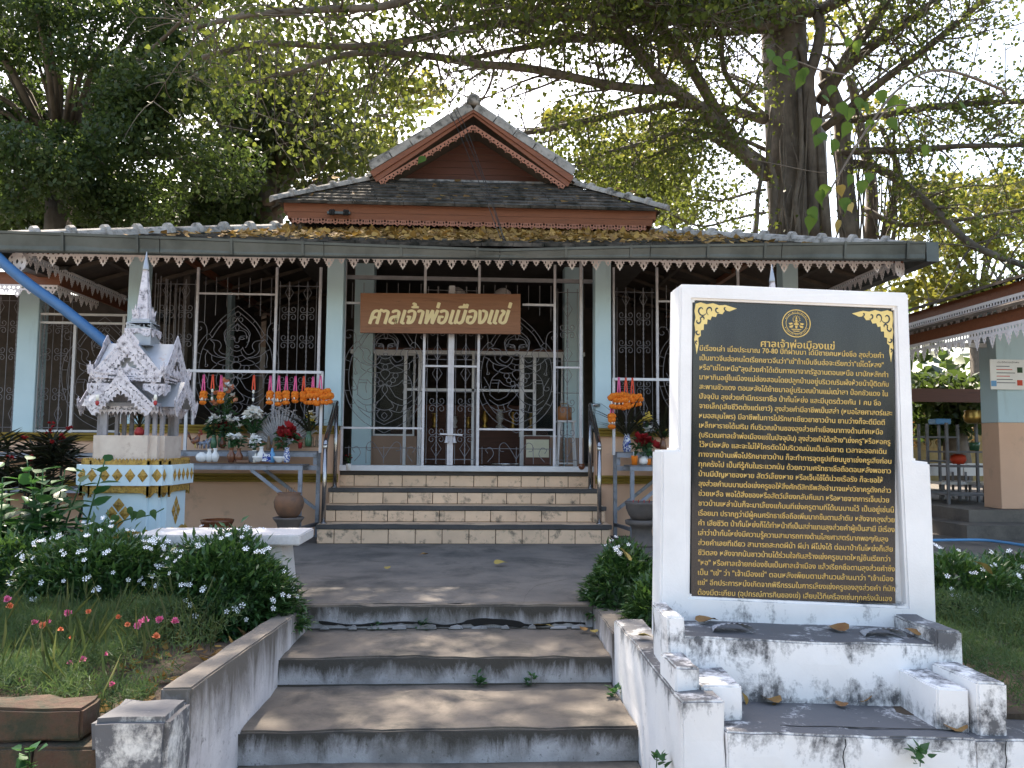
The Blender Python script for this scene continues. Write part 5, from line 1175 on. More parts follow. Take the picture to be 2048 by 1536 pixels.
def bouquet(label, px, py, Y, vase, vm, fl, nf, spread, hgt, leaves=14, straps=0, strap='m', vs_=1.0, seed=0, cat='flower vase', name='flower_vase', fs=1.0):
    """vase foot at pixel; nf blossoms in a dome of radius spread at height hgt above the rim"""
    rr = random.Random(seed); p = at(px, py, Y); t = thing(name, label, cat, tuple(p)); top = 0; leaves = int(leaves*1.7); fs *= 1.25; nf = int(nf*1.3)
    if vase: MB().lathe([(r*vs_, z*vs_) for r, z in VP[vase]], 18).build('vase', M[vm], t); top = VP[vase][-1][1]*vs_
    for k in range(nf):
        a = rr.uniform(0, 6.28); q = spread*math.sqrt(rr.random()); x, y = q*math.cos(a), q*math.sin(a)*.6; z = top+hgt*(1-.45*(q/spread)**2)*rr.uniform(.8,1.05)
        kd = rr.choice(fl); o = place('blossom', BL[kd], t, (x, y, z), (rr.uniform(.1,.9), rr.uniform(-.5,.5), rr.uniform(0,6)), rr.uniform(.8,1.2)*fs)
        MB().tube([(x*.1,y*.1,top*.8),(x*.6,y*.6,top+hgt*.5),(x,y,z)], .0022, 4, False).build('stem', M['leafdark'], t)
    for k in range(leaves):
        a = rr.uniform(0,6.28); q = spread*rr.uniform(.2,.95); place('leaf', oval_me, t, (q*math.cos(a)*.8, q*math.sin(a)*.5, top+hgt*rr.uniform(.05,.85)), (rr.uniform(-.6,.9), rr.uniform(-.6,.6), a-1.57), rr.uniform(.8,1.4))
    for k in range(straps):
        a = rr.uniform(0,6.28); place('strap_leaf', blade_me[strap] if strap != 'g' else bladeg, t, (0,0,top*.8), (rr.uniform(-.5,.15), rr.uniform(-.2,.2), a), rr.uniform(.7,1.15))
    return t
YR, YFt = 8.0, 7.66
bouquet('white mums over green leaves in a green vase near the rooster figurine',427,897,YR,'tall','vgreen',[('mum','petw')],7,.07,.20,22,4,'s',.8,1,fs=.9)
bouquet('flat spray of white mums in the middle of the crowded table',462,898,YR,'tall','vgreen',[('mum','petw')],9,.09,.19,16,3,'s',.8,2,fs=.8)
bouquet('large white lilies with dark palm leaves above the clear vase',505,897,YR,'tall','vwhite',[('lily','petw')],5,.08,.22,14,10,'g',.9,3,fs=1.0)
bouquet('yellow and white flowers with long dark strap leaves beside the blue column',617,893,YR,'tall','vgreen',[('mum','pety'),('mum','petw'),('mum','pety')],4,.05,.20,8,18,'m',.9,4,fs=1.1)
bouquet('deep red roses in a blue and white vase on the front shelf',573,925,YFt,'tall','vblue',[('rose','petr')],9,.10,.19,26,0,'s',.85,5,fs=1.5)
bouquet('small white daisies in the first brown glass vase',462,925,YFt,'slim','vbrown',[('mum','petw')],7,.055,.13,10,0,'s',1.25,6,fs=.75)
bouquet('small white daisies in the second brown glass vase next to the tray',477,925,YFt,'slim','vbrown',[('mum','petw')],6,.05,.12,10,0,'s',1.2,7,fs=.75)
bouquet('white mum heads in a pale footed vase behind the glass jar',508,925,YFt,'tall','jasmine',[('mum','petw')],5,.06,.13,8,0,'s',.7,8,fs=.8)
bouquet('tall bright orange and white bouquet against the dark window',443,895,8.12,'tall','vgreen',[('rose','peto'),('mum','petw'),('rose','peto'),('mum','pety')],16,.13,.52,30,10,'m',1.0,9,fs=1.0)
bouquet('dark red carnations beside the green vase of mums',445,897,8.08,'slim','vbrown',[('rose','petr')],6,.10,.13,10,0,'s',1,10,fs=1.1)
# silvery dried fan
fn = thing('dried_fan', 'silvery grey fan of dried plumes behind the red roses', 'dried plant', tuple(at(560,897,8.1)))
rr = random.Random(4)
for k in range(26):
    a = R(-62+124*k/25); L = .40+rr.uniform(-.06,.05); c = MB()
    c.tube([(math.sin(a)*L*t_, rr.uniform(-.01,.01), math.cos(a)*L*t_*.95) for t_ in (.2,.45,.7,1)], [.003,.009,.013,.005], 6)
    for q in range(12):
        t_ = .4+.6*q/12; s_ = rr.choice((-1,1)); c.add([(math.sin(a)*L*t_,0,math.cos(a)*L*t_),(math.sin(a+s_*.09)*L*(t_+.06),rr.uniform(-.02,.02),math.cos(a+s_*.09)*L*(t_+.06)),(math.sin(a)*L*(t_+.05),0,math.cos(a)*L*(t_+.05))], [(0,1,2)])
    c.build('plume', M['silver'], fn)
MB().lathe([(.03,0),(.035,.04),(.02,.09)], 12).build('vase', M['vbrown'], fn)
pot('round','vwhite','round white lidded porcelain jar at the end of the front shelf',403,924,YFt,1.0,'jar'); pot('slim','vwhite','slim white porcelain vase next to the round white jar',418,924,YFt,1.1); pot('slim','vwhite','slim white porcelain vase nearest the brown glass vases',430,924,YFt,1.15)
pot('bowl','vwhite','white porcelain bowl behind the glass jar',515,924,YFt,1.0,'bowl'); pot('cup','tsteel','clear grey glass jar on the front shelf',504,924,YFt,1.3,'glass jar'); pot('bowl','vwhite','white bowl heaped with green leaves next to the blue bottle',558,925,YFt,1.05,'bowl')
pot('bottle','cyan','light blue plastic bottle on the front shelf',544,925,YFt,1.25,'bottle'); pot('slim','vwhite','little white water cup shaped like a swan neck',522,922,YFt,1.2,'cup'); pot('cup','red','small red cup by the dark figurines',600,897,YR,.75,'cup')
bx = MB().box(-.04,.04,-.03,.03,0,.075,.003).build('tea_box', M['vblue'], None, at(534,923,YFt)); tag(bx, 'square blue and white porcelain box on the front shelf', 'box')
tr = MB().box(-.055,.055,-.03,.03,0,.022,.003).build('tray', M['clay'], None, at(486,925,YFt-.02)); tag(tr, 'small flat brown tray in front of the daisy vases', 'tray')
# figurines
M['roosterm'] = mat('painted rooster', (.05,.07,.08), (.42,.12,.03), .4, scale=30, bmp=0); M['bluefig'] = mat('painted blue figurine', (.10,.14,.24), (.35,.36,.38), .4, scale=40, bmp=0); M['brownfig'] = mat('painted brown figurine', (.10,.06,.035), (.22,.13,.06), .4, scale=40, bmp=0)
def rooster(label, px, py, Y, s):
    t = thing('rooster_figurine', label, 'figurine', tuple(at(px,py,Y)), 0.3); mb = MB()
    mb.tube([(-.03,0,.055),(-.012,0,.05),(.012,0,.06),(.022,0,.085),(.026,0,.105)], [.012,.026,.026,.014,.010], 10); mb.ball((.03,0,.115),.013); mb.xf(Matrix.Scale(s,4)); mb.build('body', M['roosterm'], t)
    MB().fret([(.02,.12),(.03,.145),(.034,.13),(.042,.14),(.045,.118),(.052,.11),(.045,.095),(.036,.1)], [], .006).xf(Matrix.Scale(s,4)).build('comb', M['red'], t)
    for k in range(5): MB().tube([( -.03,0,.06),(-.05,0,.09+.008*k),(-.07-.003*k,0,.07+.012*k)], [.006,.006,.002], 5).xf(Matrix.Scale(s,4)).build('tail_feather', M['roosterm'], t)
    for y_ in (-.01,.01): MB().tube([(0,y_,.04),(0,y_,.0)], .004, 5).xf(Matrix.Scale(s,4)).build('leg', M['pety'], t)
rooster('painted rooster figurine with red comb standing by the spirit house end',390,896,YR,1.3)
def horse(label, px, py, Y, m, s=.8, rz=.3):
    t = thing('animal_figurine', label, 'figurine', tuple(at(px,py,Y)), rz); mb = MB()
    mb.tube([(-.035,0,.06),(-.01,0,.058),(.02,0,.062),(.036,0,.08),(.042,0,.10),(.06,0,.095)], [.016,.018,.018,.012,.009,.006], 8).xf(Matrix.Scale(s,4)); mb.build('body', M[m], t)
    for x_ in (-.028,.02):
        for y_ in (-.01,.01): MB().tube([(x_,y_,.055),(x_+.003,y_,.025),(x_,y_,0)], [.007,.005,.006], 6).xf(Matrix.Scale(s,4)).build('leg', M[m], t)
    MB().tube([(-.038,0,.065),(-.055,0,.05),(-.056,0,.025)], [.005,.006,.002], 5).xf(Matrix.Scale(s,4)).build('tail', M[m], t)
horse('small brown animal figurine directly next to the painted rooster',399,897,YR,'brownfig'); horse('blue painted horse figurine, first of the pair near the rooster',405,897,YR,'bluefig',.9); horse('blue painted horse figurine, second of the pair near the rooster',413,897,YR,'bluefig',.95,-.3)
def figure(label, px, py, Y, m, s=1.0):
    t = MB().lathe([(.020,0),(.022,.01),(.013,.03),(.017,.055),(.012,.07),(.008,.075),(.012,.085),(.009,.1),(.002,.115)], 10).xf(Matrix.Scale(s,4)).build('standing_figurine', M[m], None, at(px,py,Y)); tag(t, label, 'figurine')
figure('brown standing figurine, taller of the pair behind the blue bottle',537,899,YR,'brownfig',1.2); figure('brown standing figurine, shorter of the pair behind the blue bottle',547,899,YR,'brownfig',1.0)
for k, nm in enumerate(('first','second','third','fourth')): figure('dark guardian figurine, %s of four from the red cup'%nm,608+8.5*k,895,YR,'brownfig',.95+.12*(k % 2))
# right table
bouquet('dark reddish grass plume in a tall blue and white vase at the table end',1254,905,8.0,'tall','vblue',[('mum','pety')],0,.05,.1,0,34,'l',1.15,20)
bouquet('dark red roses with green leaves in a small white vase behind the orange drink',1287,930,7.68,'round','vwhite',[('rose','petr')],8,.11,.18,24,0,'s',.9,21,fs=1.6)
bouquet('yellow orchids and dried leaves between the blue vase and the stele',1290,903,8.08,'tall','vgreen',[('mum','pety')],4,.08,.22,6,16,'m',.9,22)
bouquet('white mums rising above the red roses near the stele',1298,905,8.05,'tall','vgreen',[('mum','petw')],6,.05,.14,8,0,'s',.8,23,fs=.9)
bouquet('dark dried leaves in a vase at the edge of the stele',1326,905,8.05,'tall','vbrown',[('mum','pety')],0,.05,.1,4,22,'l',.9,24)
cp = thing('drink_cup', 'orange drink in a clear cup with a straw on the table behind the stele', 'cup', tuple(at(1269,930,7.66))); MB().lathe([(.026,0),(.034,.085),(.035,.09)], 16).build('cup', M['vorange'], cp); MB().tube([(.0,0,.02),(-.008,0,.13)], .004, 6).build('straw', M['vwhite'], cp)
pot('cup','vorange','small orange cup half hidden by the stele',1298,930,7.66,.7,'cup')

# ------------------------------------------------------------------ things by the gate
M['lantern'] = mat('amber lacquered basket', (.34,.13,.035), (.25,.09,.025), .35, scale=20, bmp=.2)
lst = thing('stool', 'tall narrow white metal stool behind the gate under the amber basket', 'stool', tuple(at(1132,930,8.75)+Vector((0,0,-.04))))
zt = (at(1132,841,8.75).z-at(1132,930,8.75).z)+.04
MB().box(-.10,.10,-.08,.08,zt-.02,zt).build('seat', M['wframe'], lst)
for sx in (-1,1):
    for sy in (-1,1): MB().bar((sx*.10,sy*.08,0),(sx*.075,sy*.06,zt-.02),.018).build('leg', M['wframe'], lst)
MB().bar((-.10,-.08,.06),(.10,-.08,.06),.016).build('stretcher', M['wframe'], lst)
lb = thing('basket', 'amber lacquered basket with a handle standing on the white stool', 'basket', tuple(lst.location+Vector((-.02,0,zt+.001))))
MB().lathe([(.075,0),(.085,.01),(.082,.05),(.085,.13),(.075,.15)], 18).build('body', M['lantern'], lb); MB().tube([(-.05,0,.15),(-.035,0,.185),(.035,0,.185),(.05,0,.15)], .006, 6).build('handle', M['brass'], lb)
M['paper'] = mat('cream paper', (.68,.66,.50), (.62,.60,.45), .9, bmp=0)
nb = thing('notice_box', 'brown box with a blank cream sheet standing by the inner door', 'box', tuple(at(1074,929,9.5)+Vector((0,0,-.005))))
MB().box(-.15,.15,-.06,.06,0,.34,.006).build('case', M['wooddark'], nb); MB().box(-.135,.135,-.064,-.061,.09,.30).build('sheet', M['paper'], nb)
bs_ = MB().lathe([(.12,0),(.16,.05),(.175,.07),(.165,.07),(.14,.02)], 24).build('basin', M['stainless'], None, Vector((at(1010,925,9.3).x,9.3,.64))); tag(bs_, 'shallow metal basin on the floor behind the gate', 'basin')
fp = thing('potted_plant', 'small wilted flower in a white pot on the gate sill', 'potted plant', tuple(at(697,942,8.37)+Vector((0,0,.01))))
MB().lathe([(.022,0),(.028,.06),(.03,.065)], 14).build('pot', M['vwhite'], fp)
for k in range(7): a = k*.9; place('leaf', oval_me, fp, (.0,0,.07+.012*k), (.6,0,a), .7); 
for k in range(4): MB().tube([(0,0,.06),(.03*math.cos(k*1.7),.02*math.sin(k*1.7),.12+.012*k)], .0018, 4).build('stem', M['leafdark'], fp); place('blossom', BL[('rose','petr')], fp, (.03*math.cos(k*1.7),.02*math.sin(k*1.7),.12+.012*k), None, .45)
cpz = MB().lathe([(.02,0),(.035,.02),(.037,.045),(.03,.055),(.036,.062)], 14).build('clay_cup', M['vbrown'], None, at(1163,940,8.37)+Vector((0,0,.004))); tag(cpz, 'little brown clay incense cup at the end of the gate sill', 'cup')
# offerings inside the metal house
ov = thing('offering_vase', 'red pot of dark drooping leaves inside the fretted spirit house', 'flower vase', (-2.30,5.72,.967))
MB().lathe([(.025,0),(.034,.015),(.034,.035),(.02,.05),(.024,.056)], 14).build('vase', M['red'], ov)
rr = random.Random(9)
for k in range(16): place('strap_leaf', blade_me['s'], ov, (0,0,.05), (rr.uniform(-.4,.2),0,rr.uniform(0,6.28)), rr.uniform(.5,.8))
for px, py, lb_ in ((195,795,'red tasselled jasmine garland on the bench-far corner of the spirit house'),(311,795,'red tasselled jasmine garland on the spirit house corner facing the table')):
    p = at(px,py,5.47); t = thing('tassel_garland', lb_, 'garland', tuple(p)); MB().lathe([(.008,.02),(.012,0),(.010,-.02)], 8).build('bud_cluster', M['jasmine'], t); MB().lathe([(.006,-.021),(.014,-.03),(.012,-.045),(.003,-.055)], 8).build('tassel', M['red'], t)

# ------------------------------------------------------------------ overhead cables
M['cable'] = mat('black cable', (.012,.012,.012), None, .6, bmp=0)
for k, (pts, lb_) in enumerate((([(770,0,10.5),(850,130,10.2),(905,235,9.6),(960,370,9.0),(1022,530,7.25)],'black cable crossing the gable, lowest of the three'), ([(790,0,10.4),(862,130,10.1),(915,235,9.5),(970,370,8.95),(1024,530,7.25)],'black cable crossing the gable, middle of the three'), ([(800,0,10.3),(868,135,10.0),(925,240,9.4),(975,375,8.9),(1026,531,7.25)],'black cable crossing the gable, uppermost of the three'))):
    tag(MB().tube(spline([tuple(at(x,y,Y)) for x,y,Y in pts],5), .0045, 5).build('cable', M['cable']), lb_, 'cable', 'cables over the gable')

# ------------------------------------------------------------------ side wing on the left
lw_ = thing('side_wing', 'low blue and peach wing with barred windows behind the red-flowered plants', 'building', (0,0,0))
YW = 9.0
MB().box(-9,-3.86,YW,YW+.15,0,.98).build('dado_wall', M['peach'], lw_); moulding(-9,-3.84,.93,1.015,YW).build('moulding', M['ochre'], lw_); moulding(-9,-3.84,.42,.50,YW).build('moulding', M['ochre'], lw_)
for px in (53, -150): x = at(px,720,YW).x; MB().box(x-.11,x+.11,YW-.01,YW+.2,1.016,3.0,.006).build('column', M['blue'], lw_)
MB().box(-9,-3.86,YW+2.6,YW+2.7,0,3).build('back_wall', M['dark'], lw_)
zw = lambda y: at(150,y,YW).z
wn = part('window_grille', lw_)
for px, w_ in ((60,.03),(70,.025),(142,.03),(240,.03),(255,.03)): x = at(px,760,YW).x; MB().box(x-w_/2,x+w_/2,YW+.03,YW+.06,1.016,zw(628)).build('grille_bar', M['wframe'], wn)
for y in (628,645,862): MB().box(at(60,y,YW).x,at(255,y,YW).x,YW+.028,YW+.058,zw(y)-.012,zw(y)+.012).build('grille_bar', M['wframe'], wn)
place('scroll_rods', w2_, wn, (at(97,760,YW).x,YW+.05,1.02)); place('figure_rods', deity_me, wn, (at(200,760,YW).x,YW+.05,1.05)); place('scroll_rods', w2_, wn, (at(5,760,YW).x,YW+.05,1.02))
el = part('eave_lace', lw_); zl = at(60,575,8.3).z
for k in range(12): place('lace_piece', lace_me, el, (-4.22-.2285*(k+1), 8.3, zl+.03), None, (1,1,1.15))
for k in range(4): place('lace_piece', lace_me, el, (-4.22, 8.3+.2285*k, zl+.03), (0,0,R(90)), (1,1,1.15))
MB().box(-9,-4.2,8.31,8.34,zl+.03,zl+.16).build('fascia_board', M['wood'], lw_); MB().box(-4.23,-4.2,8.345,10.5,zl+.03,zl+.16).build('fascia_board', M['wood'], lw_)
mb = MB().add([(-9,8.2,zl+.165),(-4.15,8.2,zl+.165),(-4.15,11.5,zl+1.0),(-9,11.5,zl+1.0),(-9,8.2,zl+.2),(-4.15,8.2,zl+.2),(-4.15,11.5,zl+1.03),(-9,11.5,zl+1.03)], [(0,1,2,3),(4,5,6,7),(0,1,5,4),(1,2,6,5)]); mb.build('roof', M['tile'], lw_)
tb2 = thing('wall_bench', 'long low grey shelf against the wing wall behind the leafy plant', 'bench', (-4.6,8.75,0))
for z in (.44,.80): MB().box(-1.6,.95,-.2,.2,z-.05,z).build('plank', M['tsteel'], tb2)
for x in (-1.5,.85): MB().box(x-.02,x+.02,-.15,.15,0,.75).build('leg', M['tsteel'], tb2)

# ------------------------------------------------------------------ pavilion on the right
pv_ = thing('pavilion', 'open pavilion with two-tier lace eaves and a blue and peach post', 'building', (0,0,0))
fl_ = MB().box(5.05,14,7.95,20,0,.14); fl_.build('floor_step', M['paving'], pv_); MB().box(5.3,14,8.3,20,.141,.27).build('floor_step', M['paving'], pv_)
px0, px1 = at(1992,800,8.45).x, at(2044,800,8.45).x; zc = at(2010,845,8.45).z
MB().box(px0+.02,px1+.06,8.45,8.75,.271,zc,.005).build('post_base', M['peach'], pv_); MB().box(px0+.02,px1+.06,8.45,8.75,zc+.001,2.5,.005).build('post', M['blue'], pv_)
for yy in (11.5,15): MB().box(px0,px0+.28,yy,yy+.28,.271,2.5,.005).build('post', M['blue'], pv_)
for xe, ze, nm in ((4.93,2.0,'lower'),(5.32,2.36,'upper')):
    n = 34
    for k in range(n):
        y = 5.6+k*.2285
        if y > 12.5: break
        place('lace_piece', lace_me, pv_, (xe, y, ze+.075), (0,0,R(90)), (1,1,1.75))
    MB().box(xe+.006,xe+.03,5.4,13,ze+.08,ze+.19).build('fascia_board', M['wood'], pv_)
    m_ = MB(); m_.add([(xe-.08,5.3,ze+.195),(xe-.08,14.2,ze+.195),(xe+5.6,14.2,ze+1.95),(xe+5.6,5.3,ze+1.95),(xe-.08,5.3,ze+.225),(xe-.08,14.2,ze+.225),(xe+5.6,14.2,ze+1.98),(xe+5.6,5.3,ze+1.98)], [(0,1,2,3),(4,7,6,5),(0,4,5,1),(1,5,6,2),(2,6,7,3),(3,7,4,0)]); m_.build('roof_slab', M['underroof'], pv_)
for k in range(7): MB().bar((4.98,8.2+k*.8,2.13),(7.4,8.2+k*.8,3.0),.05,.07).build('rafter', M['underroof'], pv_)
MB().box(5.0,14,13.4,13.45,1.72,1.95).build('rear_fascia', M['wooddark'], pv_); MB().box(5.3,14,8.6,8.66,2.05,2.1).build('light_batten', M['wframe'], pv_)
# back wall with pierced blocks
bk = thing('garden_wall', 'ochre wall of pierced circle blocks behind the pavilion', 'wall', (0,15.5,0))
M['yellow'] = mat('ochre plaster', (.50,.34,.14), (.44,.29,.11), .8, bmp=.1); M['breeze'] = mat('pierced block', (.40,.30,.13), (.30,.22,.09), .8, bmp=.1)
MB().box(4,20,.1,.2,0,.9).build('plinth', M['breeze'], bk); MB().box(4,20,.1,.2,1.45,2.05).build('band', M['yellow'], bk)
bb = MB().fret([(-.12,-.12),(.12,-.12),(.12,.12),(-.12,.12)], [[(.085*math.cos(R(a)),.085*math.sin(R(a))) for a in range(0,360,24)]], .08); bb.fret([(.06*math.cos(R(a)),.06*math.sin(R(a))) for a in range(0,360,30)], [[(.035*math.cos(R(a)),.035*math.sin(R(a))) for a in range(0,360,30)]], .08); bbm = bb.mesh('pierced_block', M['breeze'])
for k in range(22):
    for j in range(2): place('pierced_block', bbm, bk, (7.2+.245*k, .1, 1.03+.245*j))
MB().box(7.2,12.5,.45,.5,.9,1.5).build('backing', M['yellow'], bk)
# poster on the post
po = thing('poster', 'white printed notice with a heading and small pictures on the blue post', 'poster', tuple(at(2016,749,8.42)))
pw_, ph_ = .20, .165
MB().box(-pw_,pw_,0,.01,-ph_,ph_).build('sheet', M['vwhite'], po)
M['ink'] = mat('grey print', (.12,.12,.13), None, .8, bmp=0)
tx = MB(); lay_text(tx, 'ประวัติศาลเจ้าพ่อ', -.12, .13, -.125, .026, lambda u_, v_, d: (u_, -.002-d, -v_), .0); tx.build('heading', M['ink'], po)
for k in range(6):
    tx = MB().box(-.13,.02+.03*(k % 3),-.002,-.001,.085-.036*k,.093-.036*k); tx.build('text_line', M['redrib'] if k in (1,3) else M['ink'], po)
for x_, z_, m_ in ((-.165,-.10,'cyan'),(.135,.05,'leafdark'),(.13,-.09,'redrib')): MB().box(x_-.03,x_+.03,-.003,-.001,z_-.03,z_+.03).build('picture', M[m_], po)
# serving trolleys, chairs, brass pots in the pavilion shade
def trolley(label, x, y, w_, shelves, h_):
    t = thing('steel_rack', label, 'rack', (x,y,.27), 0, 'racks in the pavilion')
    for sx in (-w_/2,w_/2):
        for sy in (-.2,.2): MB().box(sx-.014,sx+.014,sy-.014,sy+.014,0,h_).build('post', M['ttop'], t)
    for z in shelves: MB().box(-w_/2,w_/2,-.22,.22,z-.02,z).build('shelf', M['ttop'], t)
    return t
xr_ = at(1935,900,9.2).x
trolley('dark steel rack with brass pots on top inside the pavilion', xr_, 9.3, .62, (.12,.45,.62), .95); trolley('dark steel rack half hidden behind the stele inside the pavilion', at(1868,900,9.8).x, 9.9, .5, (.12,.5,.8), .95)
def chair(label, px, py, Y, m='vwhite'):
    p = at(px,py,Y); t = thing('folding_chair', label, 'chair', (p.x,p.y,.27), 0, 'white chair backs'); zt_ = p.z-.27
    MB().fret([(-.2,-.1),(.2,-.1),(.2,0),(.15,.06),(-.15,.06),(-.2,0)], [], .02).build('backrest', M[m], t, (0,0,zt_)); MB().box(-.2,.2,-.38,0,zt_*.5,zt_*.5+.03).build('seat', M[m], t)
    for sx in (-.18,.18):
        MB().bar((sx,0,0),(sx,0,zt_-.05),.022).build('leg', M['ttop'], t); MB().bar((sx,-.36,0),(sx,-.36,zt_*.5),.022).build('leg', M['ttop'], t)
chair('white chair back nearest the stele in the pavilion',1878,936,10.2); chair('white chair back in the middle of the pavilion row',1912,936,10.4); chair('large white chair back below the brass pots',1958,936,9.9)
for k, (px, py, s_, lb_) in enumerate(((1945,872,1.0,'brass pot, smallest of the three on the pavilion rack'),(1962,872,1.25,'tall brass pot in the middle of the pavilion rack'),(1983,872,1.35,'wide brass pot nearest the blue pavilion post'))):
    tag(MB().lathe([(.05*s_,0),(.085*s_,.03),(.095*s_,.09),(.08*s_,.12),(.085*s_,.15),(.07*s_,.16)], 18).build('brass_pot', M['brass'], None, (at(px,py,9.3).x,9.3,1.22)), lb_, 'pot')
MB_ = MB().box(-.10,.10,-.09,.09,0,.07,.01).build('basket', M['cyan'], None, (at(1880,880,9.9).x,9.9,1.225)); tag(MB_, 'shallow blue plastic basket on the rack behind the stele', 'basket')
tag(MB().lathe([(.06,0),(.09,.05),(.08,.1),(.04,.12)], 14).build('bag', M['redrib'], None, (at(1918,965,9.3).x,9.3,.735)), 'orange red bag on the lower shelf of the brass pot rack', 'bag')
tag(MB().lathe([(.05,0),(.06,.06),(.062,.10)], 14).build('bucket', M['vgreen'], None, (at(1918,945,9.3).x+.2,9.3,.895)), 'small green bucket on the upper shelf of the brass pot rack', 'bucket')
# blue hose on the paving
hp = [atz(1830,1081,.012), atz(1900,1080,.012), atz(1965,1080,.012), atz(2010,1085,.012), atz(2060,1092,.012), atz(2160,1104,.012)]
tag(MB().tube(spline([tuple(q) for q in hp],5), .014, 8).build('garden_hose', M['cyan']), 'pale blue garden hose lying on the paving before the pavilion', 'hose')
# grey ridged shell pieces on the stele step
M['shell'] = mat('grey ridged shell', (.36,.38,.41), (.28,.29,.32), .5, bmp=.1)
for px, py, w_, lb_ in ((1462,1248,.085,'grey ridged shell-shaped piece on the stele step, the paler one'),(1762,1262,.085,'grey ridged shell-shaped piece on the stele step, the darker one')):
    mb = MB(); V = []; n, m_ = 24, 5
    for j in range(m_):
        t_ = j/(m_-1)
        for k in range(n+1):
            a = math.pi*k/n; r_ = w_*(1-.0*t_); V.append((-math.cos(a)*r_*(1-.25*t_), -.04+.09*t_, .005+math.sin(a)*(.034-.002*math.cos(k*math.pi))*(1-.6*t_)+.0015*(k % 2)))
    mb.add(V, [(j*(n+1)+k, j*(n+1)+k+1, (j+1)*(n+1)+k+1, (j+1)*(n+1)+k) for j in range(m_-1) for k in range(n)])
    p = at(px,py,3.2); o = mb.build('shell', M['shell'], None, (p.x,3.2,.186-TILT*(p.x-1.1))); tag(o, lb_, 'shell')
# ------------------------------------------------------------------ vegetation
M['bark'] = mat('fig bark', (.10,.082,.065), (.17,.145,.115), .9, scale=4, bmp=.7, bscale=14, dirt=(.045,.038,.03), dlo=.5, dhi=.7, dscale=5, streak=True)
M['barkpale'] = mat('pale bark', (.17,.135,.10), (.11,.088,.068), .9, scale=5, bmp=.5, bscale=20)
M['bodhi'] = leafmat('fig leaf', (.035,.062,.02), (.07,.10,.026), (.26,.30,.04), .45)
M['bodhinear'] = leafmat('near fig leaf', (.045,.10,.025), (.075,.14,.03), (.26,.36,.05), .4, .6, .1)
M['pinnate'] = leafmat('pinnate leaf', (.024,.050,.020), (.055,.090,.028), (.16,.24,.04), .35)
M['fan'] = leafmat('fan tree leaf', (.035,.06,.022), (.07,.09,.028), (.22,.26,.05), .42)
M['bgleaf'] = leafmat('far leaf', (.05,.07,.018), (.12,.12,.025), (.40,.38,.06), .5)
M['bush'] = leafmat('bush leaf', (.024,.072,.022), (.06,.13,.04), (.12,.22,.03), .28, .35, .5)
M['herb'] = leafmat('broad herb leaf', (.02,.075,.025), (.05,.13,.045), (.10,.25,.04), .3, .4)
M['moss'] = leafmat('moss rose stem', (.035,.085,.03), (.095,.135,.05), (.14,.22,.06), .35, .6)
M['grassm'] = leafmat('grass blade', (.06,.10,.03), (.14,.15,.06), (.2,.25,.06), .3, .6)
M['litter'] = leafmat('dead leaf', (.16,.085,.03), (.36,.22,.06), (.4,.25,.05), .2, .8)
M['deadleaf'] = mat('fallen leaf', (.22,.10,.035), (.30,.17,.05), .8, scale=14, bmp=.3)
M['deadyellow'] = mat('yellow fallen leaf', (.34,.24,.06), (.26,.20,.05), .8, scale=14, bmp=.3)
T_HEART = (np.array([(0,0,0),(-.40,.10,.03),(-.42,.42,.05),(0,1.12,-.05),(.42,.42,.05),(.40,.10,.03)]), [(0,3,2,1),(0,5,4,3)])
T_OVAL = (np.array([(0,0,0),(-.24,.22,.04),(-.27,.5,.04),(-.13,.8,-.01),(0,1,-.09),(.13,.8,-.01),(.27,.5,.04),(.24,.22,.04),(0,.5,-.03)]), [(0,8,2,1),(8,4,3,2),(0,7,6,8),(8,6,5,4)])
T_LANCE = (np.array([(0,0,0),(-.16,.45,.05),(0,1,-.06),(.16,.45,.05)]), [(0,3,2),(0,2,1)])
T_PIN = (np.array([(0,0,0),(-.30,.25,.0),(-.26,.8,-.08),(0,1.1,-.14),(.26,.8,-.08),(.30,.25,0)]), [(0,3,2,1),(0,5,4,3)])
T_NEEDLE = (np.array([(-.035,0,0),(.035,0,0),(.03,.6,.05),(0,1,.12),(-.03,.6,.05)]), [(0,1,2,3,4)])
T_WISP = (np.array([(-.012,0,0),(.012,0,0),(.010,.55,.06),(0,1,.22),(-.010,.55,.06)]), [(0,1,2,3,4)])
T_BLADE = (np.array([(-.04,0,0),(.04,0,0),(.03,.55,.06),(0,1,.22),(-.03,.55,.06)]), [(0,1,2,3,4)])
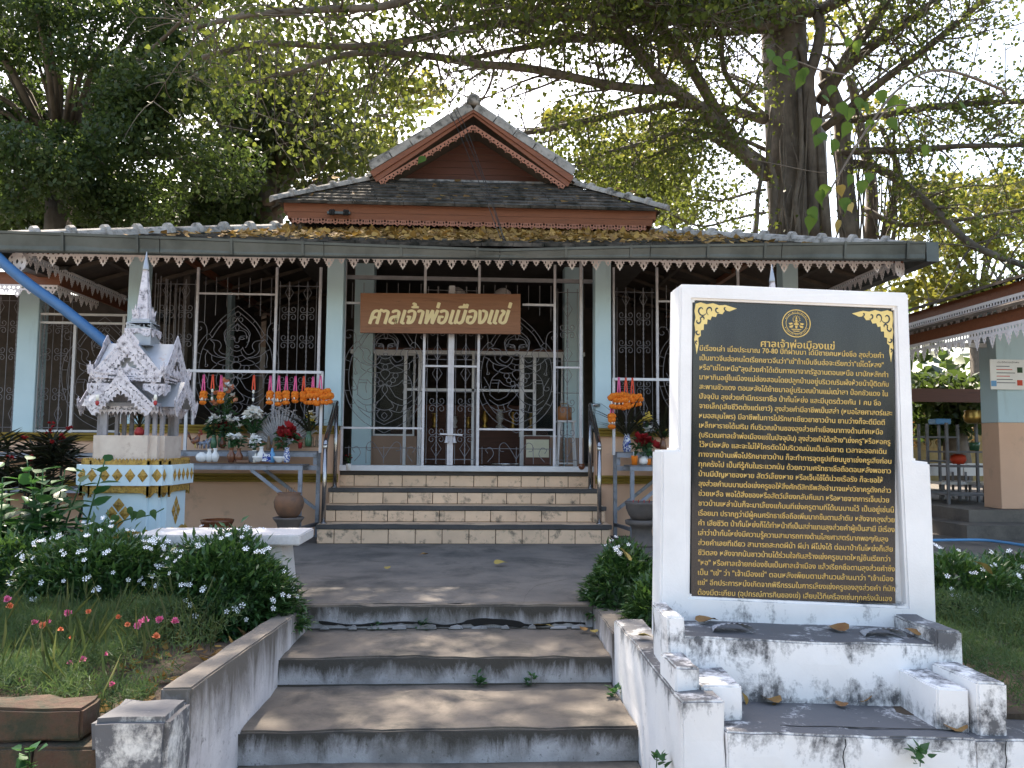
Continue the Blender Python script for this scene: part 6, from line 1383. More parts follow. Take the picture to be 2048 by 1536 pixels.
def scatter(name, T, pos, tip, size, m, parent=None, roll=None, kind=None, up=None):
    pos = np.asarray(pos, float); tip = np.asarray(tip, float); n = len(pos)
    tip /= np.linalg.norm(tip, axis=1, keepdims=True)+1e-9
    a = rng.normal(size=(n, 3)) if up is None else np.asarray(up, float)+rng.normal(size=(n,3))*.25
    x = np.cross(tip, a); x /= np.linalg.norm(x, axis=1, keepdims=True)+1e-9; z = np.cross(x, tip)
    tv, tf = T; s_ = np.asarray(size, float).reshape(-1,1,1)*np.ones((n,1,1))
    V = (tv[None,:,0:1]*x[:,None,:]+tv[None,:,1:2]*tip[:,None,:]+tv[None,:,2:3]*z[:,None,:])*s_+pos[:,None,:]
    k = len(tv); me = bpy.data.meshes.new(name); me.vertices.add(n*k); me.vertices.foreach_set('co', V.reshape(-1).astype(np.float32))
    L = [len(f) for f in tf]; base = np.concatenate([np.array(f) for f in tf]); li = (base[None,:]+np.arange(n)[:,None]*k).reshape(-1)
    tot = np.tile(np.array(L), n); st_ = np.concatenate([[0], np.cumsum(tot)[:-1]])
    me.loops.add(len(li)); me.loops.foreach_set('vertex_index', li.astype(np.int32)); me.polygons.add(len(tot)); me.polygons.foreach_set('loop_start', st_.astype(np.int32)); me.polygons.foreach_set('loop_total', tot.astype(np.int32))
    me.update(calc_edges=True); me.validate(); me.materials.append(m); o = place(name, me, parent)
    if kind or parent is not None: o['kind'] = kind or 'stuff'
    return o
def rdir(n, bias=(0,0,0), w_=1.0):
    d = rng.normal(size=(n,3)); d /= np.linalg.norm(d, axis=1, keepdims=True); return d*w_+np.array(bias)
class Wood:
    def __init__(s): s.mb = MB(); s.ends = []; s.r = random.Random(11)
    def path(s, pts, r0, r1, n=8):
        k = len(pts); s.mb.tube(pts, [r0+(r1-r0)*i/(k-1) for i in range(k)], n)
    def limb(s, pts, r0, r1, kids, klen, depth=0, up=.15, kid_r=.35, out=None, n=8):
        P_ = [Vector(p) for p in spline([tuple(p) for p in pts], 5)]
        P_ = [p+mnoise.noise_vector(p*.9)*.06 for p in P_]; s.path(P_, r0, r1, n); m_ = len(P_)
        for i in range(kids):
            t_ = s.r.uniform(.18, 1.0); j = min(m_-2, int(t_*(m_-1))); p = P_[j]; d = (P_[j+1]-P_[j]).normalized()
            side = Vector((s.r.gauss(0,1), s.r.gauss(0,1), s.r.gauss(up,.8))); side -= d*side.dot(d)*.6; side.normalize()
            v = (side+d*.5).normalized(); L = klen*s.r.uniform(.5,1.15); rr_ = max(.006, (r0+(r1-r0)*t_)*kid_r)
            s.twig(p, v, L, rr_, depth)
    def twig(s, p, v, L, r_, depth):
        pts = [p]; q = p.copy(); v = v.copy(); n = 5
        for k in range(n):
            v = (v+mnoise.noise_vector(q*1.7)*.35+Vector((0,0,-.05))).normalized(); q = q+v*(L/n); pts.append(q.copy())
        s.mb.tube(pts, [r_*(1-.75*k/n) for k in range(n+1)], 5)
        if depth > 0:
            for i in range(4):
                j = s.r.randint(1, n); d = (Vector((s.r.gauss(0,1), s.r.gauss(0,1), s.r.gauss(.1,.7))).normalized()+v*.6).normalized()
                s.twig(pts[j], d, L*s.r.uniform(.4,.65), r_*.5, depth-1)
        else: s.ends += [tuple(x) for x in pts[1:]]
    def leaves(s, n, spread, size, T, m, parent, name='crown', hang=-.7, jit=.35, keep=None):
        E_ = np.array(s.ends); idx = rng.integers(0, len(E_), n); pos = E_[idx]+rng.normal(size=(n,3))*spread
        if keep is not None: pos = pos[keep(pos)]
        n = len(pos); tip = rdir(n, (0,0,hang)); return scatter(name, T, pos, tip, rng.uniform(size*.65, size*1.25, n), m, parent)
def pxof(p):  # pixel of world points, used to keep twigs out of bare patches of sky that the photo shows
    v = p-np.array(EYEP); w_ = v@np.array(fwd); return 1024+FPX*(v@np.array(rgt))/w_, 768-FPX*(v@np.array(upv))/w_
# ---- great fig tree behind the shrine
ft = thing('fig_tree', 'huge sacred fig with a thick pale trunk and spreading limbs behind the roof', 'tree', (0,0,0))
W_ = Wood(); TY = 15.5
tr_ = MB(); n = 26; V = []; zs_ = [0,1.5,2.5,3.5,4.5,5.5,6.5,7.5,8.5,9.5,11,13]
for z in zs_:
    cx = at(1578,300,TY).x-.012*(z-5); r0 = .46-.006*z+(.25 if z < 1 else 0)
    for k in range(n):
        a = 2*math.pi*k/n; r_ = r0*(1+.10*math.cos(3*a+.3*z)+.06*math.cos(7*a+.5*z)+.05*mnoise.noise(Vector((math.cos(a)*2, math.sin(a)*2, z*.7)))); V.append((cx+r_*math.cos(a), TY+r_*math.sin(a), z))
tr_.add(V, [(i*n+k, i*n+(k+1) % n, (i+1)*n+(k+1) % n, (i+1)*n+k) for i in range(len(zs_)-1) for k in range(n)], True); tr_.build('trunk', M['bark'], ft)
def root(pts, r0, r1): W_.path([Vector(p)+mnoise.noise_vector(Vector(p)*2)*.04 for p in spline([tuple(at(*q)) for q in pts], 5)], r0, r1, 7)
for pts, r0, r1 in (([(1630,480,15.1),(1625,330,15.1),(1615,180,15.1),(1640,60,15.0),(1610,-40,15)],.13,.10), ([(1655,480,14.9),(1640,300,15),(1625,200,15.1),(1600,90,15)],.10,.05), ([(1540,480,15),(1548,380,15),(1535,300,15),(1545,210,15)],.09,.04), ([(1700,480,15),(1690,350,15.2),(1680,240,15.3),(1650,140,15.3)],.2,.14), ([(1740,490,15.4),(1745,380,15.5),(1720,250,15.6),(1700,150,15.6)],.13,.09), ([(1600,480,14.95),(1590,400,14.95),(1602,300,14.95),(1598,180,15)],.06,.04), ([(1510,470,15),(1515,400,15),(1525,330,15.1)],.05,.04), ([(1770,480,15.2),(1780,420,15.3),(1800,350,15.2),(1760,250,15)],.10,.05)): root(pts, r0, r1)
rq = random.Random(2)
for k in range(30):
    x = rq.uniform(1560,1800); y0 = rq.uniform(180,380); root([(x,y0,15.0),(x+rq.uniform(-12,12),y0+60,14.95),(x+rq.uniform(-18,18),480,14.9)], .012, .018)
LIMBS = [([(1535,350,15.4),(1495,315,15),(1409,226,14.2),(1336,175,13.6),(1300,135,13.2),(1240,60,12.6),(1200,-30,12)],.14,.07,24),
 ([(1530,330,15.4),(1480,290,15),(1420,204,14.5),(1355,95,14),(1300,25,13.5),(1270,-50,13)],.13,.07,22),
 ([(1530,240,15.3),(1440,215,14.8),(1330,214,14),(1200,235,13.2),(1080,262,12.5),(1020,272,12.1)],.10,.03,20),
 ([(1336,180,13.6),(1260,178,13),(1178,164,12.4),(1042,137,11.5),(905,116,10.6),(780,108,10),(680,112,9.6),(560,150,9.4)],.09,.03,30),
 ([(1300,120,13.2),(1230,82,12.8),(1110,85,12),(973,106,11.2),(891,117,10.7)],.07,.03,18),
 ([(1275,40,12.9),(1206,34,12.3),(1076,38,11.5),(940,55,10.7),(837,79,10.2),(700,96,9.8),(520,90,9.4),(400,120,9.2)],.08,.03,32),
 ([(1490,312,15),(1383,262,14.2),(1290,285,13.6),(1178,314,13),(1134,338,12.7)],.055,.02,26),
 ([(1535,300,15.3),(1450,270,14.6),(1330,300,14),(1250,330,13.6),(1160,330,13.2)],.045,.018,26),
 ([(1640,210,15.4),(1700,110,14.8),(1760,20,14.2),(1790,-60,13.8)],.14,.08,16),([(1640,180,15.3),(1750,90,14.5),(1850,20,13.8),(1920,-40,13.4)],.11,.06,16),
 ([(1650,255,15.2),(1780,150,14.2),(1900,60,13.4),(1990,-20,12.8)],.09,.05,18),([(1680,305,15.2),(1780,300,14.4),(1850,295,13.8),(1960,293,13),(2080,288,12.4)],.075,.035,26),
 ([(1700,330,15.2),(1760,340,14.8),(1850,400,14),(1950,490,13.2),(2060,535,12.6)],.10,.05,18),([(1700,240,15.3),(1850,215,14),(1960,208,13.2),(2090,200,12.4)],.08,.04,22),
 ([(1540,240,15.3),(1455,160,14.6),(1440,60,14.2),(1425,-30,13.8)],.06,.04,16),([(1600,30,15),(1480,-20,13.5),(1300,-60,12),(1100,-80,10.8),(900,-60,9.8)],.14,.05,26),
 ([(1620,20,15),(1500,-60,12.5),(1350,-120,10.5),(1200,-160,9)],.14,.05,22),([(1640,20,15),(1800,-60,13),(1950,-90,11.5),(2100,-120,10.5)],.13,.05,20),
 ([(1040,-70,10.4),(880,-20,9.6),(760,10,9),(620,20,8.6),(480,30,8.4),(360,60,8.3)],.06,.025,26),([(1730,420,15.2),(1800,450,14.6),(1900,440,14),(2050,420,13.3)],.06,.03,14),([(1530,430,15.2),(1470,440,14.8),(1400,450,14.4),(1340,430,14)],.03,.012,16),([(1530,380,15.2),(1450,400,14.6),(1380,390,14.2)],.03,.012,14)]
for pts, r0, r1, kids in LIMBS: W_.limb([at(*q) for q in pts], r0, r1, kids, 1.25, 1)
W_.mb.build('limbs', M['bark'], ft)
def keep_fig(p):
    x, y = pxof(p); u_ = rng.random(len(p)); k = np.ones(len(p), bool)
    k &= ~((((x-965)/150)**2+((y-180)/110)**2 < 1) & (u_ < .80)); k &= ~((x < 360) & (u_ < .92)); k &= ~((x < 760) & (u_ < .35)); k &= ~((y < 330) & (u_ < .12)); k &= ~((x > 1320) & (x < 1525) & (y > 285) & (u_ < .15)); k &= ~((x > 1840) & (y > 330) & (u_ < .2))
    k &= ~((((x-1250)/110)**2+((y-130)/60)**2 < 1) & (u_ < .45)); k &= ~((x > 520) & (x < 1340) & (y > 330) & (p[:,1] < 11.5)); k &= ~((x > 1560) & (x < 1640) & (u_ < .6) & (p[:,1] < 15.5) & (y > 0)); k &= ~((y > 470) & (x < 1860)); k &= ~((p[:,1] < 9.2) & (p[:,2] < 4.2)); k &= ~((x > 780) & (x < 1110) & (y > 190) & (y < 340) & (p[:,1] < 10.2))
    return k
W_.leaves(44000, .25, .066, T_HEART, M['bodhi'], ft, keep=keep_fig)
# upper crown out of the picture, shading the forecourt
Wc = Wood(); Wc.r = random.Random(21)
for k in range(16):
    a = rq.uniform(-1.2,1.2); x = rq.uniform(-5.5,4.5); y = rq.uniform(8.6,12.5); z = rq.uniform(7.2,10.5)
    Wc.limb([(at(1580,0,TY).x, TY, 9.5), ((x+6)/2, (y+TY)/2, z+.6), (x, y, z)], .08, .02, 26, 1.3, 1)
Wc.mb.build('high_limbs', M['bark'], ft)
def keep_high(p):
    x, y = pxof(p); return ~((y > 40) & (x > -50) & (x < 2100) & (rng.random(len(p)) < .8))
Wc.leaves(15000, .22, .10, T_HEART, M['bodhi'], ft, 'high_crown', keep=keep_high)
# unseen crown blobs added above the picture to shade the forecourt steps
ps = []; rc = random.Random(77)
for k in range(58):
    x = rc.uniform(-6.5,4.5); y = rc.uniform(7.6,11.8); z = .92+.6*y+rc.uniform(.5,3.2); r_ = rc.uniform(.45,.8); m_ = int(430*r_*r_)
    d = rng.normal(size=(m_,3)); d /= np.linalg.norm(d,axis=1,keepdims=True); ps.append(np.array((x,y,z))+d*(rng.random(m_)**.5*r_)[:,None])
ps = np.concatenate(ps); scatter('shade_crown', T_HEART, ps, rdir(len(ps),(0,0,-.7)), rng.uniform(.08,.16,len(ps)), M['bodhi'], ft)
# near hanging twigs whose big leaves can be told apart
nt_ = part('near_twigs', ft)
NT = [([(2010,190,8.0),(1994,175,7.6),(1884,140,7.2),(1800,175,7.0),(1731,263,6.8),(1690,330,6.7),(1652,395,6.6)],.016), ([(1690,150,7.6),(1640,140,7.2),(1600,125,7.0),(1570,120,6.9)],.010), ([(1740,262,6.8),(1780,215,6.9),(1830,220,7.0),(1860,300,6.9)],.008), ([(1500,318,9),(1560,330,8.5),(1640,345,8.2),(1680,340,8)],.007)]
for pts, r_ in NT: MB().tube(spline([tuple(at(*q)) for q in pts],5), [r_*(1-.5*k/((len(pts)-1)*5)) for k in range((len(pts)-1)*5+1)], 6).build('twig', M['barkpale'], nt_)
hm = MB(); hv = [(0,0,0),(-.25,.02,.05),(-.42,.22,.06),(-.40,.45,.04),(-.22,.75,.0),(-.06,1.0,-.06),(0,1.25,-.12),(.06,1.0,-.06),(.22,.75,0),(.40,.45,.04),(.42,.22,.06),(.25,.02,.05)]
hm.add(hv+[(0,.35,-.03),(0,.75,-.04)], [(0,1,2,12),(12,2,3),(12,3,4,13),(13,4,5,6),(13,6,7,8),(12,13,8,9),(12,9,10),(0,12,10,11)], True); heart_me = hm.mesh('leaf', M['bodhinear']); hearty_me = heart_me.copy(); hearty_me.materials[0] = M['deadyellow']
NL = [(1552,112,6.9),(1572,105,6.9),(1588,118,6.9),(1560,130,6.92),(1600,140,7),(1606,150,7),(1612,135,7),(1545,100,6.95),(1650,190,6.8),(1665,170,6.9),(1680,205,6.8),(1700,215,6.8),(1720,195,6.9),(1735,205,6.9),(1760,180,6.95),(1790,190,7),(1810,200,7),(1640,270,6.8),(1675,280,6.7),(1642,265,6.7),(1635,235,6.9),(1700,245,6.8),(1745,240,6.8),(1780,235,6.9),(1830,240,6.9),(1855,290,6.9),(1885,310,6.9),(1925,205,7.4),(1705,350,6.7),(1725,360,6.7),(1740,345,6.7),(1690,395,6.6),(1680,370,6.6),(1640,380,6.6),(1620,415,6.6),(1625,430,6.6),(1680,440,6.6),(1655,370,6.6),(1695,405,6.6),(1700,75,7.4),(1715,80,7.4),(848,312,8.9)]
for k, (x, y, Y) in enumerate(NL):
    s_ = random.uniform(.10,.14); place('leaf', hearty_me if k in (36,38,32) else heart_me, nt_, at(x,y,Y), (R(-90)+random.uniform(-.5,.7), random.uniform(-.5,.5), random.uniform(-.6,.6)), s_)
# ---- fan-stemmed tree behind the wing roof
f2 = thing('fan_tree', 'tree with many slender stems fanning out above the roof beside the gable', 'tree', (0,0,0)); W2 = Wood(); W2.r = random.Random(5)
b0 = at(530,430,17); tk = MB().tube([(b0.x,17,0),(b0.x,17,1.8),(b0.x+.05,17,b0.z-1),(b0.x,17,b0.z),(b0.x,17,b0.z+.5)], [.5,.42,.4,.38,.3], 12).build('trunk', M['bark'], f2)
for pts in ([(530,420),(480,350),(420,260),(350,200)],[(530,410),(490,330),(440,250),(390,150)],[(520,420),(460,370),(400,340),(340,330)],[(530,400),(520,300),(500,180),(470,80)],[(535,400),(545,290),(550,180),(560,40)],[(540,400),(570,280),(600,170),(640,40)],[(545,400),(590,290),(650,190),(720,90)],[(545,410),(600,330),(680,270),(780,230)],[(540,400),(555,300),(575,200),(590,100)],[(530,400),(530,300),(520,200),(530,60)],[(550,420),(620,380),(700,340),(770,330)],[(525,410),(500,320),(470,220),(430,60)]):
    W2.limb([at(x,y,17+random.uniform(-1.5,1.5)) for x,y in pts], .10, .025, 11, 1.6, 1)
W2.mb.build('limbs', M['barkpale'], f2)
def keep_fan(p): x, y = pxof(p); return ~((((x-400)/50)**2+((y-250)/60)**2 < 1) & (rng.random(len(p)) < .6)) & ~((y > 455))
W2.leaves(13500, .26, .125, T_HEART, M['fan'], f2, keep=keep_fan)
# ---- dense dark tree on the left
def blob_tree(name, label, blobs, leafm, T, size, per, trunk=None, hang=-.5, cat='tree', sx=1.0):
    t = thing(name, label, cat, (0,0,0)); pos = []; wd = MB()
    for (c, r_) in blobs:
        m_ = int(per*r_*r_); d = rng.normal(size=(m_,3)); d /= np.linalg.norm(d, axis=1, keepdims=True); q = rng.random(m_)**.45
        pos.append(np.array(c)+d*(q*r_)[:,None]*np.array((1.15,1,.72)))
        if trunk is not None: wd.tube([trunk, tuple((Vector(trunk)+Vector(c))/2+Vector((0,0,.25))), c], [.07,.045,.012], 6)
    pos = np.concatenate(pos); scatter('crown', T, pos, rdir(len(pos),(0,0,hang)), rng.uniform(size*.6,size*1.3,len(pos)), leafm, t)
    if trunk is not None:
        wd.tube([(trunk[0],trunk[1],0),(trunk[0]+.05,trunk[1],trunk[2]*.5),trunk], [.30,.24,.2], 10); wd.build('trunk', M['bark'], t)
    return t
rb = random.Random(31); bl = []
for k in range(92):
    x = rb.uniform(-120,440); y = rb.uniform(-80,455); Y = rb.uniform(11.5,15.5)
    if x > 330 and (y > 120 and y < 300) and rb.random() < .5: continue
    if rb.random() < .16 and x > 60: continue
    bl.append((tuple(at(x,y,Y)), rb.uniform(.34,.78)))
blob_tree('rain_tree', 'dense dark green tree filling the sky above the wing roof', bl, M['pinnate'], T_PIN, .072, 3300, tuple(at(120,330,14)), -.45)
# background trees
def bg(name, label, boxpx, Yr, nb, rr_, leafm, size, per, seed):
    r_ = random.Random(seed); x0, x1, y0, y1 = boxpx; bl = [(tuple(at(r_.uniform(x0,x1), r_.uniform(y0,y1), r_.uniform(*Yr))), r_.uniform(*rr_)) for _ in range(nb)]
    c = at((x0+x1)/2, y1, sum(Yr)/2); return blob_tree(name, label, bl, leafm, T_HEART, size, per, (c.x, c.y, c.z), -.4)
bg('sunlit_tree','sunlit yellow green tree seen just beside the gable, above the ridge tiles',(590,900,180,430),(23,27),15,(.6,1.1),M['bgleaf'],.20,420,1)
bg('sunlit_tree','sunlit yellow green tree between the gable and the great fig trunk',(1120,1360,230,440),(23,27),17,(.6,1.1),M['bgleaf'],.20,380,2)
bg('sunlit_tree','sunlit pale tree showing past the gutter end above the pavilion',(1750,2150,380,640),(24,28),22,(.8,1.4),M['bgleaf'],.22,260,3)
bg('dark_tree','dark green shrubby tree low behind the wing roof',(-80,520,390,470),(15.5,17),28,(.5,.8),M['pinnate'],.12,900,4)
bg('garden_tree','dark green tree hanging before the ochre wall inside the pavilion view',(1850,1965,770,850),(14.2,14.8),12,(.28,.5),M['pinnate'],.13,1100,5)
bg('sunlit_tree','hazy far tree crown behind the great fig limbs',(1180,2100,-80,240),(27,31),9,(.8,1.4),M['bgleaf'],.2,150,7)
# far treeline closing the horizon; lower arc behind camera added to shape plaque reflection
n = 52000; th_ = rng.uniform(0,2*np.pi,n); rd_ = rng.uniform(35,41,n)-12*(np.sin(th_) < -.2); x = rd_*np.cos(th_); z = rng.random(n)**1.3*(4.2+1.6*np.sin(th_*13)+.9*np.sin(th_*37)); pos = np.stack([x, rd_*np.sin(th_), np.where(np.sin(th_) < 0, z*.5-.5, z)], 1)
tag(scatter('treeline', T_HEART, pos, rdir(n,(0,0,-.4)), rng.uniform(.35,.7,n), M['pinnate']), 'band of trees closing the far side of the grounds, with an added arc behind the viewpoint', 'trees', kind='stuff')

# ---- flowering bushes
pin5 = MB()
for k in range(5):
    a = 2*math.pi*k/5; c_, s_ = math.cos(a), math.sin(a); c2, s2 = math.cos(a+.55), math.sin(a+.55)
    pin5.add([(0,0,0),(c_*.010-s_*.004,s_*.010+c_*.004-.0,.002),(c2*.017,s2*.017,.003),(c_*.016+s_*.003,s_*.016-c_*.003,.004)], [(0,1,2,3)])
pin_me = pin5.mesh('blossom', mat('white pinwheel petal', (.84,.84,.84), (.8,.8,.8), .7, bmp=0))
def bush(label, c, rad, nl, nf, leafm=None, size=.054, group='white pinwheel bushes', seed=0, fl=True):
    t = thing('pinwheel_bush', label, 'bush', c, 0, group); rr = random.Random(seed)
    d = rng.normal(size=(nl,3)); d /= np.linalg.norm(d,axis=1,keepdims=True); d[:,2] = np.abs(d[:,2])*1.0-.12; q = .55+.45*rng.random(nl)**.5
    nl = int(nl*1.5); d = np.concatenate([d, d[:nl-len(d)]+rng.normal(size=(nl-len(d),3))*.06]); q = .55+.45*rng.random(nl)**.5
    lump = np.array([1+.16*mnoise.noise(Vector(v)*2.2+Vector((seed,0,0)))+.07*mnoise.noise(Vector(v)*6) for v in d])
    pos = d*(q*lump)[:,None]*np.array(rad); pos[:,2] = np.maximum(pos[:,2], .01)
    tip = d*np.array((1,1,1.1))+rng.normal(size=(nl,3))*.55; scatter('foliage', T_LANCE, pos, tip, rng.uniform(size*.7,size*1.3,nl), leafm or M['bush'], t, up=np.tile((0,0,1),(nl,1)))
    core = MB(); core.lathe([(max(.001,.55*rad[0]*math.cos(a)), .52*rad[2]*math.sin(a)) for a in (0,.3,.6,.9,1.2,1.5)], 16, (0,0,.0), True, 1, rad[1]/rad[0]); core.build('stems', M['bush'], t)
    for k in range(nf):
        th = rr.uniform(0,6.28); ph = math.asin(rr.uniform(.05,1)); v = Vector((math.cos(ph)*math.cos(th), -abs(math.cos(ph)*math.sin(th)) if rr.random() < .75 else math.cos(ph)*math.sin(th), math.sin(ph)))
        l_ = 1+.16*mnoise.noise(v*2.2+Vector((seed,0,0)))
        base = Vector((v.x*rad[0], v.y*rad[1], v.z*rad[2]))*(l_*1.0+.03)
        for j in range(rr.choice((1,1,2,3))):
            p = base+Vector((rr.uniform(-.025,.025), rr.uniform(-.02,.02), rr.uniform(-.01,.015)))
            nrm = (v+Vector((rr.uniform(-.4,.4), rr.uniform(-.9,0), rr.uniform(0,.5)))).normalized(); place('blossom', pin_me, t, p, nrm.to_track_quat('Z','Y').to_euler(), rr.uniform(.65,1.0))
    return t
bush('round white-flowered bush in front of the bench leg beside the stairs', (-1.32,4.50,-.06), (.42,.34,.53), 6800, 46, seed=1)
bush('spreading white-flowered bush below the spirit house pedestal', (-2.02,4.60,-.06), (.52,.36,.53), 7600, 60, seed=2)
bush('sparse white-flowered bush among the broad leaves at the picture edge', (-2.6,4.72,-.06), (.40,.3,.48), 3600, 10, seed=3)
bush('white-flowered bush tucked between the stairs and the stele', (.93,4.78,-.06), (.24,.24,.44), 2600, 15, seed=4)
bush('small dark flowerless bush against the stele side by the parapet', (1.02,4.35,-.06), (.17,.17,.30), 1400, 0, seed=5, group='dark low bushes')
bush('white-flowered bush standing behind the stele towards the pavilion', (2.85,4.55,-.06), (.50,.34,.40), 4200, 26, seed=6)
bush('second white-flowered bush behind the stele at the picture edge', (3.35,4.75,-.06), (.4,.34,.38), 3000, 12, seed=7)
# ---- broad-leaved herb
def herb(label, stems, leafm, size, seed, name='broad_leaf_plant', T=T_OVAL, per=11):
    t = thing(name, label, 'plant', (0,0,0)); rr = random.Random(seed); mb = MB(); pos = []; tip = []; sz = []
    for (x, y, h_, lean) in stems:
        a = rr.uniform(0,6.28); top = Vector((x+lean*math.cos(a), y+lean*math.sin(a)*.6, h_)); b = Vector((x,y,-.06)); mid = (b+top)/2+Vector((0,0,.06)); pts = spline([tuple(b),tuple(mid),tuple(top)],5)
        mb.tube(pts, [.009*(1-.06*i) for i in range(len(pts))], 5)
        for k in range(per):
            t_ = .25+.75*k/(per-1); q = pts[min(len(pts)-1, int(t_*(len(pts)-1)))]; a2 = k*2.4+rr.random(); pos.append(q); tip.append((math.cos(a2), math.sin(a2), rr.uniform(-.1,.6))); sz.append(size*rr.uniform(.7,1.25)*(1.1-.35*t_))
    mb.build('stems', M['herb'], t); scatter('foliage', T, pos, tip, sz, leafm, t, up=np.tile((0,0,1),(len(pos),1))); return t
rr = random.Random(6)
herb('tall broad-leaved green plant at the picture edge beside the pedestal', [(rr.uniform(-3.3,-2.5), rr.uniform(4.9,5.4), rr.uniform(.3,.78)*(1.05 if _ % 2 else .8), rr.uniform(.05,.22)) for _ in range(60)], M['herb'], .15, 3, per=17)
herb('low broad-leaved green plant in front of the pale blue pedestal', [(rr.uniform(-2.75,-2.25), rr.uniform(4.95,5.2), rr.uniform(.25,.46), rr.uniform(.05,.15)) for _ in range(18)], M['herb'], .13, 4, per=14)
tw_ = thing('leafy_twig', 'arching twig with a row of heart leaves before the pedestal', 'twig', tuple(at(215,1075,5.2))); pts = [at(*q)-tw_.location for q in ((215,1075,5.2),(235,1048,5.2),(262,1037,5.2),(300,1030,5.2),(328,1017,5.2))]
MB().tube(spline([tuple(p) for p in pts],4), .004, 5).build('stem', M['herb'], tw_)
hg = heart_me.copy(); hg.materials[0] = M['bush']
for x, y, rz in ((233,1030,.3),(256,1015,-.4),(270,1022,.2),(288,1022,.5),(303,1020,-.3),(212,1046,.2)): place('leaf', hg, tw_, at(x,y,5.19)-tw_.location, (R(-80), rz*1.4, rz), .062)
# spiky red-flowered plants
def spiky(label, px, py, Y, heads, seed):
    p = at(px,py,Y); t = thing('red_flowered_plant', label, 'plant', (p.x,p.y,0), 0, 'spiky red-flowered plants'); rr = random.Random(seed); stem = MB(); pos = []; tip = []
    for k in range(heads):
        x, y, z = rr.uniform(-.28,.28), rr.uniform(-.2,.2), p.z*rr.uniform(.62,1.0); stem.tube([(x*.4,y*.4,0),(x*.8,y*.8,z*.6),(x,y,z)], [.014,.011,.008], 6)
        for j in range(34): a = j*2.4; e = rr.uniform(-.2,1.1); pos.append((x,y,z-.10*rr.random())); tip.append((math.cos(a), math.sin(a), e))
        if rr.random() < .75:
            q = (x+rr.uniform(-.1,.15), y-.05, z+rr.uniform(.02,.18)); MB().tube([(x,y,z),q], .003, 4).build('stalk', M['palmdark'], t)
            for j in range(4): place('blossom', BL[('rose','petr')], t, (q[0]+rr.uniform(-.02,.02), q[1]+rr.uniform(-.02,.02), q[2]+rr.uniform(-.02,.02)), (rr.uniform(0,1),0,rr.uniform(0,6)), .6)
    stem.build('stems', M['palmdark'], t); scatter('foliage', T_BLADE, pos, tip, rng.uniform(.16,.28,len(pos)), M['palmdark'], t, up=np.tile((0,0,-1),(len(pos),1)))
spiky('spiky dark plant with red flowers below the wing window',48,862,6.9,8,1); spiky('lower spiky plant with red flowers at the picture edge',-20,880,6.6,6,2); spiky('spiky dark plant with red flowers nearest the pedestal',112,905,6.6,6,3)
# ---- moss rose bed
def mound(x, y): return .01+.06*(1+mnoise.noise(Vector((x*2.2, y*2.2, 0))))+.06*max(0, mnoise.noise(Vector((x*5,y*5,3))))+.05*max(0,min(1,(y-3.2)))
mr = thing('moss_rose_bed', 'bed of fine green moss rose with pink and orange blossoms behind the block wall', 'flower bed', (0,0,0))
n = 80000; x = rng.uniform(-3.1,-1.10,n); y = 2.83+rng.random(n)*1.45; keepb = ~((x > -1.42) & (y > 3.0) & (rng.random(n) < .88)); x, y = x[keepb], y[keepb]; n = len(x)
z = np.array([mound(a, b) for a, b in zip(x, y)])-.06*rng.random(n); pos = np.stack([x,y,z],1)
scatter('foliage', T_NEEDLE, pos, rdir(n,(0,0,.55)), rng.uniform(.022,.05,n), M['moss'], mr)
n = 420; x = rng.uniform(-3.1,-1.2,n); y = 2.8+rng.random(n)*1.5; pos = np.stack([x,y,np.array([mound(a,b) for a,b in zip(x,y)])-.02],1)
scatter('seed_stalks', T_WISP, pos, rdir(n,(0,0,1.6),.8), rng.uniform(.08,.20,n), M['grassm'], mr)
M['petpink'] = mat('pink petal', (.62,.10,.24), (.72,.20,.34), .7, bmp=0); M['petorange'] = mat('orange petal', (.72,.16,.05), (.7,.26,.12), .7, bmp=0)
def pompon(m, seed):
    rr = random.Random(seed); mb = MB()
    for k in range(30):
        lay = k % 3; a = k*2.4; r = .024-.006*lay; up = .004+.007*lay; w_ = .008; c_, s_ = math.cos(a), math.sin(a); j = rr.uniform(-.003,.003)
        mb.add([(c_*.002,s_*.002,0),(c_*r*.6-s_*w_,s_*r*.6+c_*w_,up+j),(c_*r,s_*r,up*1.5+j),(c_*r*.6+s_*w_,s_*r*.6-c_*w_,up-j)], [(0,1,2,3)])
    return mb.mesh('blossom', m)
pp = pompon(M['petpink'],1); po_ = pompon(M['petorange'],2)
for px, py, Y, c_ in ((15,1200,3.9,0),(137,1228,3.75,0),(97,1245,3.7,0),(121,1261,3.55,1),(178,1224,3.75,1),(144,1276,3.45,1),(237,1235,3.7,1),(275,1252,3.6,0),(281,1246,3.62,0),(290,1243,3.65,0),(321,1240,3.65,0),(350,1245,3.65,0),(210,1310,3.2,0),(139,1328,3.15,0),(166,1320,3.18,0),(41,1364,2.95,0),(226,1371,2.9,0),(71,1247,3.7,0),(255,1250,3.6,1),(20,1215,3.8,1),(312,1275,3.45,1),(88,1252,3.62,1)):
    p = at(px,py,Y); place('blossom', pp if c_ == 0 else po_, mr, p, (random.uniform(.2,1.0),random.uniform(-.4,.4),random.uniform(-.6,.6)), random.uniform(.6,1.0)*Y/3.5*.82); MB().tube([(p.x,p.y,max(-.06,p.z-.12)),(p.x,p.y,p.z-.008)], .0018, 4).build('stalk', M['moss'], mr)
m2 = thing('moss_rose_bed', 'sunlit patch of moss rose and grass beside the stele steps', 'flower bed', (0,0,0))
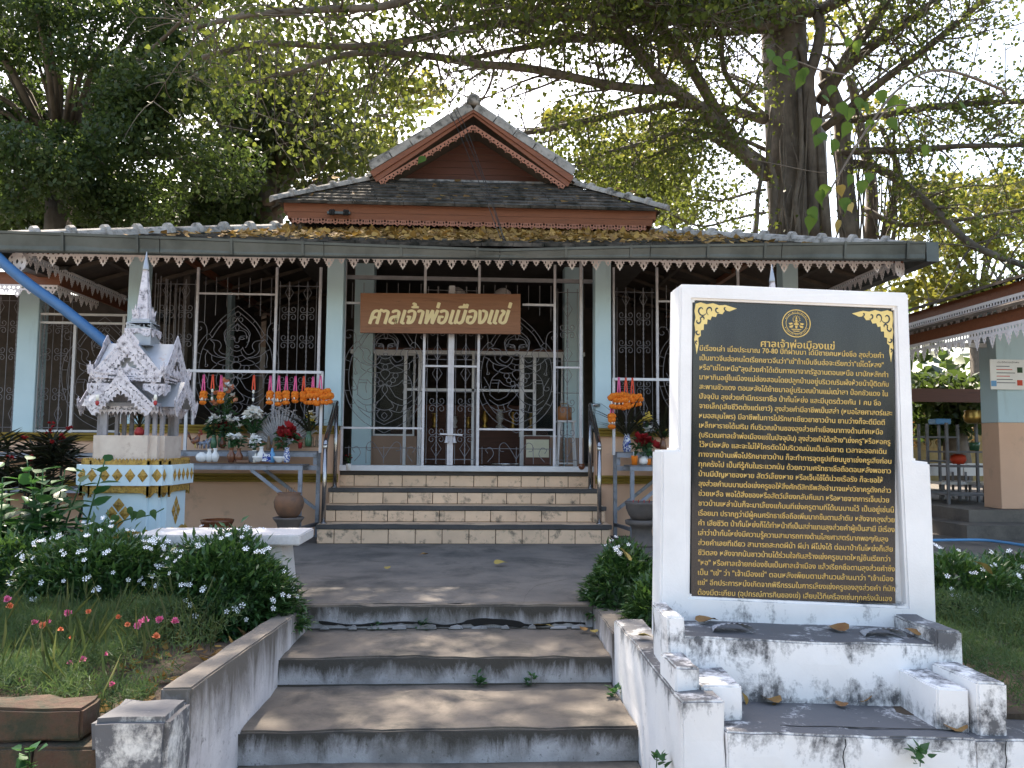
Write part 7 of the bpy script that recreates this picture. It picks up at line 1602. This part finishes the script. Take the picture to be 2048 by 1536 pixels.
n = 30000; x = rng.uniform(1.95,3.6,n); y = 2.8+rng.random(n)*1.75; z = np.array([mound(a,b) for a,b in zip(x,y)])-.06*rng.random(n); scatter('foliage', T_NEEDLE, np.stack([x,y,z],1), rdir(n,(0,0,.7)), rng.uniform(.025,.055,n), M['moss'], m2)
for px, py, Y in ((1978,1285,4.1),(2005,1337,3.6),(1976,1316,3.8),(2025,1260,4.2)): p = at(px,py,Y); place('blossom', pp, m2, p, (-.6,0,1), .85)
for k in range(26): p = (random.uniform(2.2,3.3), random.uniform(3.4,4.3), -.05); MB().tube([p,(p[0]+random.uniform(-.05,.05),p[1],.1+random.random()*.18)], .0022, 4).build('stalk', M['moss'], m2)
# grass tufts along the beds
n = 1300; s_ = rng.random(n) < .6; x = np.where(s_, rng.uniform(-3.0,-1.2,n), rng.uniform(1.9,3.5,n)); y = np.where(s_, rng.uniform(3.9,4.5,n), rng.uniform(3.6,4.6,n)); pos = np.stack([x,y,np.full(n,-.06)],1)
tag(scatter('grass', T_WISP, pos, rdir(n,(0,-.3,2.0),.9), rng.uniform(.08,.22,n), M['grassm']), 'wispy grass growing at the foot of the flowering bushes', 'grass', kind='stuff')
# ---- weeds in the step joints
def weed(label, p, s_, seed):
    t = thing('weed', label, 'weed', tuple(p), 0, 'weeds in the cracks'); rr = random.Random(seed); pos = []; tip = []
    for k in range(16): a = rr.uniform(0,6.28); pos.append((.03*s_*math.cos(a)*rr.random(), -.02*s_*rr.random(), .05*s_*rr.random())); tip.append((math.cos(a), math.sin(a)-.5, rr.uniform(.1,1)))
    scatter('foliage', T_HEART, pos, tip, rng.uniform(.018,.034,len(pos))*s_, M['herb'], t, up=np.tile((0,0,1),(len(pos),1)))
    MB().tube([(0,0,-.005),(0,-.008,.05*s_)], .0018, 4).build('stem', M['herb'], t)
for px, py, Z, s_, lb_ in ((757,1252,-.13,.9,'small weed in the upper crack nearer the bed of moss roses'),(848,1254,-.13,1.0,'small weed in the upper crack near its middle'),(955,1368,-.26,1.3,'straggling weed at the foot of the middle riser'),(1062,1370,-.26,1.0,'compact weed at the foot of the middle riser'),(1230,1392,-.26,1.1,'weed in the corner between steps and white parapet')):
    p = atz(px,py,Z); weed(lb_, (p.x, min(p.y, 4.655 if Z > -.2 else 4.035), Z), s_, int(px))
weed('two-leaved seedling low on the white parapet end', at(1316,1528,2.9)+Vector((-.01,-.02,0)), 1.0, 3); weed('green seedling in front of the lowest stele step', (at(1840,1525,2.7).x, 2.70, at(1840,1530,2.7).z), 1.3, 4); weed('seedlings in the block joint below the moss roses', (at(60,1525,2.5).x, 2.5, at(60,1536,2.5).z), 1.2, 5)
# ---- fallen leaves, each a curled heart
fb = MB(); fv = [(x, y, .22*abs(x)+.10*math.sin(y*3)) for x, y, _ in hv]; fb.add(fv+[(0,.35,-.02),(0,.75,.05)], [(0,1,2,12),(12,2,3),(12,3,4,13),(13,4,5,6),(13,6,7,8),(12,13,8,9),(12,9,10),(0,12,10,11)], True)
fbm = fb.mesh('fallen_leaf', M['deadleaf']); fbs = fbm.copy(); fbs.materials[0] = M['deadyellow']
FL = [(855,1110,0,.07,0,'yellow fallen leaf farthest back on the paving'),(775,1140,0,.06,1,'small yellowish fallen leaf on the paving'),(990,1130,0,.10,1,'large yellow green fallen leaf in mid paving'),(1065,1252,-.13,.11,1,'large yellow leaf leaning at the foot of the top riser'),(1168,1264,-.13,.06,0,'brown leaf in the corner of the upper step'),(1190,1268,-.13,.06,1,'yellow leaf in the corner of the upper step by the parapet'),(1276,1274,.062,.06,1,'yellow leaf lying on top of the white parapet'),
 (1398,1248,.18,.10,0,'orange brown leaf beside the paler shell'),(1690,1266,.16,.10,0,'brown leaf beside the darker shell'),(1838,1275,.155,.07,0,'brown leaf at the far corner of the shell step'),(1497,1391,-.06,.06,0,'small brown leaf by the white cheek block'),(1557,1410,-.06,.10,0,'large curled brown leaf on the lower stele step'),(1640,1404,-.07,.09,0,'curled brown leaf in mid lower stele step'),(1682,1417,-.07,.06,0,'small brown leaf between two curled leaves on the lower stele step'),(1725,1408,-.07,.08,0,'brown leaf on the lower stele step nearest the rear cheek block'),(1925,1468,-.09,.12,0,'orange brown leaf on the cracked front edge of the stele steps')]
for px, py, Z, s_, c_, lb_ in FL:
    p = atz(px,py,Z+.012); tag(place('fallen_leaf', fbs if c_ else fbm, None, p+Vector((0,0,.008)), (random.uniform(-.1,.25), random.uniform(-.2,.2), random.uniform(-2.5,2.5)), s_*.95), lb_, 'leaf', 'fallen leaves')
for px, py, Y, lb_ in ((1258,1120,4.55,'yellow leaf caught on the bush between stairs and stele'),(1985,1150,4.25,'yellow leaf caught on the bush behind the stele')): tag(place('fallen_leaf', fbs, None, at(px,py,Y), (R(40),.5,.9), .10), lb_, 'leaf', 'fallen leaves')
# soil litter around the beds
n = 160; s_ = rng.random(n) < .6; x = np.where(s_, rng.uniform(-1.5,-1.1,n), rng.uniform(.9,1.3,n)); y = rng.uniform(3.0,4.5,n); tag(scatter('soil_litter', T_HEART, np.stack([x,y,np.full(n,-.05)],1), rdir(n,(0,0,.15)), rng.uniform(.03,.06,n), M['litter'], up=np.tile((0,0,1),(n,1))), 'dry leaf litter on the bare soil beside the parapets', 'leaf litter', kind='stuff')
# ---- leaf litter on the lower roof
n = 7600; x = np.clip(rng.normal(.2,1.35,n),-3.6,3.4); y = 7.5+rng.random(n)**.75*2.0; kp = (rng.random(n) < np.clip((y-7.45)/1.0,.05,1)) & (np.abs(x) < XE-(y-YE)-.15); x, y = x[kp], y[kp]; n = len(x)
z = 2.745+TL*x+(y-YE)*SL+.035+.03*rng.random(n); tip = rdir(n,(0,0,0)); tip[:,2] = tip[:,2]*.45+tip[:,1]*SL
tag(scatter('roof_litter', T_HEART, np.stack([x,y,z],1), tip, rng.uniform(.045,.085,n), M['litter'], up=np.tile((0,-.3,1),(n,1))), 'thick drift of dry yellow brown leaves on the lower roof', 'leaf litter', kind='stuff')
n = 46; x = rng.uniform(-2,2,n); y = rng.uniform(9.1,9.9,n); z = UZ+(y-UE)*usl+.045; tip = rdir(n); tip[:,2] = tip[:,1]*usl
tag(scatter('ridge_litter', T_HEART, np.stack([x,y,z],1), tip, rng.uniform(.06,.11,n), M['litter'], up=np.tile((0,-.6,1),(n,1))), 'scattered dry leaves on the upper roof skirt', 'leaf litter', kind='stuff')
